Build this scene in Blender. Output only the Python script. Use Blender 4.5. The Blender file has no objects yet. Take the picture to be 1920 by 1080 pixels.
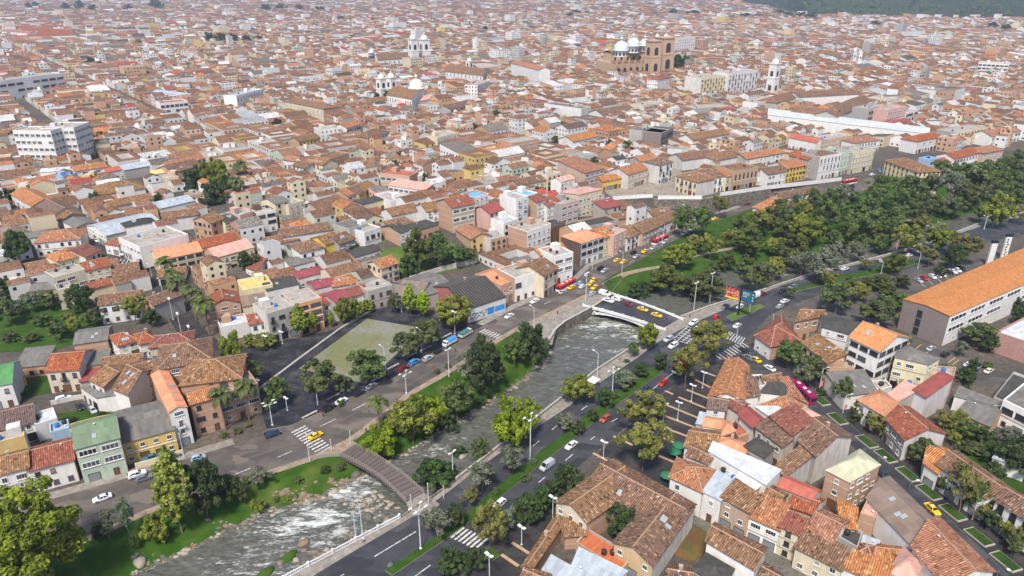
import bpy, math, random
import numpy as np
from mathutils import Vector, Matrix
R = math.radians
# ------------------------------------------------------------------ camera, sky, sun, exposure
SC = bpy.context.scene
COL = SC.collection
CAM_H, PITCH, FPX = 120.0, R(23.5), 1333.0          # metres above the river road, degrees down, focal length in photo pixels
cam_d = bpy.data.cameras.new('camera'); cam = bpy.data.objects.new('camera', cam_d); COL.objects.link(cam)
cam.location = (0, 0, CAM_H); cam.rotation_euler = (R(90) - PITCH, 0, 0)
cam_d.sensor_width = 36; cam_d.lens = FPX / 1920 * 36; cam_d.clip_start = 1; cam_d.clip_end = 40000
SC.camera = cam
SUN_EL, SUN_AZ = R(56), R(196)                        # overcast: a broad soft sun high behind the camera
world = bpy.data.worlds.new('World'); SC.world = world; world.use_nodes = True
wn = world.node_tree.nodes; bg = wn['Background']
sky = wn.new('ShaderNodeTexSky'); sky.sky_type = 'NISHITA'; sky.sun_disc = False
sky.sun_elevation = SUN_EL; sky.sun_rotation = SUN_AZ
sky.altitude = 2500; sky.air_density = 0.6; sky.dust_density = 10.0; sky.ozone_density = 0.2
world.node_tree.links.new(sky.outputs[0], bg.inputs[0]); bg.inputs[1].default_value = 0.075
sun_d = bpy.data.lights.new('sun', 'SUN'); sun = bpy.data.objects.new('sun', sun_d); COL.objects.link(sun)
sun_d.energy = 1.5; sun_d.angle = R(11); sun_d.color = (1, .955, .9)
_sd = Vector((math.sin(SUN_AZ) * math.cos(SUN_EL), math.cos(SUN_AZ) * math.cos(SUN_EL), math.sin(SUN_EL)))
sun.rotation_euler = _sd.to_track_quat('Z', 'Y').to_euler()
vs = SC.view_settings; vs.view_transform = 'Standard'; vs.look = 'None'; vs.exposure = 1.92; vs.gamma = 1; vs.use_curve_mapping = False
SC.cycles.max_bounces = 5; SC.cycles.diffuse_bounces = 2; SC.cycles.glossy_bounces = 2; SC.cycles.transmission_bounces = 2
SC.cycles.transparent_max_bounces = 6; SC.cycles.volume_bounces = 0; SC.cycles.use_denoising = True
SC.cycles.caustics_reflective = False; SC.cycles.caustics_refractive = False

# ------------------------------------------------------------------ ground heights; a photo point turned into a place on the ground
SP, CP = math.sin(PITCH), math.cos(PITCH)
def ray(x, y):
    u = (x - 960) / FPX; v = (y - 540) / FPX
    return u, CP - v * SP, -SP - v * CP
def at(x, y, z=0.0):
    dx, dy, dz = ray(x, y)
    t = (z - CAM_H) / min(dz, -0.004)
    return Vector((dx * t, dy * t, z))
def proj(p):
    X, Y, Z = p[0], p[1], p[2] - CAM_H
    d = Y * CP - Z * SP
    return 960 + FPX * X / d, 540 - FPX * (Y * SP + Z * CP) / d, d
TER = 6.0                                              # the old town stands on a terrace above the river
_edge = [(-700,488,34),(0,478,34),(300,468,34),(640,452,34),(900,434,34),(1060,402,26),(1128,380,14),(1146,372.5,2.5),(1314,371,2.5),(1345,365.5,2.5),(1440,351.5,2.5),
         (1500,345,8),(1572,336.5,16),(1640,329,18),(1700,326,16),(1760,318,16),(1920,296,20),(2500,240,20)]
_ex = [(at(x, y, TER), w) for x, y, w in _edge]
EX = np.array([p.x for p, w in _ex]); EY = np.array([p.y for p, w in _ex]); EW = np.array([w for p, w in _ex])
def sstep(t):
    t = np.clip(t, 0, 1); return t * t * (3 - 2 * t)
def terrace(X, Y):
    ye = np.interp(X, EX, EY); w = np.interp(X, EX, EW)
    return TER * sstep((Y - ye + w) / w)
# river banks, traced on the bank lines (left = town side), from the bottom of the picture upstream
LEFT_BANK = [(60,1215),(160,1140),(245,1080),(360,1027),(480,968),(605,932),(655,900),(690,888),(730,865),(805,825),(837,803),(917,757),(960,728),(1005,695),(1035,662),(1041,636),(1060,620),(1115,590),
             (1150,566),(1185,548),(1240,532),(1330,512),(1400,500),(1480,485),(1560,473),(1640,455),(1740,424),(1820,400),(1925,376),(2100,335)]
RIGHT_BANK = [(395,1195),(540,1083),(640,1030),(752,971),(800,940),(855,902),(960,822),(1067,738),(1120,696),(1205,641),(1240,618),(1276,597),(1330,577),(1400,556),(1450,540),(1530,513),(1600,497),(1690,473),(1780,443),(1830,423),(1930,398),(2100,360)]
WATER = -3.2
LB = np.array([at(x, y, WATER)[:2] for x, y in LEFT_BANK]); RB = np.array([at(x, y, 0.0)[:2] for x, y in RIGHT_BANK])
def seg_dist(P, line):
    best = np.full(len(P), 1e9)
    for a, b in zip(line[:-1], line[1:]):
        ab = b - a; t = np.clip(((P - a) @ ab) / (ab @ ab), 0, 1)
        best = np.minimum(best, np.hypot(*(P - a - t[:, None] * ab).T))
    return best
def inside(P, poly):
    x, y = P[:, 0], P[:, 1]; c = np.zeros(len(P), bool); n = len(poly)
    for i in range(n):
        x1, y1 = poly[i]; x2, y2 = poly[(i + 1) % n]
        if y1 == y2: continue
        c ^= ((y1 > y) != (y2 > y)) & (x < (x2 - x1) * (y - y1) / (y2 - y1) + x1)
    return c
RIVER = np.vstack([LB, RB[::-1]])
def ground_many(P):
    P = np.asarray(P, float)
    z = terrace(P[:, 0], P[:, 1])
    ins = inside(P, RIVER); dl = seg_dist(P, LB); dr = seg_dist(P, RB)
    bank = np.where(dl / 8.5 < dr / 1.6, sstep(dl / 8.5), sstep(dr / 1.6))
    zc = np.where(ins, np.where(dl < dr, WATER - .15 - .9 * np.clip(dl / 5, 0, 1), -3.2 - .8 * np.clip((dr - .3) / 6, 0, 1) + .55 * np.exp(-((dr - 4) / 4) ** 2)), WATER - .15 + (.15 - WATER) * bank)
    return np.where(ins | (dl < 8.5) | (dr < 1.6), np.minimum(z, zc), z)
def ground(X, Y): return float(ground_many([(X, Y)])[0])
def on_ground(x, y, river=True):
    p = at(x, y, 0.0)
    for _ in range(5):
        z = ground(p.x, p.y) if river else float(terrace(p.x, p.y))
        p = at(x, y, z)
    return p

# ------------------------------------------------------------------ materials
def lin(h):
    h = h.lstrip('#'); o = []
    for i in (0, 2, 4):
        c = int(h[i:i + 2], 16) / 255
        o.append(c / 12.92 if c <= .04045 else ((c + .055) / 1.055) ** 2.4)
    return (*o, 1)
def mulc(c, k): return (min(c[0] * k, 1), min(c[1] * k, 1), min(c[2] * k, 1), 1)
class NT:
    def __init__(s, name):
        s.m = bpy.data.materials.new(name); s.m.use_nodes = True; s.t = s.m.node_tree; s.t.nodes.clear()
        s.out = s.t.nodes.new('ShaderNodeOutputMaterial')
    def n(s, ty, ins=None, **kw):
        nd = s.t.nodes.new('ShaderNode' + ty)
        for k, v in kw.items(): setattr(nd, k, v)
        for k, v in (ins or {}).items():
            i = nd.inputs[k]
            if isinstance(v, bpy.types.NodeSocket): s.t.links.new(v, i)
            else: i.default_value = v
        return nd
    def noise(s, vec, scale, detail=3, rough=.55, col=False):
        return s.n('TexNoise', {'Vector': vec, 'Scale': scale, 'Detail': detail, 'Roughness': rough}).outputs['Color' if col else 'Fac']
    def ramp(s, fac, stops):
        nd = s.n('ValToRGB', {'Fac': fac}); e = nd.color_ramp.elements
        while len(e) < len(stops): e.new(.5)
        for k, (p, c) in enumerate(stops): e[k].position = p; e[k].color = c if len(c) == 4 else (*c, 1)
        return nd.outputs['Color']
    def mix(s, fac, a, b, mode='MIX'):
        nd = s.n('Mix', data_type='RGBA', blend_type=mode)
        for k, v in ((0, fac), (6, a), (7, b)):
            if isinstance(v, bpy.types.NodeSocket): s.t.links.new(v, nd.inputs[k])
            else: nd.inputs[k].default_value = v
        return nd.outputs[2]
    def math(s, op, a, b=0.0, c=0.0):
        nd = s.n('Math', operation=op)
        for k, v in enumerate((a, b, c)):
            if isinstance(v, bpy.types.NodeSocket): s.t.links.new(v, nd.inputs[k])
            else: nd.inputs[k].default_value = v
        return nd.outputs[0]
    def pos(s): return s.n('NewGeometry').outputs['Position']
    def obj(s): return s.n('TexCoord').outputs['Object']
    def uv(s): return s.n('TexCoord').outputs['UV']
    def end(s, col, rough=.85, bump=None, bstr=.3, bdist=.05, spec=.25, metal=0.0, emis=None):
        b = s.n('BsdfPrincipled', {'Roughness': rough, 'Metallic': metal, 'Specular IOR Level': spec, 'Base Color': col})
        if bump is not None:
            s.t.links.new(s.n('Bump', {'Height': bump, 'Strength': bstr, 'Distance': bdist}).outputs[0], b.inputs['Normal'])
        s.t.links.new(b.outputs[0], s.out.inputs[0]); return s.m
MATS = {}
def memo(key, fn):
    if key not in MATS: MATS[key] = fn()
    return MATS[key]
def plain(name, hexc, rough=.6, metal=0.0, spec=.3, var=.12):
    def f():
        t = NT(name); c = lin(hexc)
        nz = t.noise(t.obj(), 1.3, 3)
        return t.end(t.mix(nz, mulc(c, 1 - var), mulc(c, 1 + var)), rough, metal=metal, spec=spec)
    return memo(name, f)
def wall_mat(key, hexc, dirt=.35):
    def f():
        t = NT('wall_' + key); c = lin(hexc); P = t.pos()
        m = t.n('Mapping', {'Vector': P, 'Scale': (.8, .8, .2)}).outputs[0]
        streak = t.ramp(t.noise(m, 1.0, 4, .6), [(.42, (0, 0, 0)), (.75, (1, 1, 1))])
        patch = t.noise(P, .22, 3)
        oi = t.n('ObjectInfo').outputs['Random']
        hs = t.n('HueSaturation', {'Hue': t.math('MULTIPLY_ADD', oi, .024, .488), 'Saturation': t.math('MULTIPLY_ADD', oi, .35, .8), 'Value': t.math('MULTIPLY_ADD', oi, .22, .86), 'Color': c}).outputs[0]
        a = t.mix(patch, t.mix(.25, hs, (.25, .22, .19, 1)), hs)
        d = t.mix(t.math('MULTIPLY', streak, dirt), a, (.16, .14, .12, 1))
        return t.end(d, .88, t.noise(P, 5, 2), .1)
    return memo('wall_' + key, f)
def brick_mat(key, hexc, hex2, beams=.45):
    def f():
        t = NT('wall_' + key)
        U = t.uv()
        b = t.n('TexBrick', {'Vector': U, 'Color1': lin(hexc), 'Color2': lin(hex2), 'Mortar': lin('#a89a8a'), 'Scale': 1.0, 'Mortar Size': .012, 'Brick Width': .42, 'Row Height': .16})
        patch = t.noise(t.pos(), .3, 4)
        band = t.n('TexWave', {'Vector': t.n('Mapping', {'Vector': U, 'Scale': (0, 1, 1)}).outputs[0], 'Scale': .105, 'Distortion': 0.0}, bands_direction='Y').outputs['Fac']
        beam = t.ramp(band, [(.93, (0, 0, 0)), (.97, (1, 1, 1))])
        c = t.mix(patch, t.mix(.45, b.outputs['Color'], (.2, .15, .12, 1)), b.outputs['Color'])
        c = t.mix(t.math('MULTIPLY', beam, beams), c, lin('#b5aca0'))
        return t.end(c, .9, b.outputs['Fac'], .15)
    return memo('wall_' + key, f)
def tile_mat(key, dark, mid, light, wear=.4, pitch=.5):
    def f():
        t = NT('roof_' + key); U = t.uv(); P = t.pos()
        sep = t.n('SeparateXYZ', {'Vector': U})
        u, v = sep.outputs[0], sep.outputs[1]
        cu = t.math('FLOOR', t.math('DIVIDE', u, pitch)); cv = t.math('FLOOR', t.math('DIVIDE', v, .8))
        cell = t.n('CombineXYZ', {'X': cu, 'Y': cv, 'Z': t.n('ObjectInfo').outputs['Random']})
        rnd = t.n('TexWhiteNoise', {'Vector': cell.outputs[0]}).outputs['Value']
        big = t.noise(P, .28, 5, .65); mid_n = t.noise(P, 1.5, 3, .6)
        f1 = t.math('ADD', t.math('MULTIPLY', rnd, .34), t.math('MULTIPLY', mid_n, .62))
        c = t.ramp(f1, [(.22, lin(dark)), (.42, lin(mid)), (.58, lin(mid)), (.74, lin(light))])
        st = t.ramp(big, [(.45, (0, 0, 0)), (.72, (1, 1, 1))])
        c = t.mix(t.math('MULTIPLY', st, wear), c, lin('#4d4037'))
        oi = t.n('ObjectInfo').outputs['Random']
        c = t.n('HueSaturation', {'Hue': t.math('MULTIPLY_ADD', oi, .012, .494), 'Saturation': t.math('MULTIPLY_ADD', oi, .22, .8), 'Value': t.math('MULTIPLY_ADD', oi, .35, .82), 'Color': c}).outputs[0]
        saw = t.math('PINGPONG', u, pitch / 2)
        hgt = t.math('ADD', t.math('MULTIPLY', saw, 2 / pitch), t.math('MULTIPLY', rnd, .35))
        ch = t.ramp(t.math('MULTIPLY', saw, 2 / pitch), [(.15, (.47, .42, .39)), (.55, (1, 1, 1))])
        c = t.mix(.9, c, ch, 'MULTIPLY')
        return t.end(c, .92, hgt, .9, .14, .12)
    return memo('roof_' + key, f)
def sheet_mat(key, hexc, rough=.55, wear=.4, pitch=1.0, metal=0.0, stain='#5d4a3d'):
    def f():
        t = NT('roof_' + key); U = t.uv(); P = t.pos(); c = lin(hexc)
        sep = t.n('SeparateXYZ', {'Vector': U}); u, v = sep.outputs[0], sep.outputs[1]
        cell = t.n('CombineXYZ', {'X': t.math('FLOOR', t.math('DIVIDE', u, pitch)), 'Y': t.math('FLOOR', t.math('DIVIDE', v, 2.4)), 'Z': t.n('ObjectInfo').outputs['Random']})
        rnd = t.n('TexWhiteNoise', {'Vector': cell.outputs[0]}).outputs['Value']
        big = t.noise(P, .35, 5, .65)
        cc = t.mix(rnd, mulc(c, .82), mulc(c, 1.12))
        m = t.n('Mapping', {'Vector': U, 'Scale': (1.2, .12, 1)}).outputs[0]
        stk = t.ramp(t.noise(m, 1.5, 4), [(.45, (0, 0, 0)), (.75, (1, 1, 1))])
        st = t.ramp(big, [(.42, (0, 0, 0)), (.72, (1, 1, 1))])
        cc = t.mix(t.math('MULTIPLY', t.math('MAXIMUM', st, t.math('MULTIPLY', stk, .6)), wear), cc, lin(stain))
        saw = t.math('PINGPONG', u, .14)
        seam = t.math('LESS_THAN', t.math('PINGPONG', v, 1.2), .06)
        hgt = t.math('SUBTRACT', t.math('MULTIPLY', saw, 6), seam)
        return t.end(cc, rough, hgt, .35, .04, .3, metal)
    return memo('roof_' + key, f)
ROOFS = {
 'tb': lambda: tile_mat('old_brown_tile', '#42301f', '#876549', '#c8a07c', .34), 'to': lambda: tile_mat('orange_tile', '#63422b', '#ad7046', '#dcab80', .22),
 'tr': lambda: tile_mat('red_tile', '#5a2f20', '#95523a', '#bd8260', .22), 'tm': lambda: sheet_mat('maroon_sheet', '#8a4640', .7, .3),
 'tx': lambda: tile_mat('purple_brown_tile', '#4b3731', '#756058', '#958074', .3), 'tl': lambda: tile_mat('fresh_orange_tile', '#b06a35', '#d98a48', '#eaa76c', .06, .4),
 'mg': lambda: sheet_mat('grey_fibre_sheet', '#6f6c66', .85, .45, 1.0, 0, '#3a3732'), 'md': lambda: sheet_mat('dark_sheet', '#45443f', .8, .35, 1.0, 0, '#2a2826'),
 'mw': lambda: sheet_mat('white_metal', '#bcbfc0', .45, .15), 'mb': lambda: sheet_mat('pale_grey_metal', '#a4adb2', .45, .25),
 'gr': lambda: sheet_mat('green_sheet', '#6c7f62', .75, .4, 1.0, 0, '#5a5b50'), 'gn': lambda: sheet_mat('bright_green_sheet', '#4f8450', .6, .2), 'pk': lambda: sheet_mat('faded_pink_sheet', '#c99a8a', .7, .3),
 'rd': lambda: sheet_mat('red_metal', '#a85a49', .6, .25), 'or': lambda: sheet_mat('salmon_sheet', '#cf8a66', .65, .25), 'ol': lambda: tile_mat('institution_orange_tile', '#a8662e', '#c27c3e', '#d39a63', .12, .45), 'yl': lambda: sheet_mat('yellow_sheet', '#cfb873', .7, .3),
 'cc': lambda: sheet_mat('concrete_roof', '#a29c92', .9, .5, 3.0, 0, '#5b554d'), 'bk': lambda: sheet_mat('black_corrugated', '#33312f', .7, .3, 1.2, 0, '#55504a'),
 'gb': lambda: sheet_mat('grey_brown_sheet', '#7d6d61', .9, .4, 2.0, 0, '#57473e'), 'be': lambda: sheet_mat('beige_green_sheet', '#b7b296', .8, .35, 1.4, 0, '#7d8465'), 'rt': lambda: sheet_mat('red_tile_terrace', '#b5633f', .8, .25, .6),
 'bl': lambda: sheet_mat('light_blue_sheet', '#6aa2cf', .6, .2), 'mn': lambda: sheet_mat('maroon_red_sheet', '#8d444a', .7, .3)}
WALLS = {
 'w': lambda: wall_mat('white', '#e2dfd8', .25), 'c': lambda: wall_mat('cream', '#d8caa8'), 'y': lambda: wall_mat('yellow', '#d8b65c'), 'b': lambda: brick_mat('brick', '#c39a79', '#b08463'),
 't': lambda: wall_mat('tan', '#bda183'), 'g': lambda: wall_mat('grey', '#a6a29a', .35), 'p': lambda: wall_mat('peach', '#d6a68d'), 'k': lambda: wall_mat('brown', '#5e4034'),
 'l': lambda: wall_mat('light_blue', '#93b4cf'), 'n': lambda: wall_mat('pale_green', '#b2c3ab'), 's': lambda: brick_mat('stone', '#bb9f7e', '#a78c6d', .15), 'o': lambda: wall_mat('orange', '#e0a040'),
 'd': lambda: brick_mat('slate', '#77706e', '#5f5a5a', 0.0), 'm': lambda: wall_mat('stained_white', '#d2cdc4', .45), 'r': lambda: wall_mat('red', '#b0473a'), 'q': lambda: brick_mat('pink_mosaic', '#c48c86', '#9f6a66', 0.0)}
WNAME = {'w': 'white', 'c': 'cream', 'y': 'yellow', 'b': 'bare brick', 't': 'tan', 'g': 'grey', 'p': 'peach', 'k': 'dark brown', 'l': 'light blue', 'n': 'pale green', 's': 'stone', 'o': 'orange', 'd': 'slate', 'm': 'stained white', 'r': 'red', 'q': 'pink mosaic'}
RNAME = {'tb': 'brown tile', 'to': 'orange tile', 'tr': 'red tile', 'tm': 'maroon sheet', 'tx': 'purple-brown tile', 'tl': 'bright orange tile', 'ol': 'orange tile', 'mg': 'grey sheet', 'md': 'dark sheet', 'mw': 'white metal', 'mb': 'pale metal', 'gr': 'mossy green', 'gn': 'green', 'pk': 'faded pink',
         'rd': 'red metal', 'or': 'salmon', 'yl': 'yellow', 'cc': 'concrete', 'bk': 'black ribbed', 'gb': 'grey-brown', 'be': 'beige', 'rt': 'terracotta-paved', 'bl': 'light blue', 'mn': 'crimson'}

# ------------------------------------------------------------------ mesh helpers
class MB:
    def __init__(s): s.v = []; s.f = []; s.m = []
    def face(s, pts, m=0):
        i = len(s.v); s.v += [tuple(p) for p in pts]; s.f.append(tuple(range(i, i + len(pts)))); s.m.append(m)
    def mesh_faces(s, vs, fs, m=0):
        i = len(s.v); s.v += [tuple(p) for p in vs]
        for f in fs: s.f.append(tuple(i + k for k in f)); s.m.append(m)
    def box(s, x0, x1, y0, y1, z0, z1, m=0, top=None):
        v = [(x0,y0,z0),(x1,y0,z0),(x1,y1,z0),(x0,y1,z0),(x0,y0,z1),(x1,y0,z1),(x1,y1,z1),(x0,y1,z1)]
        for k, f in enumerate([(0,3,2,1),(4,5,6,7),(0,1,5,4),(1,2,6,5),(2,3,7,6),(3,0,4,7)]):
            s.face([v[i] for i in f], top if (k == 1 and top is not None) else m)
    def prism(s, poly, z0, z1, m=0, top=None, bottom=True):
        n = len(poly)
        for i in range(n):
            a, b = poly[i], poly[(i + 1) % n]
            s.face([(a[0],a[1],z0),(b[0],b[1],z0),(b[0],b[1],z1),(a[0],a[1],z1)], m)
        s.face([(p[0],p[1],z1) for p in poly], m if top is None else top)
        if bottom: s.face([(p[0],p[1],z0) for p in reversed(poly)], m)
    def slab(s, pts, th, m=0):                          # a planar sheet given by its top corners, with thickness
        lo = [(p[0], p[1], p[2] - th) for p in pts]; n = len(pts)
        s.face(pts, m); s.face(lo[::-1], m)
        for i in range(n):
            j = (i + 1) % n; s.face([lo[i], lo[j], pts[j], pts[i]], m)
    def tube(s, a, b, r0, r1=None, n=8, m=0, cap=True):
        a, b = Vector(a), Vector(b); r1 = r0 if r1 is None else r1
        d = (b - a).normalized(); u = d.orthogonal().normalized(); w = d.cross(u)
        A = [a + (u * math.cos(k * 2 * math.pi / n) + w * math.sin(k * 2 * math.pi / n)) * r0 for k in range(n)]
        B = [b + (u * math.cos(k * 2 * math.pi / n) + w * math.sin(k * 2 * math.pi / n)) * r1 for k in range(n)]
        i = len(s.v); s.v += [tuple(p) for p in A + B]
        for k in range(n): s.f.append((i + k, i + (k + 1) % n, i + n + (k + 1) % n, i + n + k)); s.m.append(m)
        if cap: s.f.append(tuple(i + n + k for k in range(n))); s.m.append(m)
    def lathe(s, prof, c=(0, 0, 0), n=20, m=0):          # prof: (radius, height) pairs
        i = len(s.v)
        for r, z in prof:
            for k in range(n): a = 2 * math.pi * k / n; s.v.append((c[0] + r * math.cos(a), c[1] + r * math.sin(a), c[2] + z))
        for j in range(len(prof) - 1):
            for k in range(n):
                q = (k + 1) % n; s.f.append((i + j * n + k, i + j * n + q, i + (j + 1) * n + q, i + (j + 1) * n + k)); s.m.append(m)
    def data(s, name, mats, uv=True, smooth=False):
        me = bpy.data.meshes.new(name); me.from_pydata(s.v, [], s.f)
        for m in mats: me.materials.append(m)
        me.polygons.foreach_set('material_index', s.m)
        if smooth: me.polygons.foreach_set('use_smooth', [True] * len(s.f))
        if uv: plane_uv(me)
        return me
    def build(s, name, mats, parent=None, loc=None, uv=True, smooth=False):
        return link(name, s.data(name, mats if isinstance(mats, (list, tuple)) else [mats], uv, smooth), parent, loc)
def plane_uv(me):                                        # u along the horizontal of each face, v up its slope, in metres
    nl = len(me.loops); 
    if not nl: return
    co = np.empty(len(me.vertices) * 3); me.vertices.foreach_get('co', co); co = co.reshape(-1, 3)
    li = np.empty(nl, int); me.loops.foreach_get('vertex_index', li)
    npol = len(me.polygons); nrm = np.empty(npol * 3); me.polygons.foreach_get('normal', nrm); nrm = nrm.reshape(-1, 3)
    tot = np.empty(npol, int); me.polygons.foreach_get('loop_total', tot); st = np.empty(npol, int); me.polygons.foreach_get('loop_start', st)
    u = np.stack([-nrm[:, 1], nrm[:, 0], np.zeros(npol)], 1); ln = np.linalg.norm(u, axis=1)
    e = co[li[st + 1]] - co[li[st]]; e[:, 2] = 0; e /= np.maximum(np.linalg.norm(e, axis=1), 1e-6)[:, None]
    u = np.where((ln < .05)[:, None], e, u / np.maximum(ln, 1e-6)[:, None]); v = np.cross(nrm, u)
    o = np.repeat(np.arange(npol), tot)
    uv = np.stack([(co[li] * u[o]).sum(1), (co[li] * v[o]).sum(1)], 1)
    me.uv_layers.new(name='UVMap').data.foreach_set('uv', uv.astype(np.float32).ravel())
def link(name, me, parent=None, loc=None, rz=0.0, scale=None):
    o = bpy.data.objects.new(name, me); COL.objects.link(o)
    if parent is not None: o.parent = parent
    if loc is not None: o.location = loc
    if rz: o.rotation_euler = (0, 0, rz)
    if scale is not None: o.scale = scale if hasattr(scale, '__len__') else (scale,) * 3
    return o
def empty(name, loc, rz=0.0, scale=None):
    o = link(name, None, None, loc, rz, scale); o.empty_display_size = .2; return o
TAGGED = []                                              # (object, base label, photo x) to be made unique at the end
def tag(o, label, cat, group=None, px=None):
    o['label'] = label; o['category'] = cat
    if group: o['group'] = group
    if px is not None: TAGGED.append((o, px))
    return o
def struct(o, label=None):
    o['kind'] = 'structure'
    if label: o['label'] = label
    return o
def tree_copy(src, loc, rz=0.0, scale=None, name=None):  # a thing with copies of its parts and sub-parts
    def cp(o, par):
        c = o.copy(); COL.objects.link(c); c.parent = par
        for ch in o.children: cp(ch, c)
        return c
    c = cp(src, None); c.location = loc; c.rotation_euler = (0, 0, rz)
    if scale is not None: c.scale = scale if hasattr(scale, '__len__') else (scale,) * 3
    return c
PLACES = [(640,650,'beside the black plaza'),(915,575,'by the graffiti hall'),(1165,580,'near the white arch bridge'),(720,890,'near the wooden footbridge'),(100,900,'in the row facing the willow'),
 (120,650,'below the overgrown garden'),(420,740,'around the brick palm-front apartments'),(340,585,'along the palm street'),(200,470,'near the crosswalk street corner'),(440,460,'near the pink-roofed house'),(600,450,'around the old tiled corner block'),
 (800,470,'near the walled garden trees'),(905,450,'near the yellow dormer house'),(1020,440,'around the white windowless cube'),(1150,450,'along the bus street'),(1230,350,'round the small stone square'),(1110,330,'by the tan tower block'),
 (1330,335,'on the balustraded terrace'),(1560,310,'in the white terrace row'),(1700,320,'by the five-storey cream corner block'),(1850,310,'above the wooded slope'),(1600,430,'in the river park'),(1770,470,'along the far avenue'),(1350,640,'at the hatched crossing'),
 (1340,750,'beside the striped parking'),(1460,780,'in the jumbled tiled block'),(1400,900,'around the white metal shed'),(1170,960,'around the courtyard mansion'),(1450,1030,'on the narrow alley'),(1630,930,'by the beige-topped brick block'),(1800,980,'on the planter street'),
 (1640,650,'by the four-storey orange apartments'),(1800,560,'by the long orange-roofed hall'),(1720,770,'around the red gabled shed'),(1870,770,'in the back gardens'),(1890,880,'in the dark grove'),(430,75,'in the distant park row'),(140,15,'in the gardens of the far left edge'),(1280,112,'in the cathedral garden'),(1085,28,'in the distant airfield strip'),(1500,30,'at the foot of the far hills'),(550,18,'in the far upper quarter'),(1870,55,'in the far right quarter'),(280,12,'beside the far terraced block'),(890,52,'among the far centre rooftops'),(1400,32,'before the far green field'),(670,40,'in the mid-distance rooftops'),(1080,800,'on the riverside avenue'),(900,960,'on the grassy median'),(850,760,'on the grassy riverbank'),(300,980,'on the lower riverbank'),
 (1270,520,'by the clipped riverside hedge'),(1000,650,'above the river bend'),(110,250,'near the twin white office blocks'),(60,160,'near the long white school'),(460,180,'near the pale arcaded church'),(760,170,'near the domed white church'),(570,200,'near the long colonnaded house'),
 (780,100,'near the twin-towered white church'),(1210,110,'near the blue-domed cathedral'),(1370,150,'near the balconied apartment towers'),(1540,200,'near the big seminary courtyard'),(1600,240,'near the long white market roof'),(1680,215,'near the stacked grey apartments'),(1200,255,'near the windowless grey warehouse'),
 (980,130,'near the big blank white hall'),(720,350,'near the curved tan house'),(380,330,'near the palm garden'),(230,370,'near the big tiled courtyards'),(620,300,'by the tall brick gable'),(300,300,'near the stepped white terrace houses'),(60,380,'on the purple-roofed street'),(900,330,'in the dense tiled quarter'),(470,260,'in the quarter below the arcaded church')]
PLACE_XY = [(at(x, y, 3), ph) for x, y, ph in PLACES]
def place(p): return min(PLACE_XY, key=lambda q: (q[0].x - p[0]) ** 2 + (q[0].y - p[1]) ** 2)[1]
NUM = {0: 'low', 1: 'one-storey', 2: 'two-storey', 3: 'three-storey', 4: 'four-storey', 5: 'five-storey', 6: 'six-storey'}
ORD = ['first', 'second', 'third', 'fourth', 'fifth', 'sixth', 'seventh', 'eighth', 'ninth', 'tenth', 'eleventh', 'twelfth', 'thirteenth', 'fourteenth', 'fifteenth', 'sixteenth', 'seventeenth', 'eighteenth', 'nineteenth', 'twentieth']
def unique_labels():
    by = {}
    for o, px in TAGGED: by.setdefault(o['label'], []).append((px, o))
    for lab, l in by.items():
        if len(l) < 2: continue
        l.sort(key=lambda q: q[0])
        if len(lab.split()) > 13: lab = lab.replace(' with', ',').replace(' tile', '')
        if len(l) == 2: l[0][1]['label'] = lab + ', the left one'; l[1][1]['label'] = lab + ', the right one'; continue
        for k, (_, o) in enumerate(l):
            o['label'] = lab + (', leftmost' if k == 0 else ', rightmost' if k == len(l) - 1 else ', %s from left' % (ORD[k] if k < 20 else 'number %d' % (k + 1)))
rng = random.Random(7)
HAZE = 0.00011
# ------------------------------------------------------------------ ground, river, roads, paving
def ground_mat():
    t = NT('town_ground'); P = t.pos()
    a = t.noise(P, .05, 5, .6); b = t.noise(P, .7, 4, .6)
    c = t.ramp(a, [(.35, lin('#4b4640')), (.5, lin('#5a534b')), (.65, lin('#6b5f52'))])
    c = t.mix(t.ramp(b, [(.35, (0, 0, 0)), (.7, (1, 1, 1))]), c, lin('#403c37'))
    return t.end(c, .95, b, .2)
def asphalt(name, hexc, wet=.3, var=.25, tint='#6e675c', rough=.75):
    t = NT(name); P = t.pos(); c = lin(hexc)
    big = t.noise(P, .12, 5, .65); fine = t.noise(P, 6, 2)
    m = t.mix(t.ramp(big, [(.38, (0, 0, 0)), (.68, (1, 1, 1))]), mulc(c, 1 - var), t.mix(.35, c, lin(tint)))
    vo = t.n('TexVoronoi', {'Vector': t.n('Mapping', {'Vector': P, 'Rotation': (0, 0, .55), 'Scale': (.16, .3, 1)}).outputs[0], 'Scale': 1.0}, distance='CHEBYCHEV'); pr = t.n('SeparateColor', {'Color': vo.outputs['Color']}).outputs[0]
    m = t.mix(t.ramp(pr, [(.0, (1, 1, 1)), (.12, (.8, .8, .8)), (.2, (0, 0, 0))]), m, mulc(c, .62)); m = t.mix(t.ramp(pr, [(.82, (0, 0, 0)), (.9, (.5, .5, .5))]), m, lin(tint))
    m = t.mix(t.ramp(t.noise(P, .6, 5, .7), [(.55, (0, 0, 0)), (.75, (.55, .55, .55))]), m, mulc(c, .55))
    m = t.mix(t.math('MULTIPLY', fine, .5), m, mulc(c, 1.25))
    r = t.ramp(t.noise(P, .2, 3), [(.4, (rough - wet,) * 3), (.65, (rough,) * 3)])
    return t.end(m, r, fine, .1, .02, .3)
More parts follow.
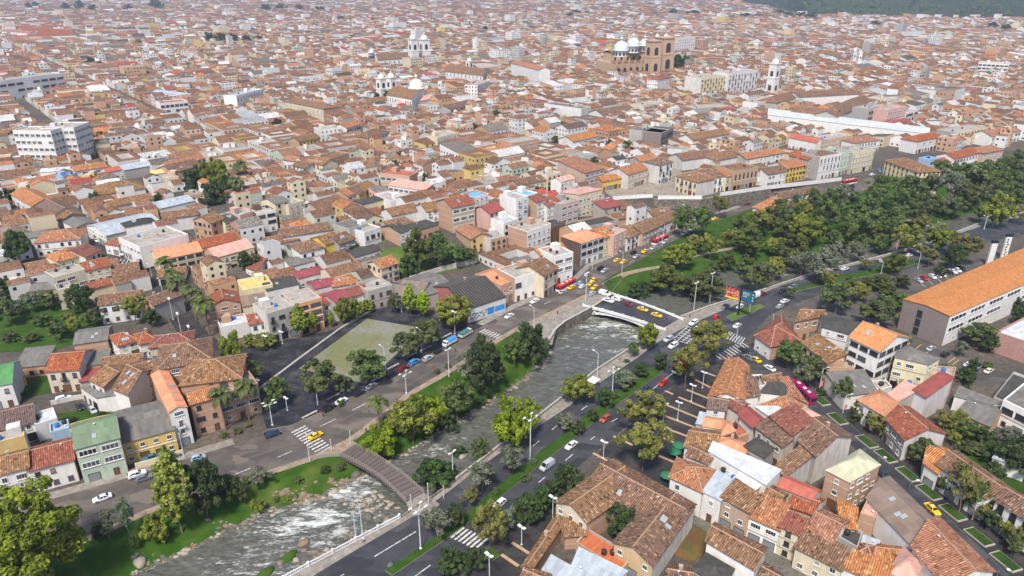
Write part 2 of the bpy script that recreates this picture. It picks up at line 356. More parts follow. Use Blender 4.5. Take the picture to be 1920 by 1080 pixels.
def cobble(name, hexc, size=.22, wet=.25, hex2=None):
    t = NT(name); P = t.pos(); c = lin(hexc); c2 = lin(hex2) if hex2 else mulc(c, 1.7)
    v = t.n('TexVoronoi', {'Vector': P, 'Scale': 1 / size})
    rnd = t.n('SeparateColor', {'Color': v.outputs['Color']}).outputs[0]
    big = t.noise(P, .15, 5, .65); b2 = t.noise(P, .9, 4, .6)
    col = t.mix(rnd, mulc(c, .8), mulc(c, 1.25))
    col = t.mix(t.ramp(t.math('MULTIPLY', big, t.math('ADD', b2, .5)), [(.48, (0, 0, 0)), (.72, (.8, .8, .8))]), col, c2)
    r = t.ramp(big, [(.35, (.55 - wet,) * 3), (.6, (.8,) * 3)])
    return t.end(col, r, v.outputs['Distance'], .25, .03, .35)
def worn_paint():
    t = NT('worn_white_paint'); P = t.pos(); n = t.noise(P, 2.2, 5, .75)
    return t.end(t.mix(t.ramp(n, [(.42, (1, 1, 1)), (.62, (0, 0, 0))]), lin('#77736d'), lin('#d6d4ce')), .7)
def grass_mat(name, a='#223d0c', b='#345413', dry='#6b6a35', dryf=.4):
    t = NT(name); P = t.pos()
    n1 = t.noise(P, .25, 4, .6); n2 = t.noise(P, 3.5, 3, .7); n3 = t.noise(P, .1, 4, .6)
    c = t.mix(n2, lin(a), lin(b)); c = t.mix(t.ramp(n1, [(.4, (0, 0, 0)), (.65, (.5, .5, .5))]), c, lin('#456022'))
    c = t.mix(t.math('MULTIPLY', t.ramp(n3, [(.5, (0, 0, 0)), (.7, (1, 1, 1))]), dryf), c, lin(dry))
    return t.end(c, .95, n2, .7, .25, .1)
def pavers(name, hexc, hex2, w=.6, h=.3):
    t = NT(name); P = t.n('Mapping', {'Vector': t.pos(), 'Rotation': (0, 0, .6)}).outputs[0]
    b = t.n('TexBrick', {'Vector': P, 'Color1': lin(hexc), 'Color2': lin(hex2), 'Mortar': lin('#6e665d'), 'Scale': 1.0, 'Mortar Size': .02, 'Brick Width': w, 'Row Height': h})
    n = t.noise(t.pos(), .5, 4, .65)
    return t.end(t.mix(t.ramp(n, [(.4, (0, 0, 0)), (.75, (.7, .7, .7))]), b.outputs['Color'], lin('#57504a')), .85, b.outputs['Fac'], .2, .02)
M_GRASS = grass_mat('riverbank_grass'); M_LAWN = grass_mat('lawn_grass', '#22380f', '#345018', '#55602c', .25); M_TURF = grass_mat('planter_turf', '#223414', '#31481a', '#4a5530', .3); M_ROUGH = grass_mat('rough_grass', '#33451d', '#587033', '#8a8455', .4)
M_ROAD = asphalt('worn_wet_road', '#57514b', .3, .38, '#81766a'); M_AVE = asphalt('avenue_asphalt', '#37383b', .25, .18, '#5b5b5b'); M_SIDE = asphalt('side_street_asphalt', '#4e4b48', .2, .2)
M_PLAZA = cobble('black_plaza_cobbles', '#28282c', .25, .25, '#4b494a'); M_PARK = cobble('dark_parking_cobbles', '#302e2d', .3, .2, '#4a4541'); M_ALLEY = cobble('grey_alley_setts', '#5b574f', .3, .1)
M_TAN = pavers('tan_paving', '#a3907a', '#8d7a66'); M_CONC = pavers('concrete_paving', '#948e84', '#847d73', 1.2, 1.2); M_MOSAIC = cobble('stone_square_mosaic', '#8b8172', .8, .1, '#5f5a52')
M_KERB = plain('kerb_concrete', '#a09a90', .85); M_WHITE = worn_paint(); M_YELP = plain('yellow_road_paint', '#c9a53f', .7); M_BAND = plain('tan_stone_band', '#a58a6e', .85, var=.3)

gx = np.concatenate([-np.geomspace(9000, 200, 30), np.arange(-190, 345, 2.5), np.geomspace(360, 9000, 30)])
gy = np.concatenate([np.linspace(-300, 90, 8), np.arange(95, 520, 2.5), np.geomspace(535, 14000, 45)])
GX, GY = np.meshgrid(gx, gy); GP = np.stack([GX.ravel(), GY.ravel()], 1)
GZ = ground_many(GP) - .04
nx, ny = len(gx), len(gy)
idx = np.arange(nx * ny).reshape(ny, nx)
gf = np.stack([idx[:-1, :-1], idx[:-1, 1:], idx[1:, 1:], idx[1:, :-1]], -1).reshape(-1, 4)
me = bpy.data.meshes.new('ground'); me.from_pydata(np.column_stack([GP, GZ]).tolist(), [], gf.tolist()); me.materials.append(ground_mat())
struct(link('ground', me))

def wline(px, river=False): return [on_ground(x, y, river) for x, y in px]
def resample(pts, n):
    P = np.array([tuple(p)[:3] for p in pts]); d = np.concatenate([[0], np.cumsum(np.hypot(*np.diff(P[:, :2], axis=0).T))])
    t = np.linspace(0, d[-1], n); return np.stack([np.interp(t, d, P[:, k]) for k in range(3)], 1)
def length(pts): P = np.array([tuple(p)[:2] for p in pts]); return float(np.hypot(*np.diff(P, axis=0).T).sum())
def offset(pts, d):                                       # to the left of travel for positive d
    P = np.array([tuple(p)[:3] for p in pts]); T = np.gradient(P[:, :2], axis=0); T /= np.maximum(np.hypot(*T.T), 1e-6)[:, None]
    Q = P.copy(); Q[:, 0] -= T[:, 1] * d; Q[:, 1] += T[:, 0] * d; return [Vector(q) for q in Q]
def ribbon(name, A, B, mat, lift=.03, m=1, follow='terrace', step=4.0, skirt=0.0, kerb=None, label=None):
    n = max(2, int(max(length(A), length(B)) / step) + 1)
    a, b = resample(A, n), resample(B, n)
    G = np.stack([a + (b - a) * (k / m) for k in range(m + 1)], 1).reshape(-1, 3)
    if follow == 'terrace': G[:, 2] = terrace(G[:, 0], G[:, 1])
    elif follow == 'ground': G[:, 2] = ground_many(G[:, :2])
    G[:, 2] += lift
    mb = MB(); q = m + 1
    fs = [(i * q + k, i * q + k + 1, (i + 1) * q + k + 1, (i + 1) * q + k) for i in range(n - 1) for k in range(m)]
    c = np.cross(G[fs[0][1]] - G[fs[0][0]], G[fs[0][3]] - G[fs[0][0]])
    if c[2] < 0: fs = [f[::-1] for f in fs]
    mb.mesh_faces(G, fs)
    if skirt:
        for k, s in ((0, 1), (m, -1)):
            for i in range(n - 1):
                p, r = G[i * q + k], G[(i + 1) * q + k]; lo = np.array([0, 0, skirt])
                mb.face([p - lo, r - lo, r, p], 1)
        for i in (0, n - 1):
            for k in range(m): p, r = G[i * q + k], G[i * q + k + 1]; mb.face([p - [0, 0, skirt], r - [0, 0, skirt], r, p], 1)
    return struct(mb.build(name, [mat, kerb or M_KERB], uv=False), label)
def patch(name, px, mat, lift=.05, label=None, skirt=.0, pts=None):
    P = pts or [on_ground(x, y, False) for x, y in px]; mb = MB(); z = [p.z + lift for p in P]
    if sum(P[i].x * P[(i + 1) % len(P)].y - P[(i + 1) % len(P)].x * P[i].y for i in range(len(P))) < 0: P = P[::-1]; z = z[::-1]
    mb.face([(p.x, p.y, q) for p, q in zip(P, z)])
    if skirt:
        for i in range(len(P)):
            j = (i + 1) % len(P); mb.face([(P[i].x, P[i].y, z[i] - skirt), (P[j].x, P[j].y, z[j] - skirt), (P[j].x, P[j].y, z[j]), (P[i].x, P[i].y, z[i])], 1)
    return struct(mb.build(name, [mat, M_KERB], uv=False), label)

ROAD_L = wline([(-60,985),(90,938),(240,896),(330,866),(440,833),(530,806),(605,770),(720,713),(815,659),(905,611),(960,581),(1040,546),(1085,522),(1108,499),(1150,482),(1200,458),(1270,430),(1300,416),(1390,388),(1440,374),(1530,352),(1640,331)])
ROAD_R = wline([(-60,1085),(155,1010),(287,950),(400,915),(512,880),(592,853),(655,822),(762,738),(835,697),(900,655),(960,618),(1020,590),(1095,553),(1128,530),(1165,505),(1220,475),(1270,447),(1330,417),(1365,403),(1420,387),(1450,379),(1540,358),(1645,338)])
ribbon('river_road', ROAD_L, ROAD_R, M_ROAD, .03, 6, label='worn wet two-way road along the town side of the river')
ribbon('pavement', ROAD_L[:5], offset(ROAD_L[:5], 3.0), M_CONC, .16, skirt=.3)
ribbon('pavement', ROAD_L[9:13], offset(ROAD_L[9:13], 3.2), M_CONC, .16, skirt=.3)
ribbon('pavement', ROAD_L[12:19], offset(ROAD_L[12:19], 2.6), M_CONC, .17, skirt=.3)
RSW = offset(ROAD_R[:13], -2.2)
ribbon('pavement', ROAD_R[:13], RSW, M_TAN, .16, skirt=.3)
LB3 = [Vector((x, y, WATER)) for x, y in LB]; RB3 = [Vector((x, y, 0)) for x, y in RB]
ribbon('riverbank', LB3[0:15], [RSW[0] + Vector((-30, -18, 0))] + RSW[0:11], M_GRASS, .12, 26, 'ground', 2, label='steep green grassy riverbank on the town side')
ribbon('promenade', LB3[14:19], [RSW[10], RSW[11], RSW[12] , ROAD_R[12]], M_CONC, .2, 2, skirt=.2)
PARK_UP = wline([(1130,528),(1165,507),(1220,477),(1270,449),(1330,419),(1420,389),(1540,360),(1645,341),(1760,328),(1930,300),(2100,270)])
ribbon('park_lawn', [LB3[18]] + LB3[20:], PARK_UP, M_LAWN, .12, 24, 'ground', 2.5, label='green lawn of the river park')
ribbon('park_path', wline([(1128,532),(1165,512),(1200,504),(1245,497),(1290,480),(1340,470),(1380,462)]), wline([(1140,548),(1172,518),(1205,509),(1250,501),(1295,484),(1342,474),(1382,466)]), M_TAN, .17, 1, 'ground', 3)
AV_L = wline([(480,1150),(587,1080),(745,985),(802,955),(880,890),(1002,805),(1067,762),(1120,720),(1190,675),(1235,640),(1290,610),(1400,563),(1460,537),(1540,508),(1610,490),(1700,466),(1790,440),(1860,418),(1930,404),(2050,370)])
AV_R = wline([(760,1150),(840,1080),(915,1020),(985,955),(1050,900),(1112,852),(1160,812),(1235,742),(1290,703),(1335,676),(1378,655),(1420,615),(1440,592),(1480,572),(1560,545),(1640,520),(1700,505),(1790,475),(1860,452),(1930,436),(2050,400)])
ribbon('avenue', AV_L, AV_R, M_AVE, .045, 4, label='dark asphalt riverside avenue')
ribbon('pavement', RB3, [Vector((x, y, 0)) for x, y in resample(AV_L, 40)[:, :2]], M_CONC, .16, 1, skirt=.3, label='concrete riverside pavement behind the balustrade')
MED_L = wline([(722,1070),(787,1028),(860,975),(925,920),(985,870),(1060,810),(1110,770),(1160,735),(1210,700),(1238,682)])
MED_R = wline([(735,1080),(850,1002),(905,960),(960,915),(1047,845),(1100,802),(1160,757),(1210,721),(1240,699),(1252,688)])
ribbon('median', MED_L, MED_R, M_LAWN, .2, 2, skirt=.25, label='grassy strip between the two carriageways')
ribbon('median', wline([(1490,541),(1560,522),(1640,503),(1712,487),(1722,489)]), wline([(1492,547),(1600,523),(1660,511),(1715,496),(1724,491)]), M_LAWN, .2, 2, skirt=.25, label='grassy strip on the far avenue')
patch('traffic_island', [(1362,594),(1390,580),(1424,570),(1434,575),(1404,590),(1372,602)], M_ROUGH, .2, 'small grassy island under the billboards', .25)
patch('traffic_island', [(905,1040),(920,1026),(938,1042),(918,1055)], M_LAWN, .2, 'small grass triangle at the avenue crosswalk', .25)
SIDE_L = wline([(1368,668),(1420,697),(1470,722),(1520,765),(1585,822),(1660,900),(1745,975),(1850,1070),(1900,1120)])
SIDE_R = wline([(1418,640),(1450,662),(1500,703),(1560,760),(1610,810),(1660,860),(1720,918),(1800,993),(1870,1058),(1920,1110)])
ribbon('side_street', SIDE_L, SIDE_R, M_AVE, .06, 2, label='asphalt street beside the planters')
SIDE_R2 = wline([(1428,625),(1470,650),(1530,685),(1600,745),(1660,795),(1720,845),(1790,908),(1870,970),(1970,1050)])
ribbon('planter_pavement', SIDE_R, SIDE_R2, M_PARK, .15, 3, skirt=.25, label='dark paved strip with grass planters')
for k, (x, y) in enumerate([(1538,752),(1570,787),(1625,830),(1660,857),(1702,891),(1741,925),(1786,963),(1835,1009),(1885,1055)]):
    c = on_ground(x, y, False); d = (on_ground(x + 20, y + 16, False) - c).normalized(); nrm = Vector((-d.y, d.x, 0))
    L, W = (3.0, 1.5)
    q = [c - d * L - nrm * W, c + d * L - nrm * W, c + d * L + nrm * W, c - d * L + nrm * W]
    mb = MB(); mb.prism([(p.x, p.y) for p in q], .1, .5); o = mb.build('planter', [M_KERB]); 
    q2 = [c + (p - c) * .9 for p in q]; mb = MB(); mb.prism([(p.x, p.y) for p in q2], .3, .58); mb.build('turf', [M_TURF], o)
    tag(o, 'grass-filled stone planter on the planter street', 'planter', 'planters along the side street', x)
ribbon('palm_street', wline([(22,386),(90,412),(150,442),(190,470),(240,500),(275,522),(300,572),(338,632),(372,668),(415,702)]), wline([(40,380),(105,405),(175,437),(215,455),(265,482),(322,512),(347,570),(388,622),(428,655),(458,690)]), M_PARK, .05, 3, label='black cobbled street lined with palms')
PLAZA = [(545,798),(605,771),(720,714),(815,660),(905,612),(925,598),(880,606),(820,596),(760,572),(742,556),(720,572),(640,616),(560,634),(480,648),(425,655),(432,690),(465,735),(490,775),(500,806)]
patch('plaza', PLAZA, M_PLAZA, .14, 'black cobbled plaza', .2)
t = NT('plaza_gravel_field'); P_ = t.pos()
n1 = t.noise(P_, .06, 5, .6); n2 = t.noise(P_, .8, 4, .7)
c_ = t.mix(t.ramp(n1, [(.4, (0, 0, 0)), (.6, (1, 1, 1))]), lin('#7d7f74'), lin('#6d6f4c')); c_ = t.mix(t.ramp(n2, [(.4, (0, 0, 0)), (.75, (.8, .8, .8))]), c_, lin('#5f5d42'))
patch('gravel_field', [(560,692),(688,598),(787,615),(770,640),(684,720)], t.end(c_, .95, n2, .3), .165, 'pale gravel and grass field in the plaza', .0)
patch('parking', [(1112,858),(1162,816),(1237,745),(1294,704),(1338,679),(1370,672),(1400,690),(1345,760),(1330,790),(1308,815),(1290,850),(1275,890),(1262,930),(1200,900),(1140,858)], M_PARK, .1, 'dark cobbled parking strip with tan stone bands', .1)
patch('parking', [(912,1034),(988,960),(1045,930),(1060,985),(985,1080),(960,1120),(850,1120)], M_PARK, .1, 'dark cobbled forecourt of the courtyard mansion', .1)
ribbon('alley', wline([(1225,898),(1262,922),(1300,945),(1400,1004),(1500,1056),(1600,1105)]), wline([(1215,925),(1245,955),(1305,985),(1400,1040),(1480,1085),(1540,1130)]), M_ALLEY, .07, 2, label='narrow grey sett-paved alley')
patch('stone_square', [(1146,369),(1125,352),(1180,350),(1215,322),(1262,310),(1300,340),(1345,361),(1314,368),(1230,368)], M_MOSAIC, .06, 'small mottled stone-paved square')
ribbon('terrace_street', wline([(1300,338),(1345,350),(1440,341),(1540,335),(1640,323),(1665,317)]), wline([(1345,362),(1400,354.5),(1440,349),(1572,334.5),(1640,327),(1672,322)]), M_SIDE, .05, 1)
patch('car_park', [(1480,575),(1560,548),(1680,512),(1790,488),(1860,486),(1765,540),(1690,566),(1665,620),(1620,606)], M_SIDE, .03, 'asphalt car park beside the orange-roofed hall')
patch('car_park', [(1675,635),(1700,632),(1770,655),(1880,700),(1925,690),(1925,745),(1870,735),(1790,700)], M_SIDE, .035, 'lower asphalt car park')
for px in ([(-60,560),(60,552),(140,560),(200,600),(192,642),(140,645),(100,658),(-60,662)], [(-60,492),(40,480),(62,505),(-60,522)], [(32,704),(85,690),(95,736),(40,748)], [(108,776),(205,760),(212,787),(130,803)]):
    patch('garden', px, M_LAWN, .03)
ribbon('walled_garden', wline([(700,455),(780,440),(895,470)]), wline([(745,530),(800,520),(895,494)]), M_ROUGH, .05, 4, label='overgrown walled garden')
patch('garden', [(1770,800),(1800,785),(1870,825),(1960,850),(1960,945),(1830,885)], M_LAWN, .03, 'overgrown back garden on the lower slope')

patch('dirt_yard', [(1262,1004),(1302,986),(1334,1000),(1326,1036),(1296,1056),(1266,1044)], grass_mat('brown_dirt', '#4c3a28', '#6b523a', '#8a6a40', .6), .09, 'brown bare yard beside the alley')

# road markings: each crosswalk owns its stripes
def quad_on(pts, lift, name, mat, parent=None):
    mb = MB(); mb.slab([(p.x, p.y, p.z + lift) for p in pts], .012); return mb.build(name, [mat], parent, uv=False)
def crosswalk(s, e, half, n, lift=.075, label=None, w=.28, mat=None):
    root = empty('crosswalk', on_ground((s[0] + e[0]) / 2, (s[1] + e[1]) / 2, False)); struct(root, label)
    S, E = on_ground(*s, False), on_ground(*e, False); c0 = on_ground(*s, False); hv = on_ground(s[0] + half[0], s[1] + half[1], False) - c0; hv.z = 0
    st = (E - S) / max(n - 1, 1); pw = Vector((st.x, st.y, 0)).normalized() * w
    for k in range(n):
        c = S + st * k - root.location; c.z = S.z - root.location.z
        quad_on([c - hv - pw, c + hv - pw, c + hv + pw, c - hv + pw], lift, 'stripe', mat or M_WHITE, root)
crosswalk((560,805), (613,849), (13,-6.5), 12, .06, 'worn white crosswalk by the yellow taxi on the river road')
crosswalk((858,999), (902,1020), (12,-9.5), 7, .07, 'white crosswalk across the avenue below the footbridge')
crosswalk((1250,613), (1276,601), (9,4.5), 8, .08, 'white crosswalk at the end of the arch bridge')
crosswalk((1359,626), (1392,640), (5,-6), 8, .09, 'white crosswalk on the upper side of the hatched crossing', .2)
crosswalk((1350,672), (1396,646), (8,5.5), 10, .09, 'wide white crosswalk beside the tiled corner house', .22)
crosswalk((798,957), (834,967), (5,-4), 5, .07, 'small crosswalk at the footbridge end', .22)
crosswalk((212,488), (248,502), (5,-8), 7, .09, 'crosswalk at the upper end of the palm street')
crosswalk((905,620), (936,632), (6,-3), 7, .06, 'short crosswalk beside the plaza corner')
for a, b, c, d in ([(1262,636),(1312,652),(1290,612),(1332,636)], [(1290,612),(1262,636),(1332,636),(1312,652)]):
    A, B, C_, D_ = [on_ground(*q, False) for q in (a, b, c, d)]
    root = empty('box_junction', A); struct(root, 'lattice of crossing white lines painted on the junction')
    for k in range(7):
        p = A.lerp(B, k / 6) - root.location; q = C_.lerp(D_, k / 6) - root.location; w = (q - p).normalized().cross(Vector((0, 0, 1))) * .14
        quad_on([p - w, q - w, q + w, p + w], .085 + (.013 if a[0] == 1290 else 0), 'line', M_WHITE, root)
DASH = [(702,1044,780,997),(777,1082,807,1060),(1010,905,1022,895),(1060,864,1074,852),(1107,825,1115,819),(999,837,1011,827),(1090,769,1101,761),(1147,791,1157,785),(1224,730,1265,697),(637,1082,645,1077),(960,872,972,861),(1035,806,1046,797),
        (600,800,630,786),(660,770,690,755),(520,858,548,846),(440,890,470,878),(300,930,330,918),(1180,493,1190,488),(1215,468,1225,463),(1255,446,1263,442),(1020,571,1032,565),(1500,525,1515,520),(1560,508,1575,504),(1640,488,1655,484),(1640,875,1652,888),(1690,920,1702,932)]
for x0, y0, x1, y1 in DASH:
    a, b = on_ground(x0, y0, False), on_ground(x1, y1, False); w = (b - a).normalized().cross(Vector((0, 0, 1))) * .12
    struct(quad_on([a - w, b - w, b + w, a + w], .085, 'lane_line', M_WHITE))
for off in (8.4,):
    mid = offset(ROAD_L[4:11], -off); L_ = resample(mid, 30); w = .1
    ribbon('lane_line', [Vector(p) for p in L_], offset([Vector(p) for p in L_], -.2), plain('faded_line', '#70675c', .9), .055, 1)
for k, (x0, y0, x1, y1) in enumerate([(1247,733,1262,740),(1272,745,1326,767),(1243,757,1311,785),(1246,780,1303,802),(1222,789,1258,806),(1287,731,1332,749),(1303,712,1332,727),(1318,697,1342,706),(1112,850,1140,865),(1150,818,1186,835),(1255,806,1298,822),(1240,820,1282,838),(1188,795,1225,812),(1235,855,1280,874),(960,1018,992,1038),(940,1040,972,1062)]):
    a, b = on_ground(x0, y0, False), on_ground(x1, y1, False); w = (b - a).normalized().cross(Vector((0, 0, 1))) * .42
    struct(quad_on([a - w, b - w, b + w, a + w], .125, 'stone_band', M_BAND))
for x0, y0, x1, y1 in ((1700,648,1710,640),(1715,655,1728,646),(1736,662,1750,654),(1778,680,1792,670),(1786,684,1798,675),(1725,530,1735,538),(1740,526,1750,534),(1757,522,1766,530),(1772,518,1782,526),(1640,560,1652,566),(1655,552,1668,559)):
    a, b = on_ground(x0, y0, False), on_ground(x1, y1, False); w = (b - a).normalized().cross(Vector((0, 0, 1))) * .1
    struct(quad_on([a - w, b - w, b + w, a + w], .06, 'bay_line', M_YELP if x0 < 1800 and y0 > 600 else M_WHITE))

# river water: a rippled surface, rougher and white where the river breaks over the rapids
def water_mat():
    t = NT('river_water'); P = t.pos()
    at_ = t.n('Attribute', attribute_name='rapid').outputs['Fac']
    m = t.n('Mapping', {'Vector': P, 'Rotation': (0, 0, R(-47)), 'Scale': (.33, .95, .5)}).outputs[0]
    f = t.noise(m, .8, 7, .74); g = t.noise(m, 3.0, 4, .7)
    big = t.noise(m, .3, 3, .6); s = t.math('ADD', t.math('ADD', t.math('MULTIPLY', f, .42), t.math('MULTIPLY', g, .3)), t.math('MULTIPLY', big, .28))
    th = t.math('SUBTRACT', .63, t.math('MULTIPLY', at_, .17))
    foam = t.math('MULTIPLY', t.math('SUBTRACT', s, th), 9.0); foam = t.n('Clamp', {'Value': foam}).outputs[0]
    base = t.mix(t.noise(P, .07, 4), lin('#393a34'), lin('#504f46')); rip = t.noise(m, 1.6, 5, .75); base = t.mix(t.ramp(rip, [(.4, (0, 0, 0)), (.75, (.6, .6, .6))]), base, lin('#83857a'))
    col = t.mix(foam, base, lin('#d2d4cf'))
    rough = t.math('MULTIPLY_ADD', foam, .55, .3)
    h = t.math('ADD', t.noise(m, 1.1, 5, .7), t.math('MULTIPLY', foam, .6))
    return t.end(col, rough, h, .55, .35, .5)
n = 330; mm = 26
RBW = [Vector((x, y, WATER)) for x, y in RB]
a = np.vstack([resample(LB3[:18], 170)[:-1], resample(LB3[17:], 161)]); b = np.vstack([resample(RBW[:11], 170)[:-1], resample(RBW[10:], 161)])
d = b - a; d /= np.linalg.norm(d, axis=1)[:, None]
a = a - d * 1.2; b = b + d * .2
W = np.stack([a + (b - a) * (k / mm) for k in range(mm + 1)], 1).reshape(-1, 3)
rap = np.full(len(W), .22)
for x, y, r, s in ((675,905,9,1),(640,930,9,1),(590,965,12,1),(545,985,10,.95),(520,1020,12,.8),(480,1045,10,.6),(420,1075,12,.5),(825,830,9,.6),(780,850,9,.55),(1150,612,13,.9),(1120,622,10,.8),(1180,635,9,.8),(1165,655,9,.7),(1080,645,16,.55),(1100,690,14,.35),(1290,540,10,.6),(1340,522,9,.5),(1460,505,12,.6),(1600,480,14,.6),(1650,468,10,.5),(870,790,9,.3)):
    c = at(x, y, WATER); rap = np.maximum(rap, s * np.exp(-((W[:, 0] - c.x) ** 2 + (W[:, 1] - c.y) ** 2) / (2 * r * r)))
rs = np.random.RandomState(3)
ph = sum(np.sin(W[:, 0] * kx + W[:, 1] * ky + p0) for kx, ky, p0 in ((.9, 1.3, 0), (-1.7, .8, 1), (2.3, 1.9, 2), (.5, -2.2, 3))) / 4
W[:, 2] = WATER + ph * (.03 + .16 * rap) + rs.rand(len(W)) * .12 * rap
q = mm + 1
wf = [(i * q + k, i * q + k + 1, (i + 1) * q + k + 1, (i + 1) * q + k) for i in range(n - 1) for k in range(mm)]
c = np.cross(W[wf[0][1]] - W[wf[0][0]], W[wf[0][3]] - W[wf[0][0]])
if c[2] < 0: wf = [f[::-1] for f in wf]
me = bpy.data.meshes.new('river'); me.from_pydata(W.tolist(), [], wf); me.materials.append(water_mat())
me.attributes.new('rapid', 'FLOAT', 'POINT').data.foreach_set('value', rap.astype(np.float32)); me.polygons.foreach_set('use_smooth', [True] * len(wf))
struct(link('river', me), 'shallow grey-green river with white rapids')

# stones of the river: boulders one by one, gravel as one mass
def rock_mesh(seed, sub=2):
    r = np.random.RandomState(seed)
    import bmesh
    bm = bmesh.new(); bmesh.ops.create_icosphere(bm, subdivisions=sub, radius=1)
    k = r.randn(5, 3); p = r.rand(5) * 6
    for v in bm.verts:
        s = 1 + .13 * sum(math.sin(v.co.dot(Vector(k[i])) * 1.6 + p[i]) for i in range(5)) / 1.6
        v.co *= s; v.co.z *= .62
    me = bpy.data.meshes.new('boulder'); bm.to_mesh(me); bm.free(); me.polygons.foreach_set('use_smooth', [True] * len(me.polygons)); return me
def rock_mat(nm, a, b):
    t = NT(nm); n_ = t.noise(t.obj(), 1.6, 5, .65); return t.end(t.mix(n_, lin(a), lin(b)), .8, n_, .5, .1)
M_ROCKS = [rock_mat('pale_boulder', '#7d766a', '#a49b8a'), rock_mat('brown_boulder', '#5d5045', '#8c7c69'), rock_mat('grey_wet_boulder', '#45443f', '#6c6a63')]
ROCKS = []
for i in range(6):
    me = rock_mesh(i); me.materials.append(M_ROCKS[i % 3]); ROCKS.append(me)
BOULDERS = [(264,1058,2.0,'large pale boulder at the grassy bank edge'),(570,1018,1.7,'blue-grey slab boulder in mid river'),(668,890,2.0,'big grey boulder beneath the footbridge'),(693,938,1.3,'round pale boulder among the shore stones'),(683,948,1.2,'pale boulder beside the shore stones'),
 (692,968,1.8,'broad pale boulder above the white balustrade'),(727,980,1.5,'large cream boulder touching the balustrade foot'),(727,972,1.0,'small tan boulder near the balustrade'),(552,936,1.3,'pale boulder at the foot of the grass bank'),(613,1032,1.1,'tan boulder on the gravel bar'),
 (571,1032,1.0,'light boulder on the lower gravel bar'),(552,1042,1.2,'white boulder near the mossy islet'),(556,1050,1.0,'second white boulder near the mossy islet'),(526,1055,1.1,'pale boulder below the mossy islet'),(734,1080,1.0,'pale boulder by the bottom balustrade'),(866,857,1.3,'dark boulder off the right bank'),(872,855,1.1,'dark wet boulder beside a right bank bush'),
 (608,930,1.2,'brown boulder in the rapids by the grass'),(628,922,1.4,'tawny boulder under the grass bank'),(645,915,1.1,'small brown boulder under the grass bank'),(500,950,1.0,'grey boulder at the lower bank'),(845,795,1.2,'grey boulder at the upper bank foot'),(918,752,1.2,'white boulder at the upper grass bank')]
for i, (x, y, s, lab) in enumerate(BOULDERS):
    p = at(x, y, WATER); o = link('boulder', ROCKS[i % 6], None, (p.x, p.y, max(WATER - .1, ground(p.x, p.y)) + .1), rng.random() * 6, (s * .85, s * .7, s * .75))
    tag(o, lab, 'boulder', 'boulders in the river')
tmpl = []
for i in range(3):
    m_ = rock_mesh(20 + i, 1); co = np.empty(len(m_.vertices) * 3); m_.vertices.foreach_get('co', co); tmpl.append((co.reshape(-1, 3), np.array([p.vertices[:] for p in m_.polygons]))); bpy.data.meshes.remove(m_)
def stone_mass(name, pts, smin, smax, mat, label):
    V, F, o = [], [], 0
    for x, y, z in pts:
        c, f = tmpl[rs.randint(3)]; s = smin + (smax - smin) * rs.rand() ** 3; a_ = rs.rand() * 6.28
        ca, sa = math.cos(a_), math.sin(a_)
        V.append(np.stack([(c[:, 0] * ca - c[:, 1] * sa) * s * (1 + .5 * rs.rand()) + x, (c[:, 0] * sa + c[:, 1] * ca) * s + y, c[:, 2] * s + z], 1)); F.append(f + o); o += len(c)
    me = bpy.data.meshes.new(name); me.from_pydata(np.vstack(V).tolist(), [], np.vstack(F).tolist()); me.materials.append(mat)
    o = link(name, me); o['kind'] = 'stuff'; o['label'] = label
pts = []
for cx, cy, rx, ry, k in ((695,945,42,24,330),(655,1008,55,18,130),(600,1046,50,14,110),(560,932,75,8,160),(640,905,30,6,50),(440,985,90,6,60),(300,1050,60,8,60),(880,790,60,6,60),(940,745,30,5,40),(720,965,25,12,110),(870,860,18,14,40),(840,890,25,10,50)):
    for _ in range(k):
        p = at(cx + rs.randn() * rx * .5, cy + rs.randn() * ry * .5, WATER); z = ground(p.x, p.y)
        if z < -1.2: pts.append((p.x, p.y, max(z, WATER - .25) + .05))
bank_pts = resample(LB3[2:15], 420)
for q_ in bank_pts:
    for _ in range(2): x_, y_ = q_[0] + rs.randn() * .7, q_[1] + rs.randn() * .7; pts.insert(rs.randint(len(pts)), (x_, y_, max(ground(x_, y_), WATER - .1) + .05))
third = len(pts) // 3
stone_mass('gravel', pts[:third], .15, .85, M_ROCKS[0], 'pale stones on the river shallows')
stone_mass('gravel', pts[third:2 * third], .15, .85, M_ROCKS[1], 'brown stones on the river shallows')
stone_mass('gravel', pts[2 * third:], .15, .9, M_ROCKS[2], 'dark wet stones on the river shallows')
for (x, y, s, lab) in ((541,1045,2.4,'small mossy green islet in the river'), (498,1075,2.2,'mossy islet at the lower river edge')):
    p = at(x, y, WATER); o = link('islet', ROCKS[1].copy(), None, (p.x, p.y, WATER), 1, (s, s * .6, s * .5)); o.data.materials[0] = M_GRASS; tag(o, lab, 'islet')
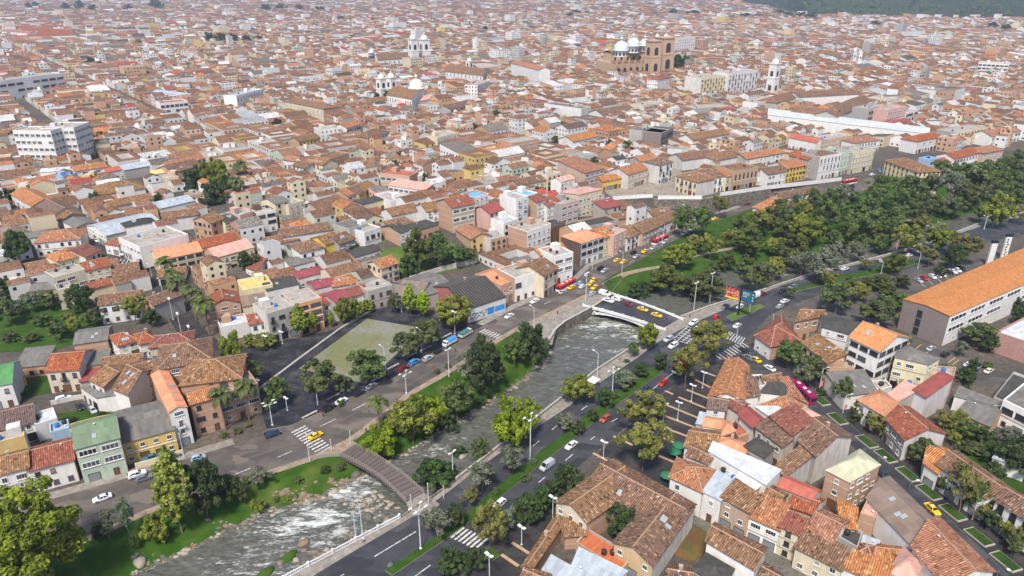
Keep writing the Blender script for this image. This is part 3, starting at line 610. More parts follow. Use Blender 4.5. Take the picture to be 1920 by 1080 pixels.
# ------------------------------------------------------------------ houses
M_GLASS = memo('window_glass', lambda: NT('window_glass').end((.022, .027, .034, 1), .12, spec=.6))
M_FRW, M_FRB, M_FRD = plain('white_frame', '#d5d3cd', .6), plain('brown_frame', '#5b3f2e', .7), plain('dark_frame', '#33322f', .6)
M_DOORB, M_DOORG = plain('wooden_door', '#6b4630', .7, var=.25), plain('grey_shutter', '#7c7f80', .6, var=.2); M_RAIL = plain('dark_railing', '#2c2a28', .5); M_CAP = plain('ridge_mortar', '#a08168', .9, var=.3)
def win_mesh(kind, w, h, fr, glass=M_GLASS, mull=1):
    mb = MB(); f = .09
    for x0, x1, z0, z1 in ((-w/2, -w/2+f, 0, h), (w/2-f, w/2, 0, h), (-w/2+f, w/2-f, h-f, h), (-w/2+f, w/2-f, 0, f)): mb.box(x0, x1, -.1, .02, z0, z1, 0)
    for k in range(mull): x = -w/2 + w * (k + 1) / (mull + 1); mb.box(x-.03, x+.03, -.08, 0, f, h-f, 0)
    mb.face([(-w/2+f, -.04, f), (w/2-f, -.04, f), (w/2-f, -.04, h-f), (-w/2+f, -.04, h-f)], 1)
    mb.box(-w/2-.12, w/2+.12, -.2, .02, -.1, 0, 0)
    return mb.data(kind, [fr, glass], False)
def door_mesh(kind, w, h, leaf):
    mb = MB(); f = .1
    for x0, x1, z0, z1 in ((-w/2-f, -w/2, 0, h), (w/2, w/2+f, 0, h), (-w/2-f, w/2+f, h, h+f)): mb.box(x0, x1, -.1, .02, z0, z1, 0)
    mb.box(-w/2, w/2, -.05, .02, 0, h, 1); return mb.data(kind, [M_FRD, leaf], False)
def french_mesh(fr):
    mb = MB(); w, h, f = 1.1, 2.2, .1
    for x0, x1, z0, z1 in ((-w/2, -w/2+f, 0, h), (w/2-f, w/2, 0, h), (-w/2+f, w/2-f, h-f, h), (-.04, .04, 0, h-f)): mb.box(x0, x1, -.1, .02, z0, z1, 0)
    mb.face([(-w/2+f, -.04, 0), (w/2-f, -.04, 0), (w/2-f, -.04, h-f), (-w/2+f, -.04, h-f)], 1)
    mb.box(-.95, .95, -.75, .02, -.14, 0, 0)
    for k in range(11): x = -.92 + k * .184; mb.box(x-.015, x+.015, -.73, -.7, 0, .85, 2)
    for x in (-.92, .92):
        for k in range(3): mb.box(x-.015, x+.015, -.7 + k * .23, -.67 + k * .23, 0, .85, 2)
    mb.box(-.94, .94, -.74, -.69, .85, .9, 2); mb.box(-.94, -.89, -.69, 0, .85, .9, 2); mb.box(.89, .94, -.69, 0, .85, .9, 2)
    return mb.data('balcony_window', [fr, M_GLASS, M_RAIL], False)
def arch_mesh(fr):
    mb = MB(); w, h = 1.3, 1.5; n = 8
    prof = [(-w/2, 0), (w/2, 0)] + [(w/2 * math.cos(math.pi * k / n), h + w/2 * math.sin(math.pi * k / n)) for k in range(n + 1)]
    mb.face([(x, -.03, z) for x, z in prof], 1)
    out = [(x * 1.18, z * 1.06 if z > 0 else -.05) for x, z in prof]
    for i in range(len(prof)):
        j = (i + 1) % len(prof); a, b, c, d = prof[i], prof[j], out[j], out[i]
        mb.face([(a[0], -.1, a[1]), (d[0], -.1, d[1]), (c[0], -.1, c[1]), (b[0], -.1, b[1])], 0); mb.face([(d[0], -.1, d[1]), (d[0], .02, d[1]), (c[0], .02, c[1]), (c[0], -.1, c[1])], 0)
    mb.box(-.03, .03, -.07, -.03, 0, h + w/2, 0); return mb.data('arched_window', [fr, M_GLASS], False)
WM = {}
M_GL2, M_CURT = memo('dusty_glass', lambda: NT('dusty_glass').end((.075, .085, .1, 1), .2, spec=.6)), memo('curtained_glass', lambda: NT('curtained_glass').end(lin('#8f897e'), .3, spec=.5))
for k, fr in (('w', M_FRW), ('b', M_FRB), ('d', M_FRD)):
    WM['win2' + k] = win_mesh('window', 1.2, 1.35, fr, M_GL2); WM['win3' + k] = win_mesh('window', 1.1, 1.25, fr, M_CURT); WM['wide2' + k] = win_mesh('window', 2.3, 1.3, fr, M_GL2, 3)
    WM['win' + k] = win_mesh('window', 1.2, 1.35, fr); WM['wide' + k] = win_mesh('window', 2.3, 1.3, fr, mull=3); WM['fr' + k] = french_mesh(fr); WM['arch' + k] = arch_mesh(fr); WM['tall' + k] = win_mesh('window', 1.0, 1.9, fr)
WM['door'] = door_mesh('door', 1.1, 2.2, M_DOORB); WM['gate'] = door_mesh('garage_door', 2.5, 2.4, M_DOORG); WM['shop'] = door_mesh('shop_door', 2.2, 2.5, M_DOORB); WM['opening'] = door_mesh('doorway', 2.4, 2.5, plain('dark_doorway', '#1d1b1a', .9))
mb = MB(); mb.box(-.5, .5, -.7, .7, 0, .12, 0); mb.box(-.44, .44, -.64, .64, .12, .14, 1); SKYL = mb.data('skylight', [plain('skylight_frame', '#a9a8a4', .6), plain('skylight_pane', '#8f999e', .3)], False)
mb = MB(); mb.lathe([(0, 1.35), (.25, 1.32), (.28, 1.2), (.6, 1.05), (.62, .1), (.55, 0)], n=12); TANKB = mb.data('water_tank', [plain('blue_tank', '#2f6aa8', .5)], False, True)
mb = MB(); mb.lathe([(0, 1.35), (.25, 1.32), (.28, 1.2), (.6, 1.05), (.62, .1), (.55, 0)], n=12); TANKK = mb.data('water_tank', [plain('black_tank', '#2a2a2c', .5)], False, True)
mb = MB(); mb.box(-.35, .35, -.35, .35, -1.0, 1.1, 0); mb.box(-.45, .45, -.45, .45, 1.1, 1.25, 0); CHIM = mb.data('chimney', [plain('chimney_plaster', '#a8917c', .9)], False)
mb = MB(); mb.tube((0, 0, 0), (0, 0, 2.4), .025, n=5); [mb.tube((-.5, 0, z), (.5, 0, z), .015, n=4) for z in (1.7, 2.0, 2.3)]; ANT = mb.data('antenna', [M_RAIL], False)
mb = MB(); mb.tube((0, 0, 0), (0, 0, .9), .04, n=6); mb.lathe([(.02, 0), (.3, .06), (.45, .18)], (0, 0, .9), 12); DISH = mb.data('satellite_dish', [plain('dish_white', '#cfcfcb', .5)], False, True)
OCC_X0, OCC_Y0, OCC_S, OCC_NX, OCC_NY = -520, 90, 2.0, 900, 600
OCC = np.zeros((OCC_NY, OCC_NX), bool)
_cx, _cy = np.meshgrid(OCC_X0 + (np.arange(OCC_NX) + .5) * OCC_S, OCC_Y0 + (np.arange(OCC_NY) + .5) * OCC_S)
def occ_cells(poly):
    P = np.array([(p[0], p[1]) for p in poly]); x0, y0 = P.min(0); x1, y1 = P.max(0)
    i0, i1 = max(int((x0 - OCC_X0) / OCC_S) - 1, 0), min(int((x1 - OCC_X0) / OCC_S) + 2, OCC_NX); j0, j1 = max(int((y0 - OCC_Y0) / OCC_S) - 1, 0), min(int((y1 - OCC_Y0) / OCC_S) + 2, OCC_NY)
    if i1 <= i0 or j1 <= j0: return None
    sub = np.stack([_cx[j0:j1, i0:i1].ravel(), _cy[j0:j1, i0:i1].ravel()], 1)
    return (slice(j0, j1), slice(i0, i1)), inside(sub, P).reshape(j1 - j0, i1 - i0)
def occupy(poly):
    r = occ_cells(poly)
    if r: OCC[r[0]] |= r[1]
def occupied(poly):
    r = occ_cells(poly)
    if not r: return 0.0
    n = r[1].sum(); return float((OCC[r[0]] & r[1]).sum()) / n if n else 0.0
HOUSES = 0
def house(Q, z0, h, roof, rc, wc, st, opt='', label=None, cat='house', name='house', group='houses of the town', deep=1.5, rise=None, mark=True):
    """Q: four eave corners (front-left, front-right, back-right, back-left), z0 ground, h eave height."""
    global HOUSES; HOUSES += 1
    Q = [Vector((p[0], p[1], 0)) for p in Q]
    if mark: occupy(Q)
    c = sum(Q, Vector()) / 4
    root = empty(name, (c.x, c.y, z0)); q = [p - c for p in Q]
    r = random.Random(int(abs(c.x * 91 + c.y * 57)))
    fr0 = q[0], q[1]
    wcs = wc.split('/'); wf, wsd = wcs[0], (wcs[1] if len(wcs) > 1 else (r.choice('bmg' + wcs[0] * 3)))
    mats = [WALLS[wf](), WALLS[wsd](), M_KERB]
    e = q[1:] + q[:1] if roof in 'G' else q                # ridge runs along e0->e1
    w_ = ((e[3] - e[0]).length + (e[2] - e[1]).length) / 2; l_ = ((e[1] - e[0]).length + (e[2] - e[3]).length) / 2
    if rise is None: rise = {'g': .2, 'G': .2, 'h': .21, 's': .16, 'S': .12, 'f': 0}[roof] * w_ if not rc.startswith('m') else .13 * w_
    if 'r' in opt: rise *= .22
    rise = min(rise, 4.5 if rc[0] != 'm' else 2.2)
    V = lambda p, z: (p.x, p.y, z)
    mb = MB()
    for i in range(4):
        a, b = q[i], q[(i + 1) % 4]; m = 0 if i == 0 else 1
        if i in (1, 3) and 'w' in opt: m = 0
        top = [h, h]
        if roof == 's': top = [h, h] if i == 0 else [h, h + rise] if i == 1 else [h + rise] * 2 if i == 2 else [h + rise, h]
        if roof == 'S': top = [h + rise] * 2 if i == 0 else [h + rise, h] if i == 1 else [h, h] if i == 2 else [h, h + rise]
        ga = (roof == 'g' and i in (1, 3)) or (roof == 'G' and i in (0, 2))
        pts = [V(a, -deep), V(b, -deep), V(b, top[1])] + ([V((a + b) / 2, h + rise)] if ga else []) + [V(a, top[0])]
        mb.face(pts, m)
    rb = MB(); caps = []
    if roof == 'f':
        ph = .7
        inn = [p * (1 - .5 / max(p.length, 1)) for p in q]
        for i in range(4):
            a, b, c2, d2 = q[i], q[(i + 1) % 4], inn[(i + 1) % 4], inn[i]
            mb.face([V(a, h + ph), V(b, h + ph), V(c2, h + ph), V(d2, h + ph)], 0); mb.face([V(c2, h - .2), V(d2, h - .2), V(d2, h + ph), V(c2, h + ph)], 1); mb.face([V(a, h), V(b, h), V(b, h + ph), V(a, h + ph)], 0 if i == 0 else 1)
        rb.slab([V(p, h) for p in inn], .2)
        if l_ > 7 and 'x' not in opt and r.random() < .6:
            s = (q[2] + q[3]) / 2 * .45; dx = (q[1] - q[0]).normalized(); dy = Vector((-dx.y, dx.x, 0)); k = (q[1] - q[0]) * .2 * r.choice((-1, 1))
            bx = [s + k - dx * 1.6 - dy * 1.6, s + k + dx * 1.6 - dy * 1.6, s + k + dx * 1.6 + dy * 1.6, s + k - dx * 1.6 + dy * 1.6]
            mb.prism([(p.x, p.y) for p in bx], h, h + 2.6, 1, bottom=False)
    else:
        ov = .45 if rc[0] == 't' else .25; th = .18
        u = (e[1] - e[0]).normalized(); n_ = Vector((-u.y, u.x, 0)); lift = .06
        sl = rise / (w_ / 2) if roof in 'gGh' else rise / w_
        if roof in 'gG':
            r0, r1 = (e[0] + e[3]) / 2 - u * ov, (e[1] + e[2]) / 2 + u * ov
            f0, f1, b1, b0 = e[0] - (u + n_) * ov, e[1] + (u - n_) * ov, e[2] + (u + n_) * ov, e[3] + (n_ - u) * ov
            H, L0 = h + rise + lift, h - sl * ov + lift
            rb.slab([V(f0, L0), V(f1, L0), V(r1, H), V(r0, H)], th); rb.slab([V(b1, L0), V(b0, L0), V(r0, H), V(r1, H)], th); caps.append((V(r0, H), V(r1, H)))
        elif roof == 'h':
            k = min(w_ / 2, l_ * .45); r0, r1 = (e[0] + e[3]) / 2 + u * k, (e[1] + e[2]) / 2 - u * k
            f0, f1, b1, b0 = e[0] - (u + n_) * ov, e[1] + (u - n_) * ov, e[2] + (u + n_) * ov, e[3] + (n_ - u) * ov
            H, L0 = h + rise + lift, h - sl * ov + lift
            rb.slab([V(f0, L0), V(f1, L0), V(r1, H), V(r0, H)], th); rb.slab([V(b1, L0), V(b0, L0), V(r0, H), V(r1, H)], th)
            rb.slab([V(f1, L0), V(b1, L0), V(r1, H)], th); rb.slab([V(b0, L0), V(f0, L0), V(r0, H)], th)
            caps += [(V(r0, H), V(r1, H)), (V(f0, L0), V(r0, H)), (V(f1, L0), V(r1, H)), (V(b1, L0), V(r1, H)), (V(b0, L0), V(r0, H))]
        else:
            f0, f1, b1, b0 = e[0] - (u + n_) * ov, e[1] + (u - n_) * ov, e[2] + (u + n_) * ov, e[3] + (n_ - u) * ov
            za, zb = (h - sl * ov, h + rise + sl * ov) if roof == 's' else (h + rise + sl * ov, h - sl * ov)
            rb.slab([V(f0, za + lift), V(f1, za + lift), V(b1, zb + lift), V(b0, zb + lift)], th)
    mb.build('wall', mats, root)
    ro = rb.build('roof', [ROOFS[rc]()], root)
    if caps and rc[0] == 't' and rc != 'tm':
        cb = MB(); [cb.tube(Vector(a) + Vector((0, 0, .03)), Vector(b) + Vector((0, 0, .0)), .17, n=6) for a, b in caps if (Vector(a) - Vector(b)).length > .4]
        if cb.v: cb.build('ridge_cap', [M_CAP], ro, uv=False)
    # openings
    dcam = Vector((-c.x, -c.y, 0)).normalized(); fk = r.choice('wwbd')
    faces = [] if 'n' in opt else [1, 3] if 'e' in opt else [0] + ([1, 3] if 'w' in opt else [])
    for i in faces:
        a, b = q[i], q[(i + 1) % 4]; d = b - a; L = d.length; d.normalize(); out = Vector((d.y, -d.x, 0))
        if out.dot(dcam) < .12 or L < 2.2: continue
        rz = math.atan2(d.y, d.x); sh = h / max(st, 1); wide = 'B' in opt; sp = (3.4 if L < 30 else 4.6) if wide else (2.9 if L < 30 else 3.6)
        n = max(1, min(int(L / sp), 10)); x0 = L / n
        for s in range(st):
            z = s * sh
            for k in range(n):
                u_ = (k + .5) * x0
                if s == 0:
                    t_ = r.random(); key = 'door' if t_ < .3 else 'gate' if t_ < .5 else 'shop' if t_ < .6 else 'opening' if t_ < .66 else 'win' + fk
                    if i: key = 'win' + fk
                else:
                    key = ('wide' if wide else 'arch' if 'A' in opt else 'tall' if 'T' in opt else 'fr' if ('k' in opt and (k + s) % 2 == 0) else 'win' if r.random() < .8 else 'wide') + fk
                    if r.random() < .06: continue
                if key[:4] == 'wide' and x0 < 2.7: key = 'win' + fk
                zz = z + (.12 if key[:4] in ('door', 'gate', 'shop', 'open') else .25 if key[:2] == 'fr' else min(.95, sh - 2.0) if key[:4] != 'tall' else .7)
                p = a + d * u_ + out * .015
                nm = WM[key].name.split('.')[0]
                kz = min(max(sh / 3.3, 1), 1.7); t_ = r.random()
                if key[:3] == 'win' and t_ < .45: key = ('win2' if t_ < .25 else 'win3') + fk
                elif key[:4] == 'wide' and t_ < .4: key = 'wide2' + fk
                link(nm, WM[key], root, (p.x, p.y, max(zz, .1)), rz, (max(1, x0 * .8 / 2.3), 1, max(kz, min(sh, 4.6) * .44 / 1.3)) if key[:4] == 'wide' and wide else (1, 1, kz) if kz > 1.12 and s else None)
        if st >= 2 and i == 0 and 'k' not in opt and L > 3 and r.random() < .45:      # string course between the floors
            sb = MB(); a2, b2 = a + d * .02, b - d * .02
            for s in range(1, st):
                z = s * sh - .15; sb.prism([(p.x, p.y) for p in (a2 + out * .14, b2 + out * .14, b2 - out * .05, a2 - out * .05)][::1], z, z + .22)
            sb.build('string_course', [M_KERB if wf in 'wcg' else M_FRW], root, uv=False)
    # things fixed on the roof
    def roof_pt(s, t):
        p = e[0].lerp(e[1], s).lerp(e[3].lerp(e[2], s), t)
        z = h + (rise * (1 - abs(2 * t - 1)) if roof in 'gGh' else rise * t if roof == 's' else rise * (1 - t) if roof == 'S' else 0)
        return p, z + .1
    u = (e[1] - e[0]); ra = math.atan2(u.y, u.x)
    if roof != 'f' and l_ * w_ > 60 and r.random() < .26:
        for _ in range(r.choice((1, 1, 2, 3))):
            t = r.uniform(.15, .38) if roof in 'gGh' else r.uniform(.2, .8); p, z = roof_pt(r.uniform(.3, .7), t); slp = math.atan(rise / (w_ / 2) if roof in 'gGh' else rise / w_ * (1 if roof == 's' else -1))
            o = link('skylight', SKYL, ro, (p.x, p.y, z + .04)); o.rotation_euler = (Matrix.Rotation(ra, 4, 'Z') @ Matrix.Rotation(slp, 4, 'X')).to_euler()
    if roof == 'f':
        for _ in range(r.choice((0, 1, 2))): p, z = roof_pt(r.uniform(.15, .85), r.uniform(.3, .85)); link('water_tank', r.choice((TANKB, TANKK, TANKK)), root, (p.x, p.y, z - .1))
        if r.random() < .4: p, z = roof_pt(r.uniform(.2, .8), .8); link('antenna', ANT, root, (p.x, p.y, z - .1), r.random() * 3)
    elif roof in 'gGh' and r.random() < .18: p, z = roof_pt(r.uniform(.3, .7), .62); link('chimney', CHIM, root, (p.x, p.y, z - .2), ra)
    if r.random() < .14: p, z = roof_pt(r.uniform(.2, .8), .42); link('satellite_dish', DISH, root, (p.x, p.y, z - .1), r.random() * 6, .6)
    sx, sy, _ = proj((c.x, c.y, z0 + h))
    if label is None:
        label = '%s %s %s with %s %s' % (NUM.get(st, 'tall'), WNAME[wf], 'building' if (st > 2 or roof == 'f' or st == 0) else 'house', RNAME[rc], {'g': 'gable roof', 'G': 'end-gabled roof', 'h': 'hipped roof', 's': 'sloping roof', 'S': 'back-sloping roof', 'f': 'flat roof'}[roof])
        label += ' ' + place((c.x, c.y))
        tag(root, label, cat, group, sx)
    else: tag(root, label, cat, group)
    return root
def base_z(p): return float(terrace(p.x, p.y))
def rect(ax, ay, bx, by, D, h):
    p = at(ax, ay, h)
    for _ in range(4): z0 = base_z(p); p = at(ax, ay, z0 + h)
    b = at(bx, by, z0 + h); d = (b - p).normalized(); n = Vector((-d.y, d.x, 0))
    return [p, b, b + n * D, p + n * D], z0
def quad(v, h):
    z0 = 0.0
    for _ in range(4):
        P = [at(v[2 * i], v[2 * i + 1], z0 + h) for i in range(4)]; z0 = min(base_z(p) for p in P)
    return P, z0
def parse(lines, **kw):
    out = []
    for ln in lines.strip().split('\n'):
        ln, _, lab = ln.partition('|'); a = ln.split()
        if not a: continue
        if a[0] == 'q':
            v = [float(x) for x in a[1:9]]; h = float(a[9]); rest = a[10:]; Q, z0 = quad(v, h)
        else:
            v = [float(x) for x in a[:6]]; h = v[5]; rest = a[6:]; Q, z0 = rect(*v)
        roof, rc, wc, st = rest[0], rest[1], rest[2], int(rest[3]); opt = rest[4] if len(rest) > 4 else ''
        out.append(house(Q, z0, h, roof, rc, wc, st, opt, lab.strip() or None, deep=6 if 'D' in opt else 1.5, **kw))
    return out
# eave lines traced: ax ay bx by depth eave-height roof-form roof-cover walls storeys options | label.   q = four eave corners
FRONT = '''
-45 900 52 875 9 8 g tb w 2 |white house with corrugated brown roof at the far left of the riverside row
53 882 137 860 11 7 g tr w 2 |white house with bright red tile roof and arched balcony door
140 842 224 820 13 11 g gr n 3 B|pale green three-storey building with mossy green sheet roof
226 832 327 805 18 7 g mg y 2 |yellow two-storey house with red trim and long grey roof
317 772 350 762 24 12 G or w/b 4 k|narrow white four-storey building with balconies and long salmon roof
357 757 410 742 7 11 g to b/b 3 w|brick palm-front apartment wing with orange tile strip roof
410 744 484 722 9 9.5 f cc b/b 3 Bw|brick palm-front apartment block with roof terrace
338 722 452 708 15 12.5 h tb b/b 4 w|large brick apartment block with broad mottled tile hip roof
296 692 398 674 16 13 h tb b/b 4 w|back brick apartment block with wide brown hip roof
404 690 438 692 8 10 h tb b 3
256 706 294 696 9 9 g tb b 3
168 712 193 724 11 8 g tb w 2 |white courtyard house wing with brown tile gable
190 690 264 682 8 8 g tb w 2 n|back wing of the white courtyard house
q 212 728 240 740 296 690 272 676 8 g tb w 2 n|diagonal tiled wing of the white courtyard house
q 150 725 180 745 245 745 210 725 5 s mg w 1
86 696 147 691 13 8 g tr c 2 k|cream two-storey house with red tile roof and terrace below the garden
138 646 201 637 12 6 g mg b 1 |bare brick house with long grey fibre roof below the garden
147 688 201 680 8 6 s mg b 1
150 715 188 708 5 4 s tm g 1
27 690 84 684 11 4 s mg b 1
-32 728 22 718 15 8 g gn w 2 |white two-storey house with bright green roof
30 716 48 709 3 2.5 f or o 0 nx
-14 810 64 790 12 6 g tx w 2 |white house with dull brown sheet-tile roof behind the red tiled house
66 800 108 787 7 5 f mw w 1 nx|plain white box annex
-12 836 47 820 5 6.5 f cc y 1 n
95 815 131 805 5 5 f mb l 1 n
140 822 205 800 6 4.5 g yl y 1 n
222 648 258 637 10 6 h tr w 2 w|white house with red hip roof beside the palm street
262 645 292 637 9 6 h tr w 1
280 652 360 641 9 6 h tr c 1 |low house with wide red hip roof and skylights by the palm street
q 296 520 345 512 352 500 300 505 4 g tb w 1
185 572 262 562 10 8 g tb w/b 2 w|house with white gable and raw brick flank by the palm street
262 562 288 572 12 8 G tb b 2 n
55 546 107 541 9 5 g mg b 1
108 547 136 541 7 8 f cc c 2
46 508 108 497 9 4 g tb w 1 |low white house with pink doorway at the garden bend
103 523 160 507 10 10 f cc c 3 B|cream three-storey block with roof laundry terrace
160 507 207 497 10 10 g tr c 3
168 542 212 531 5 5 s tr c 1 n
108 490 160 476 12 8 h to c 2 k|cream house with open balcony under orange hip roof
160 482 188 469 14 7 g tr c 2
212 520 262 512 14 6 g tb w 1
64 455 150 447 13 7 h to w 2 |long white house with orange hip roof above the bend
45 448 92 440 10 6 g mg w 2
-20 448 42 440 14 6 h gb c 1
162 423 198 442 26 6 G mb w 2 |white warehouse with pale corrugated roof on the crosswalk street
235 426 292 415 8 8 h bk w 1 n|black sagging tarpaulin-roofed hall
196 456 221 460 8 5 h tr w 1
222 448 262 466 22 8 f cc w 2 |long white street block with unfinished concrete roof
258 461 342 443 7 9 h tr g 2 w|upper storey block with orange-red hip roof
297 488 380 470 13 9 g or c 3 B|cream block with pale orange roof and graffiti side wall
372 466 447 448 11 8 g tr b 2
405 483 476 463 13 8 g pk c/b 2 k|house with faded pink roof and arched door
q 460 500 482 508 500 490 476 484 4 s tr w 1
395 418 421 409 12 10 g tb b/b 3 w
421 416 450 407 10 9 g md c 3
450 406 480 397 10 10 f cc p 3
-20 838 -5 832 8 6 g tb w 1
390 575 450 565 10 7 G tr b 2 |raw brick gable house beside the palms
413 617 466 606 8 5 f mw w 1 n|unfinished white concrete frame house
455 547 512 536 12 7 f yl c 2 n|house with flat yellow roof behind the plaza
468 608 505 601 9 7 g tr w 2 |white house with vivid orange-red roof at the plaza corner
501 592 553 576 12 11 f cc g 3 k|grey three-storey building with pink balconies on the plaza
555 574 603 561 12 12 f cc o 4 B|orange-yellow four-storey building on the plaza
605 571 630 562 9 7 g tm w 2
629 567 660 555 10 8 g mn w 2
655 557 692 546 9 7 g tr w 2 |white plaza house with vivid orange roof
690 549 736 536 10 8 f cc g 2
560 522 610 509 8 5 h mn w 1 |white house with crimson hip roof
590 542 632 531 8 6 g mn w 1
625 537 672 528 9 6 h to w 1
715 503 747 492 10 9 g to c/w 3 w|cream three-storey corner house with bright orange roof by the walled garden
685 512 712 520 10 5 s pk w 1 n
500 545 560 532 10 6 g md w 1
q 455 575 500 566 492 548 450 556 6 g gb c 1
878 579 948 556 27 6 g bk w/r 1 n|big hall with ribbed black roof and mural-painted white front
785 558 852 538 20 6 g mg g 1 n|grey-roofed hall with skylight strips beside the graffiti hall
740 556 786 562 18 5 g gb g 1 n
905 524 940 540 16 5 g tb b 1 n
940 538 988 520 16 8 f or b 2 |raw brick warehouse block with tiled top
965 524 1020 508 12 10 f cc w/b 2 B
1020 517 1046 501 14 10 g tb c 3
1040 484 1075 475 12 12 f cc w 3 B
1013 478 1062 466 8 11 g to b 3
985 505 1015 497 10 8 s mg g 2
988 437 1033 421 12 12 f cc w/b 3 |windowless-sided white cube building with small square windows
1033 429 1060 420 8 9 f md k 2 n|plain dark brown box building
1090 456 1133 442 13 11 h or w/k 3 B|white corner building with dark brown flank on the bus street
1133 446 1152 438 12 10 g to c 3 T
1152 444 1176 433 12 10 f cc p 3 T|peach three-storey building with rows of tall windows
1176 446 1206 433 11 7 g tb w 2 k
1206 437 1246 419 11 7 g tb g 2 T
1105 426 1160 415 10 9 f md g 2
1246 418 1275 405 9 6 g tb w 2
883 448 920 441 16 8 G to y/b 3 |yellow house with twin dormers and orange roof
750 437 768 431 14 8 g md w/b 2
610 458 640 449 12 8 g tb y 2 k
563 473 608 463 12 8 h tb w 2 |white tiled corner house with orange-brown hip roof
636 457 666 447 12 8 g tb g 3 k
530 444 620 430 11 6 g tb w 1 n
683 438 714 428 14 9 f cc w 2
655 432 690 421 12 8 f mg g 1
665 482 714 468 10 4 g md w 1
500 460 560 448 10 6 g tb w 1
545 500 590 488 10 5 g mg w 1
480 402 517 395 10 10 f cc w/k 3 B
516 383 542 376 12 12 g mg c 4
541 387 571 378 10 10 f cc c 3 T
570 394 598 386 10 6 f mw w 1
602 396 652 380 16 6 g tb t 1
680 383 722 373 9 6 h md c 1 |octagonal-looking cream house with dark hip roof
652 367 676 359 12 7 g to w 2
673 363 686 357 12 7 g tb y 2
685 357 706 348 12 7 g tb g 2
728 347 796 357 9 8 s pk w 2 B|modern white house with pinkish sloping roof
702 366 731 379 9 6 f cc w 1 n
712 326 768 332 11 9 f rd t 2 B|curved-front tan house with red roof panel
735 404 786 393 11 7 g tb w 1 n
800 396 843 388 12 9 g tb w 3 k
848 389 890 380 14 13 g tr c/b 3 B|tall cream building with red-brown roof and brick flank
890 373 916 365 10 12 f bl w 4
738 425 778 416 10 6 h tb b 1
780 432 822 420 10 6 h md b 1
918 400 944 392 12 9 g tm p 3
920 452 950 445 10 8 f cc b 3
945 420 972 412 12 10 f mb w 3
605 304 656 288 12 9 f tb b/b 2 n|tall raw brick gable building
573 302 605 309 12 8 g tb c 2 T
548 310 574 315 10 6 g tb w 2
530 299 553 302 9 6 g to w 1
968 376 990 370 12 15 f cc w 5 k
990 369 1008 363 12 13 f bl w 4
1007 379 1025 373 10 12 g tr w 3
1026 386 1052 378 12 13 g tr w 4
1053 386 1085 377 12 14 f cc p 4 B
1085 371 1129 360 14 15 S pk c 4 |beige four-storey building with broad pale pink roof
1133 391 1166 384 9 10 s tm g 3
1166 394 1190 385 9 7 s tb g 2
1180 402 1225 398 10 5 g mg g 1 n
1225 404 1262 398 9 5 g tb w 1 n
1150 412 1195 405 9 5 g tb b 1 n
973 347 1027 336 10 7 g tb c 2 k
1027 331 1052 325 10 9 f cc c 3
1052 341 1078 334 8 8 g pk w 2
1097 324 1133 315 22 12 s to t/t 3 B|tan tower block with sloping pale tiled top
1130 340 1180 331 9 6 g to y 1
1178 327 1215 316 14 9 g to c 2
1200 302 1233 296 10 9 g to w 2
1236 309 1262 303 12 12 h tb w 3 k|white three-storey house with red base on the stone square
1268 329 1308 341 14 9 h tb c 2 k
1308 338 1362 329 16 9 h tb w 2 k|long white colonial corner house with balconies on the terrace
1362 331 1377 327 14 9 g to c 2
1377 323 1422 315 14 11 f tb s 2 T|ornate brown stone mansion on the terrace
1422 320 1441 316 12 9 g tb w 2
1441 327 1474 321 12 8 g tb w 2
1475 316 1512 309 14 9 g to y 3
1515 299 1537 295 14 12 G tr s 3 T
1538 296 1578 289 14 14 f tb w 3 A|white arcaded three-storey terrace building
1578 291 1600 286 14 13 f cc n 3 T
1600 289 1640 281 14 13 f cc c 4 T
1660 301 1722 323 15 12 h tb c 4 TDw|five-storey cream corner block above the wooded slope
1745 302 1762 298 8 10 f bl l 3
1762 307 1796 301 10 6 g tr w 1
1790 297 1840 286 12 8 g tr w 2
1845 287 1882 280 12 10 h to t 3
1840 313 1873 306 10 6 g mb w 2 D
1875 311 1935 298 10 6 g tb w 2 D
q 1412 388 1452 400 1490 379 1450 369 5 h to w 1 |orange-roofed house among the park trees below the terrace road
q 1462 373 1522 362 1513 354 1453 363 4 g tb w 1 n
1280 300 1340 292 14 7 g tb w 1 n
1345 300 1400 290 14 7 h tb w 1 n
1400 298 1470 286 12 7 g to w 2
'''
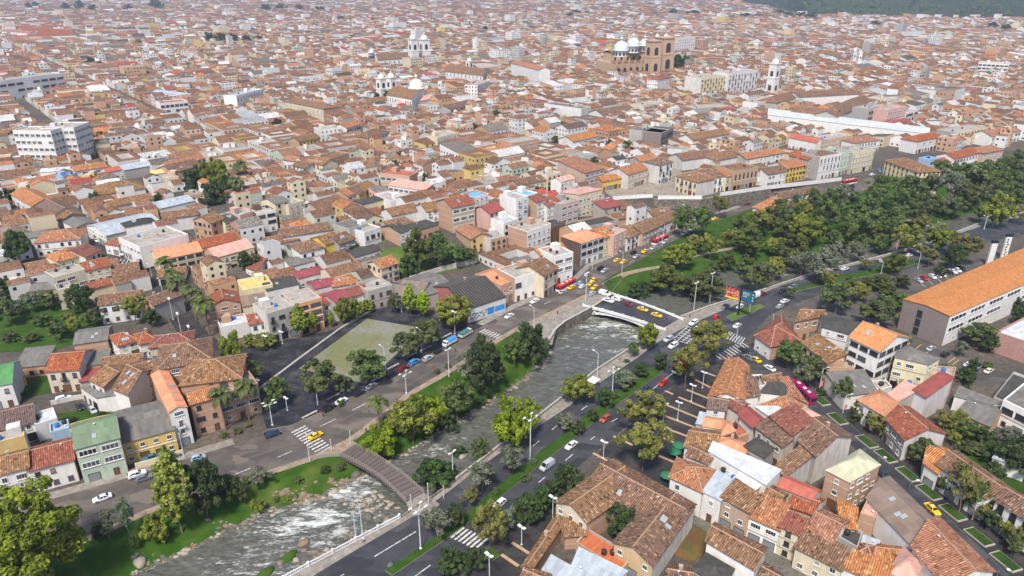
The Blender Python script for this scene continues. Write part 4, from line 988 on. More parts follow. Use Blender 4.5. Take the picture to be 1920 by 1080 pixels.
RIGHT = '''
q 1043 941 1100 977 1187 917 1152 861 7 G tb c 2 |long left wing of the courtyard mansion with cream gable end
q 1100 911 1258 995 1303 945 1152 861 7.05 g tb c 2 n|back wing of the courtyard mansion with a great ribbed tile slope
q 1152 1016 1223 1058 1300 950 1230 927 7.1 G tb t/m 2 |right wing of the courtyard mansion with tall stained white flank
q 980 1062 1000 1060 1051 986 1040 970 4 G tb m 1 n|low tiled strip wing along the forecourt
q 1060 1005 1096 1002 1094 986 1046 972 4 s tb b 1 n
q 1080 1020 1165 1074 1188 1046 1101 994 3.2 f rt b 1 nx|terracotta-paved roof terrace of the courtyard mansion
q 1062 1085 1130 1112 1175 1078 1086 1034 4 s mb w 1 n|pale metal shed roof below the red terrace
q 1010 1080 1062 1104 1086 1076 1034 1046 3.6 s mb w 1 n
q 976 1086 1015 1104 1030 1076 990 1064 5 g tb w 1 n
q 1257 893 1317 921 1342 881 1270 858 8 h to w 2 k|white balconied alley house with orange hip roof by the green umbrellas
q 1318 921 1352 938 1377 910 1345 888 8 s mb w 2 k|white alley house with patched metal roof
q 1354 931 1405 960 1428 938 1379 905 8.5 s tb t 3 |tan alley house with battlement-like slotted front
q 1405 968 1462 993 1476 955 1428 934 7 s to w 2 |white alley house with ribbed orange roof and roof hatch
q 1463 986 1497 1001 1511 980 1481 965 8 s tr c 3 |narrow cream alley house with red awning
q 1430 936 1456 951 1476 925 1451 911 7 g tb b 1 n
q 1475 946 1520 961 1546 936 1501 925 6 g tr b 1 n
q 1513 991 1560 1016 1591 976 1546 956 7 g to w 1 n
q 1492 1025 1578 1068 1583 1031 1512 1000 6 s tb c 2 |long cream alley house with ribbed brown roof and brown doors
q 1580 1063 1655 1095 1672 1066 1601 1038 6 s to w 1
q 1326 1013 1415 1066 1437 1026 1342 980 9 g tb w 2 n|freestanding white building with steep ribbed tile roof on the alley
q 1300 1068 1355 1102 1376 1066 1325 1037 7 h md g 1 n|slate-grey pyramid roof at the bottom edge
q 1245 1095 1300 1105 1306 1063 1262 1058 5 g tb w 1 n
q 1425 1086 1470 1105 1463 1076 1436 1055 6 g tb w 1 n
q 1330 846 1436 908 1463 885 1336 832 9 s mw w/w 2 n|huge white metal shed roof with tall white end wall
q 1376 897 1416 918 1433 907 1389 887 7.5 s mw w/b 2 n
q 1342 890 1376 908 1390 888 1352 872 6.5 f mb g 1 n
q 1288 853 1326 868 1346 856 1301 833 7 g tb w 1 n
q 1284 836 1340 846 1350 808 1300 803 7 g tb w 1 n
q 1342 834 1396 853 1404 832 1353 815 7.5 h or w 2
q 1394 836 1433 858 1452 840 1420 820 8 h md g 2
q 1457 911 1521 936 1541 920 1476 892 8 g rd g 2 n|salmon-red metal gable shed
q 1418 800 1468 837 1485 826 1441 786 7.5 s tb c 2 |long cream house with brown lean-to roof in the tiled block
q 1445 781 1487 816 1520 794 1488 765 9 s tr w 2 n|square roof of red-brown tiles with black side cladding
q 1488 769 1517 796 1543 781 1515 766 7 h pk w 1 n
q 1498 825 1531 854 1598 817 1545 780 9 g tb g/m 2 n|big tiled gable building with blank stained grey end wall
q 1455 876 1473 893 1531 855 1500 846 6.5 s tb m 1 n
q 1387 779 1412 801 1433 786 1405 763 6.5 g tm w 1 n
q 1365 759 1386 773 1403 756 1372 748 5 g tr w 1 n
q 1326 764 1360 768 1368 749 1335 742 6 g tx w 2 |little white house with dark gable roof at the parking edge
q 1305 794 1323 796 1326 779 1313 776 5 s mb g 1 n
q 1318 798 1353 804 1366 789 1325 780 6.5 g or w 2
q 1351 816 1378 807 1370 791 1358 790 9 h or c 3 |small salmon-roofed tower house
q 1384 824 1404 816 1378 790 1370 796 6 f rd b 1 nx
q 1328 743 1396 749 1404 686 1364 673 6 G to w 1 n|long tiled corner house tapering toward the junction
q 1396 744 1423 741 1418 720 1399 705 5.5 s tb w 1 n
q 1412 729 1437 726 1428 705 1408 706 5.2 f cc w 1 nx
q 1433 721 1465 714 1460 697 1425 703 5.4 g tb w 1
q 1424 735 1476 741 1470 719 1441 722 5.6 s md w 1 n
q 1479 737 1516 756 1473 713 1459 717 5.3 s to c 1 n
q 1422 758 1481 767 1511 761 1479 739 5.8 h to w 1 n
q 1417 762 1441 779 1463 768 1441 758 5.5 s mw w 1 n
q 1550 881 1593 903 1650 871 1613 842 10 h be b/b 3 w|freestanding brick block with beige pyramid roof and skylight
q 1625 934 1711 1023 1754 976 1668 893 7 g gb w 2 n|long hall with smooth grey-brown roof on the planter street
q 1712 1025 1775 1102 1864 1069 1758 967 8 g to w 2 n|large hall with speckled ribbed orange roof on the planter street
q 1572 1011 1607 1031 1617 1001 1587 985 5 f md g 1 nx
q 1577 987 1604 991 1605 961 1571 943 6 s to w 1 n
q 1665 1073 1715 1087 1732 1053 1695 1026 6 h pk p 1 n
q 1635 1047 1672 1051 1691 1026 1650 1021 5 g to w 1 n
q 1610 1036 1634 1046 1640 1023 1615 1019 5.4 h tr w 1 n
q 1615 1019 1644 1027 1648 1016 1620 1006 4.6 s mb w 1 n
q 1612 966 1640 976 1650 951 1625 940 6 f pk b 1 n
q 1735 869 1760 886 1790 846 1738 828 6 g to w 1 |orange-roofed house with open porch on the planter street
q 1758 871 1849 933 1912 926 1795 845 7 g tb w 2 |long brown-tiled hall with white gable end on the planter street
q 1868 936 1965 1003 1992 962 1900 920 8 g tb w 2 A|white arcaded house with brown roof on the planter street
q 1662 784 1697 824 1773 811 1705 763 7 g tr g/m 2 |red-tiled gable building with peeling white end wall
q 1610 749 1660 779 1683 753 1650 730 7.2 h tl w 2 |white house with orange roof and dark roof hatch
q 1663 741 1684 753 1722 737 1694 722 7 s pk w 1 n
q 1714 731 1737 744 1783 719 1762 708 8.5 s tm w/m 2 n|tall white-walled building with rusty red metal roof
q 1584 743 1645 734 1618 700 1548 706 5 s mg w 1 n|old grey corrugated shed in the back yards
q 1683 727 1712 724 1710 713 1681 713 3.5 f gn g 1 nx
q 1645 735 1672 728 1660 715 1630 718 4 f cc w 1 n
q 1880 753 1960 792 1992 752 1918 722 8 f mg w 2 B|modern white house with ribbon windows in the back gardens
q 1795 772 1855 799 1886 766 1830 745 4.2 g mg b 1 n
q 1790 742 1850 757 1885 762 1800 728 5 s mg w 1 n
q 1862 748 1890 760 1962 722 1900 700 5.5 f md g 1 n
q 1862 858 1925 880 1945 850 1880 838 4 g mb w 1 n
q 1417 629 1446 649 1501 638 1464 590 5.5 h tr w/b 1 |red smooth-roofed restaurant at the junction
q 1490 602 1537 593 1552 588 1508 576 8.5 g tb b/b 2 
q 1542 613 1590 626 1613 604 1540 590 9.5 h md w/b 3 w|cream apartment house with dark hip roof behind the restaurant
q 1505 642 1552 681 1585 669 1531 632 7 s tb c 2 |long cream house with brown lean-to roof behind the restaurant
q 1548 692 1600 694 1600 683 1560 681 4.5 f cc b 1 n
q 1595 632 1650 658 1705 632 1636 607 14 g tl w/b 4 Bw|four-storey white apartments with bright orange roof and brick flank
q 1678 669 1740 683 1762 672 1690 643 11 h mg c 3 w|cream three-storey apartments with dark grey roof
q 1728 702 1787 712 1792 692 1741 687 6 f cc b 1 nx|raw brick party-wall building
q 1695 561 1781 592 2085 462 1990 436 12 G ol d/w 3 eBr|long institutional hall with bright orange roof and slate end wall
q 1867 625 1962 657 2015 602 1926 594 7 f mw q 1 nx|white-roofed gymnasium with pink mosaic front
'''
MIDS = '''
176 366 272 352 18 6 h tb w 1 n|big old courtyard house with brown hip roof in the tiled courtyards
205 388 288 372 10 6 g tb w 1 n
62 389 95 406 14 7 g tx w/c 2 k|long purple-brown roofed street house
95 406 113 414 12 6 g tb w 2
118 416 142 427 10 6 g mg w 1
20 363 60 386 12 6 g to w 2
75 323 140 318 9 7 g mw w 1 n
140 321 200 312 10 8 g to w/w 2 B|white house with orange roof and blue-tinted garage
200 323 232 317 8 6 g rd w 1
118 333 145 326 6 7 f bl l 1 n|small light blue flat-roofed house
55 346 120 333 10 5 g to w 1
315 312 385 296 9 8 g to w 3 k|stepped row of white terrace houses with orange roofs
278 302 316 294 9 8 f cc w 2
232 319 290 309 14 6 g mb g 1 n
285 327 328 321 8 5 g yl w 1
325 323 380 309 16 6 g tb b 1 n
420 353 482 345 14 8 f cc w/b 1 n
300 391 365 376 14 6 g mb w 1 n
330 371 390 361 12 5 g md g 1 n
370 392 420 379 10 5 g mg g 1 n
305 411 370 402 10 7 g tb w 1 n
0 330 40 326 10 6 g tb w 1
-30 300 18 296 10 8 f cc o 2
-40 158 118 138 16 19 f cc w 3 B|long white three-storey school with blue-tinted windows
95 247 122 239 26 23 f cc w/w 5 Bw|left of two white blue-windowed office blocks
138 241 168 230 22 23 f cc w/w 5 Bw|right of two white blue-windowed office blocks
443 181 493 168 13 17 f mb w 3 A|pale arcaded church front
408 179 441 184 12 9 f cc g 2
535 190 606 204 15 12 h tb c 2 T|long colonnaded cream house with dark tile hip roof
570 160 610 165 10 7 g tb w 1 n
958 118 1011 131 14 19 g to w/w 0 n|big blank white hall with orange roof
1233 149 1256 144 12 18 h tr w 5 w|five-storey white hotel with orange roof
1315 148 1367 141 20 22 f cc c 6 k|cream balconied apartment tower
1367 139 1422 133 20 24 f cc w 6 k|white curved balconied apartment tower
1263 74 1304 70 20 26 f cc w 6 |white six-storey office block behind the cathedral
1180 244 1240 251 16 14 f mg g 0 n|windowless grey panelled warehouse
1240 252 1263 241 14 14 f md d 3 B|black glass-fronted building beside the grey warehouse
1570 219 1636 188 18 13 g tb w 2 T|right wing of the seminary courtyard
1484 208 1563 217 18 13 g tb w 2 |front wing of the seminary courtyard
1455 193 1500 180 18 12 h tb w 1 n|left tiled roof of the seminary
1500 182 1610 176 18 13 g tb w 1 n|back wing of the seminary courtyard
q 1440 215 1742 251 1742 245 1440 208 10 s mw w 0 n|long white market roof with slit dormers
1630 206 1665 199 14 18 f cc g 4 B
1665 208 1700 201 14 18 f cc p 4 B
1700 212 1722 206 14 12 f cc w 3 B
1660 238 1712 230 14 9 g tm w 2
1300 205 1372 200 18 8 f cc g 0 n|flat concrete market hall
1420 195 1470 182 14 12 f cc w 3 A
1205 200 1240 193 14 10 f cc c 3
1130 215 1190 205 16 7 g tb w 1 n
1020 195 1090 205 14 9 f mg w 1 n
660 200 702 193 12 8 g tb w 1
700 190 735 186 12 8 g tb w 2
755 195 820 183 14 8 g pk w 1 B
845 205 892 193 14 8 g tb w 2 B|white long house with ribbon windows behind the domed church
895 160 918 152 14 14 f cc w/b 4 w
0 58 55 62 16 12 g to w 2 
q 55 68 142 66 126 46 28 48 9 g tr w 0 n|long red-roofed market hall at the far left
285 172 350 180 12 8 g mb w 2 B
300 195 352 190 14 13 f rd w 3 B|white block with red roof band and dark glass
330 140 346 134 16 10 g to w 2
185 110 235 104 14 10 g mg w 2 T
1835 118 1892 121 18 16 f cc w 4 B|white framed office block in the far quarter
1640 75 1680 70 18 14 f cc c 3
1690 62 1735 58 20 14 f cc w 3
265 235 310 228 12 8 g tb w 2 T
380 210 432 203 12 7 g tb w 1
560 265 600 258 12 8 g tb y 2
600 245 640 240 12 9 f cc w 3
650 240 676 232 12 9 g to w 2
690 258 730 246 14 8 h tb w 2
1075 265 1120 255 14 8 g to w 2
960 270 1010 262 14 9 f cc b 2
1000 235 1050 225 14 8 g tb w 2
820 260 860 250 12 9 f cc c 3
1300 262 1370 250 14 7 g tb w 1 n
1540 265 1600 255 12 9 f cc t 3
1605 268 1650 262 12 8 h to w 2
1480 258 1530 268 12 8 g rd w 1
1720 265 1770 255 12 9 h tr w 2
1790 250 1850 240 14 9 f cc c 3
1860 255 1915 245 14 8 g to w 2
'''
parse(FRONT); parse(RIGHT); parse(MIDS)
# ------------------------------------------------------------------ landmarks of the old town
M_BLUEDOME = plain('blue_white_dome_tiles', '#c3c8cb', .5, var=.08); M_DOMERIB = plain('dome_rib_blue', '#9fb3c2', .5); M_CREAMDOME = plain('cream_dome', '#d6d2bf', .6); M_STONEW = WALLS['w']()
M_BRK = brick_mat('cathedral_brick', '#cba883', '#bb946d')
def dome(parent, p, r, drum, mat, drum_mat, ribs=12, lantern=True, name='dome'):
    mb = MB(); mb.lathe([(r * 1.02, -drum), (r * 1.02, -.15 * r), (r * 1.1, -.12 * r), (r * 1.1, 0), (r, 0)], n=24, m=1)
    mb.lathe([(r * math.cos(k * math.pi / 18), r * 1.12 * math.sin(k * math.pi / 18)) for k in range(10)], n=24)
    d = mb.build(name, [mat, drum_mat], parent, p, False, True)
    for k in range(ribs):
        a = 2 * math.pi * k / ribs; rb = MB()
        pts = [Vector((math.cos(a) * r * 1.01 * math.cos(j * math.pi / 16), math.sin(a) * r * 1.01 * math.cos(j * math.pi / 16), r * 1.13 * math.sin(j * math.pi / 16))) for j in range(8)]
        for q0, q1 in zip(pts[:-1], pts[1:]): rb.tube(q0, q1, r * .025, n=4, cap=False)
        rb.build('rib', [M_DOMERIB], d, uv=False)
        if drum > 2.5:
            a2 = a + math.pi / ribs; o = link('round_window', WM['archd'], d, (math.cos(a2) * r * 1.03, math.sin(a2) * r * 1.03, -drum * .8), a2 + math.pi / 2, min(1.5, drum * .22))
    if lantern:
        lb = MB(); lb.lathe([(r * .2, r * 1.05), (r * .2, r * 1.4), (r * .25, r * 1.42), (r * .2, r * 1.5), (r * .1, r * 1.62), (.05, r * 1.75), (.04, r * 2.05)], n=10); lb.build('lantern', [mat], d, uv=False, smooth=True)
    return d
def tower(parent, p, w, h, rz, mat, top='dome', name='tower', cap=None):
    mb = MB(); mb.box(-w/2, w/2, -w/2, w/2, -2, h * .55); mb.box(-w/2 - .3, w/2 + .3, -w/2 - .3, w/2 + .3, h * .55, h * .58); mb.box(-w * .46, w * .46, -w * .46, w * .46, h * .58, h * .97); mb.box(-w/2 - .2, w/2 + .2, -w/2 - .2, w/2 + .2, h * .97, h)
    t = mb.build(name, [mat], parent, p); t.rotation_euler = (0, 0, rz)
    for k, (a, dx, dy) in enumerate(((0, 0, -1), (math.pi / 2, 1, 0), (-math.pi / 2, -1, 0))):
        s = w / 4.2
        for z in (h * .62, h * .2): link('belfry_window' if z > h / 2 else 'arched_window', WM['archd'], t, (dx * w * .465 if z > h / 2 else dx * w * .505, dy * w * .465 if z > h / 2 else dy * w * .505, z), a, (s, 1.5, s * 1.1))
    if top == 'dome': dome(t, (0, 0, h), w * .42, .5, cap or mat, mat, 8, True, 'cupola')
    elif top == 'spire': mb = MB(); mb.lathe([(w * .5, h), (w * .3, h + w * .5), (.1, h + w * 1.3)], n=8); mb.build('spire', [cap or mat], t, uv=False)
    return t
def lpoly(Q, p0): return [(q.x - p0.x, q.y - p0.y) for q in Q]
# cathedral
a0, a1 = at(1172, 142, TER), at(1262, 136, TER)
ax_ = (a1 - a0).normalized(); an = Vector((-ax_.y, ax_.x, 0)); Lc = (a1 - a0).length
cath = empty('cathedral', a0); tag(cath, 'huge brown brick cathedral with three blue-white domes and square towers', 'cathedral')
def crect(t0, t1, s0, s1): return [tuple((ax_ * t + an * s)[:2]) for t, s in ((t0, s0), (t1, s0), (t1, s1), (t0, s1))]
mb = MB(); mb.prism(crect(-18, Lc, 0, 40), -2, 16); mb.prism(crect(-14, Lc, 9, 31), 16, 27, bottom=False)
for k in range(9): mb.prism(crect(-16 + k * Lc / 8, -13.5 + k * Lc / 8, -1.6, 0), -2, 19)
mb.build('nave', [M_BRK], cath)
cr = math.atan2(ax_.y, ax_.x)
for k in range(8):
    for z, s in ((4, 2.6), (18, 2.0)):
        p = ax_ * (-10.5 + k * Lc / 8) - an * .05 + (an * 9 if z > 10 else Vector()); link('arched_window', WM['archd'], cath, (p.x, p.y, z), cr, s)
rf = MB(); V3 = lambda t, s, z: tuple(ax_ * t + an * s) [:2] + (z,)
rf.slab([V3(-15, 8, 27.2), V3(Lc, 8, 27.2), V3(Lc, 20, 30), V3(-15, 20, 30)], .3); rf.slab([V3(Lc, 32, 27.2), V3(-15, 32, 27.2), V3(-15, 20, 30), V3(Lc, 20, 30)], .3); rf.slab([V3(-18, -.4, 16.2), V3(Lc, -.4, 16.2), V3(Lc, 9, 18.5), V3(-18, 9, 18.5)], .3)
rf.build('roof', [ROOFS['tb']()], cath)
for x, y, r, dr in ((1164, 104, 8.8, 7), (1187, 97, 8.2, 8), (1208, 95, 7.0, 7)):
    p = at(x, y, TER + 28) - a0; dome(cath, (p.x, p.y, 28 + dr), r, dr + 1, M_BLUEDOME, M_STONEW, 12)
for x, y, w, h in ((1247, 69, 19, 47), (1226, 75, 15, 45)):
    p = at(x, y, TER + h) - a0; t = tower(cath, (p.x, p.y, 0), w, h, cr, M_BRK, 'flat')
    if x == 1247:
        for sx in (-.36, .36): dome(t, (sx * w, .36 * w, h), 2.6, .6, M_BLUEDOME, M_STONEW, 8, True, 'cupola')
for t in range(-30, 90, 2):
    for s in range(-4, 44, 2): pass
occupy([a0 + ax_ * t + an * s for t, s in ((-26, -14), (Lc + 8, -14), (Lc + 8, 46), (-26, 46))])
# white churches
def white_church(name, label, nave, h, rc, towers, domes, opt='A'):
    Q, z0 = quad(nave, h); root = house(Q, z0, h, 'g', rc, 'w/w', 2, opt + 'w', label, 'church', name, None)
    for x, y, w, hh, cap in towers:
        p = at(x, y, z0 + hh); d = Q[1] - Q[0]; tower(root, (p.x - root.location.x, p.y - root.location.y, 0), w, hh, math.atan2(d.y, d.x), M_STONEW, 'dome', 'bell_tower', cap)
    for x, y, r, hh, dr, mat in domes:
        p = at(x, y, z0 + hh); dome(root, (p.x - root.location.x, p.y - root.location.y, hh), r, dr, mat, M_STONEW, 10)
white_church('church', 'white church with a cream dome on a tall drum beside dark trees', (725,178,772,186,800,170,752,163), 13, 'tb', [(714,146,8,24,M_STONEW),(733,144,8,25,M_STONEW)], [(781,164,7.2,18,16,M_CREAMDOME)])
white_church('church', 'white church with twin tall bell towers and a long white nave', (709,113,793,107,786,98,702,103), 13, 'tb', [(774,72,11,38,M_STONEW),(795,73,12,36,M_STONEW)], [(696,98,4,16,10,M_STONEW)])
white_church('church', 'slim white church tower above the market roofs', (1440,160,1466,156,1460,146,1436,150), 12, 'tb', [(1454,118,9,34,M_STONEW)], [])
white_church('church', 'white basilica with a long arcaded front and small central cupola', (835,134,905,142,912,130,845,123), 11, 'tb', [(880,114,7,18,M_STONEW)], [])
white_church('church', 'small white church with paired slim spires in the far quarter', (1590,105,1620,110,1630,103,1602,99), 10, 'tb', [(1603,95,5,22,M_STONEW),(1613,98,5,22,M_STONEW)], [])

# ------------------------------------------------------------------ the rest of the town: lots in blocks behind the traced houses
BX = [-900,-400,0,140,260,300,330,420,500,620,735,745,880,960,1040,1090,1150,1250,1310,1345,1440,1640,1760,1920,2500]
BY = [600,548,536,532,524,508,500,548,560,520,520,440,440,470,480,450,420,395,350,318,300,272,285,272,230]
HILLX, HILLY0 = 0, 0
def hill_start(x): return 2700 if x > 1480 else 2700 + (1480 - x) * 14           # metres from the camera at which the wooded hills begin, by photo column
for px in ([(1146,374),(1115,352),(1180,352),(1222,318),(1262,306),(1345,350),(1440,338),(1640,318),(1675,312),(1680,326),(1572,338),(1440,354),(1345,368),(1314,375)], [(700,455),(780,438),(900,468),(900,496),(800,522),(745,532)],
           [(1146,376),(1314,374),(1440,356),(1440,380),(1330,400),(1200,420)], [(0,380),(40,378),(180,437),(270,482),(322,512),(275,525),(190,472),(20,390)], [(1640,330),(1690,300),(1720,330),(1760,325),(1740,345)]):
    occupy([on_ground(x, y, False) for x, y in px])
TH = R(40); ux, uy = math.cos(TH), math.sin(TH)
def loc2w(a, b): return a * ux - b * uy, a * uy + b * ux
lots = []
lr = random.Random(11)
def split(a0, a1, b0, b1, mx, depth=0):
    w, d = a1 - a0, b1 - b0
    if (w <= mx and d <= mx) or depth > 8 or (w < mx * 1.3 and d < mx * 1.3 and lr.random() < .35): lots.append((a0, a1, b0, b1)); return
    k = lr.uniform(.38, .62)
    if w > d: split(a0, a0 + w * k, b0, b1, mx, depth + 1); split(a0 + w * k, a1, b0, b1, mx, depth + 1)
    else: split(a0, a1, b0, b0 + d * k, mx, depth + 1); split(a0, a1, b0 + d * k, b1, mx, depth + 1)
PER = 90
for i in range(-60, 70):
    for j in range(-60, 70):
        cx, cy = loc2w((i + .5) * PER, (j + .5) * PER)
        if cy < 150 or cy > 5600: continue
        x, y, dd = proj((cx, cy, TER))
        D = math.hypot(cx, cy); pad = 90 / max(dd, 50) * FPX
        if x < -60 - pad or x > 1980 + pad: continue
        if D > hill_start(x): continue
        st = 5 if D < 700 else 7
        split(i * PER + st, (i + 1) * PER - st, j * PER + st, (j + 1) * PER - st, (lr.choice((10, 12, 14, 24)) if D < 900 else lr.choice((13, 16, 18, 28)) if D < 1500 else lr.choice((18, 24, 30)) if D < 2600 else 34))
        if D < 1200 and lr.random() < .0: pass
keep = []
for a0_, a1_, b0_, b1_ in lots:
    cx, cy = loc2w((a0_ + a1_) / 2, (b0_ + b1_) / 2); x, y, dd = proj((cx, cy, TER))
    if x < -60 or x > 1980 or y < -30: continue
    if y > np.interp(x, BX, BY): continue
    Q = [loc2w(*q) for q in ((a0_, b0_), (a1_, b0_), (a1_, b1_), (a0_, b1_))]
    D = math.hypot(cx, cy)
    if D < 1250:
        oc = occupied(Q)
        if oc > .55: continue
        if oc > .12:                                       # squeeze the lot away from a traced neighbour
            s = .68; m_ = [(cx + (q[0] - cx) * s, cy + (q[1] - cy) * s) for q in Q]
            if occupied(m_) > .2: continue
            Q = m_
    keep.append((D, cx, cy, Q))
keep.sort(key=lambda k: k[0])
TREE_LOTS = []
RCH = ['tb'] * 54 + ['to'] * 9 + ['tr'] * 4 + ['tx'] * 4 + ['mg'] * 9 + ['md'] * 3 + ['mb'] * 4 + ['cc'] * 7 + ['mw'] * 4 + ['rd'] * 1
WCH = 'wwwwwwwwwwwwcccccbbtttgpmymmwwn'
stuff = []
for D, cx, cy, Q in keep:
    if lr.random() < .028: TREE_LOTS.append((cx, cy, D)); continue
    rc = lr.choice(RCH); wc = lr.choice(WCH); h = lr.choice((3.6, 4, 4.5, 5, 6, 6, 6.5, 7, 7.5, 8.5)) if lr.random() < .93 else lr.uniform(9, 13)
    if D > 900 and lr.random() < .014: h = lr.uniform(12, 22); rc = 'cc'
    roof = 'f' if rc == 'cc' else lr.choice('ggggGGhs') if rc[0] == 't' else lr.choice('ggsS')
    if HOUSES < 292 + 4 and D < 900:
        fi = min(range(4), key=lambda k: (Q[k][1] + Q[(k + 1) % 4][1]) - .25 * abs(0))     # the side facing the camera is the front
        Q = Q[fi:] + Q[:fi]; ctr = (cx, cy)
        Q = [(cx + (q[0] - cx) * .97, cy + (q[1] - cy) * .97) for q in Q]
        z0 = min(float(terrace(q[0], q[1])) for q in Q)
        house([Vector((q[0], q[1], 0)) for q in Q], z0, h, roof, rc, wc, max(1, round(h / 3.1)), lr.choice(('', 'w', 'w', 'k', 'B')), deep=3)
    else: stuff.append((D, cx, cy, Q, h, roof, rc, wc))
RC_HEX = {'tb': '#805f49', 'to': '#a87049', 'tr': '#87543f', 'tx': '#6b574b', 'mg': '#6f6c66', 'md': '#514f4a', 'mb': '#a8afb3', 'cc': '#a8a299', 'mw': '#d0d2d3', 'rd': '#b04a40'}
WC_HEX = {'w': '#e0ded8', 'c': '#d8caa8', 'b': '#c0987a', 't': '#c79f76', 'g': '#a6a29a', 'p': '#d6a68d', 'm': '#d2cdc4', 'y': '#d6bd74', 'n': '#b9c4b0'}
def stuff_mesh():
    V, F, Cc, M = [], [], [], []; nv = 0
    glass = (.03, .035, .045)
    for D, cx, cy, Q, h, roof, rc, wc in stuff:
        s = .985; q = [(cx + (p[0] - cx) * s, cy + (p[1] - cy) * s) for p in Q]
        k = .72 + .56 * lr.random(); rcol = mulc(lin(RC_HEX[rc]), k); t_ = .85 + .25 * lr.random(); wcol = mulc(lin(WC_HEX[wc]), t_)
        scol = wcol if lr.random() < .72 else mulc(lin('#bd9678'), t_)
        z0 = TER if D > 520 else min(float(terrace(p[0], p[1])) for p in q)
        zb, zt = z0 - 1.0, z0 + h
        W0, D0 = math.dist(q[0], q[1]), math.dist(q[1], q[2])
        if min(W0, D0) > 14 and rc[0] == 't' and D < 2300:          # a courtyard house: four wings round a patio
            h = min(h, 7.5); zt = z0 + h; ri = lr.uniform(.36, .55); rm = (1 + ri) / 2; rr_ = [(cx + (p[0] - cx) * rm, cy + (p[1] - cy) * rm) for p in q]; ii = [(cx + (p[0] - cx) * ri, cy + (p[1] - cy) * ri) for p in q]; zr = zt + min(W0, D0) * (1 - ri) / 4 * .4
            n = nv; V += [(*p, zb) for p in q] + [(*p, zt) for p in q] + [(*p, zr) for p in rr_] + [(*p, zt) for p in ii] + [(*p, zb) for p in ii]; nv += 20
            for i in range(4):
                j = (i + 1) % 4; F += [(n+i, n+j, n+4+j, n+4+i), (n+4+i, n+4+j, n+8+j, n+8+i), (n+8+i, n+8+j, n+12+j, n+12+i), (n+12+i, n+12+j, n+16+j, n+16+i)]
                kk = .85 + .3 * lr.random(); Cc += [wcol, mulc(rcol, kk), mulc(rcol, kk * .97), wcol]; M += [1, 0, 0, 1]
            if ri > .5 and lr.random() < .6:
                a_ = lr.uniform(.3, .42); e_ = [(cx + (p[0] - cx) * a_, cy + (p[1] - cy) * a_) for p in q]; n = nv; V += [(*p, zb) for p in e_] + [(*p, zb + 4) for p in e_]; nv += 8
                F += [(n, n+1, n+5, n+4), (n+1, n+2, n+6, n+5), (n+2, n+3, n+7, n+6), (n+3, n, n+4, n+7), (n+4, n+5, n+6, n+7)]; Cc += [scol] * 4 + [mulc(lin(lr.choice(('#a8afb3', '#7b7872', '#b17a56'))), t_)]; M += [1, 1, 1, 1, 0]
        elif roof in 'gGh':
            if roof == 'G': q = q[1:] + q[:1]
            w = math.dist(q[0], q[3]); rise = min(.2 * w, 3.5); o = .4
            m0 = ((q[0][0] + q[3][0]) / 2, (q[0][1] + q[3][1]) / 2); m1 = ((q[1][0] + q[2][0]) / 2, (q[1][1] + q[2][1]) / 2)
            e = [(cx + (p[0] - cx) * 1.035, cy + (p[1] - cy) * 1.035) for p in q]; zr = zt + rise; ze = zt - .12
            hk = .22 if roof == 'h' else -.02
            r0 = (m0[0] + (m1[0] - m0[0]) * hk, m0[1] + (m1[1] - m0[1]) * hk); r1 = (m1[0] + (m0[0] - m1[0]) * hk, m1[1] + (m0[1] - m1[1]) * hk)
            V += [(*p, zb) for p in q] + [(*p, zt) for p in q] + [(*m0, zr - .05), (*m1, zr - .05)] + [(*p, ze) for p in e] + [(*r0, zr + .08), (*r1, zr + .08)]
            n = nv
            F += [(n, n+1, n+5, n+4), (n+2, n+3, n+7, n+6)]; Cc += [wcol, wcol]; M += [1, 1]
            if roof == 'h':
                F += [(n+1, n+2, n+6, n+5), (n+3, n, n+4, n+7), (n+10, n+11, n+15, n+14), (n+12, n+13, n+14, n+15), (n+11, n+12, n+15), (n+13, n+10, n+14)]; Cc += [scol, scol] + [rcol] * 4; M += [1, 1, 0, 0, 0, 0]
            else:
                F += [(n+1, n+2, n+6, n+9, n+5), (n+3, n, n+4, n+8, n+7), (n+10, n+11, n+15, n+14), (n+12, n+13, n+14, n+15)]; Cc += [scol, scol, rcol, rcol]; M += [1, 1, 0, 0]
            nv += 16
        else:
            r = 0 if roof == 'f' else .14 * math.dist(q[0], q[3]) ; tz = [zt, zt, zt + r, zt + r] if roof != 'S' else [zt + r, zt + r, zt, zt]
            n = nv; V += [(*p, zb) for p in q] + [(p[0], p[1], z) for p, z in zip(q, tz)]
            F += [(n, n+1, n+5, n+4), (n+1, n+2, n+6, n+5), (n+2, n+3, n+7, n+6), (n+3, n, n+4, n+7), (n+4, n+5, n+6, n+7)]; Cc += [wcol, scol, wcol, scol, rcol]; M += [1, 1, 1, 1, 0]; nv += 8
            if roof == 'f' and D < 2200:
                for _ in range(lr.choice((1, 2))):
                    a, b = cx + (lr.random() - .5) * 5, cy + (lr.random() - .5) * 5; s_ = lr.uniform(1, 2.2); hh = lr.uniform(1.2, 2.8); n = nv
                    V += [(a + dx * s_, b + dy * s_, z) for z in (zt, zt + hh) for dx, dy in ((-1, -1), (1, -1), (1, 1), (-1, 1))]
                    F += [(n, n+1, n+5, n+4), (n+1, n+2, n+6, n+5), (n+2, n+3, n+7, n+6), (n+3, n, n+4, n+7), (n+4, n+5, n+6, n+7)]; Cc += [scol] * 4 + [mulc(lin('#b9b5ad'), t_)]; M += [1] * 5; nv += 8
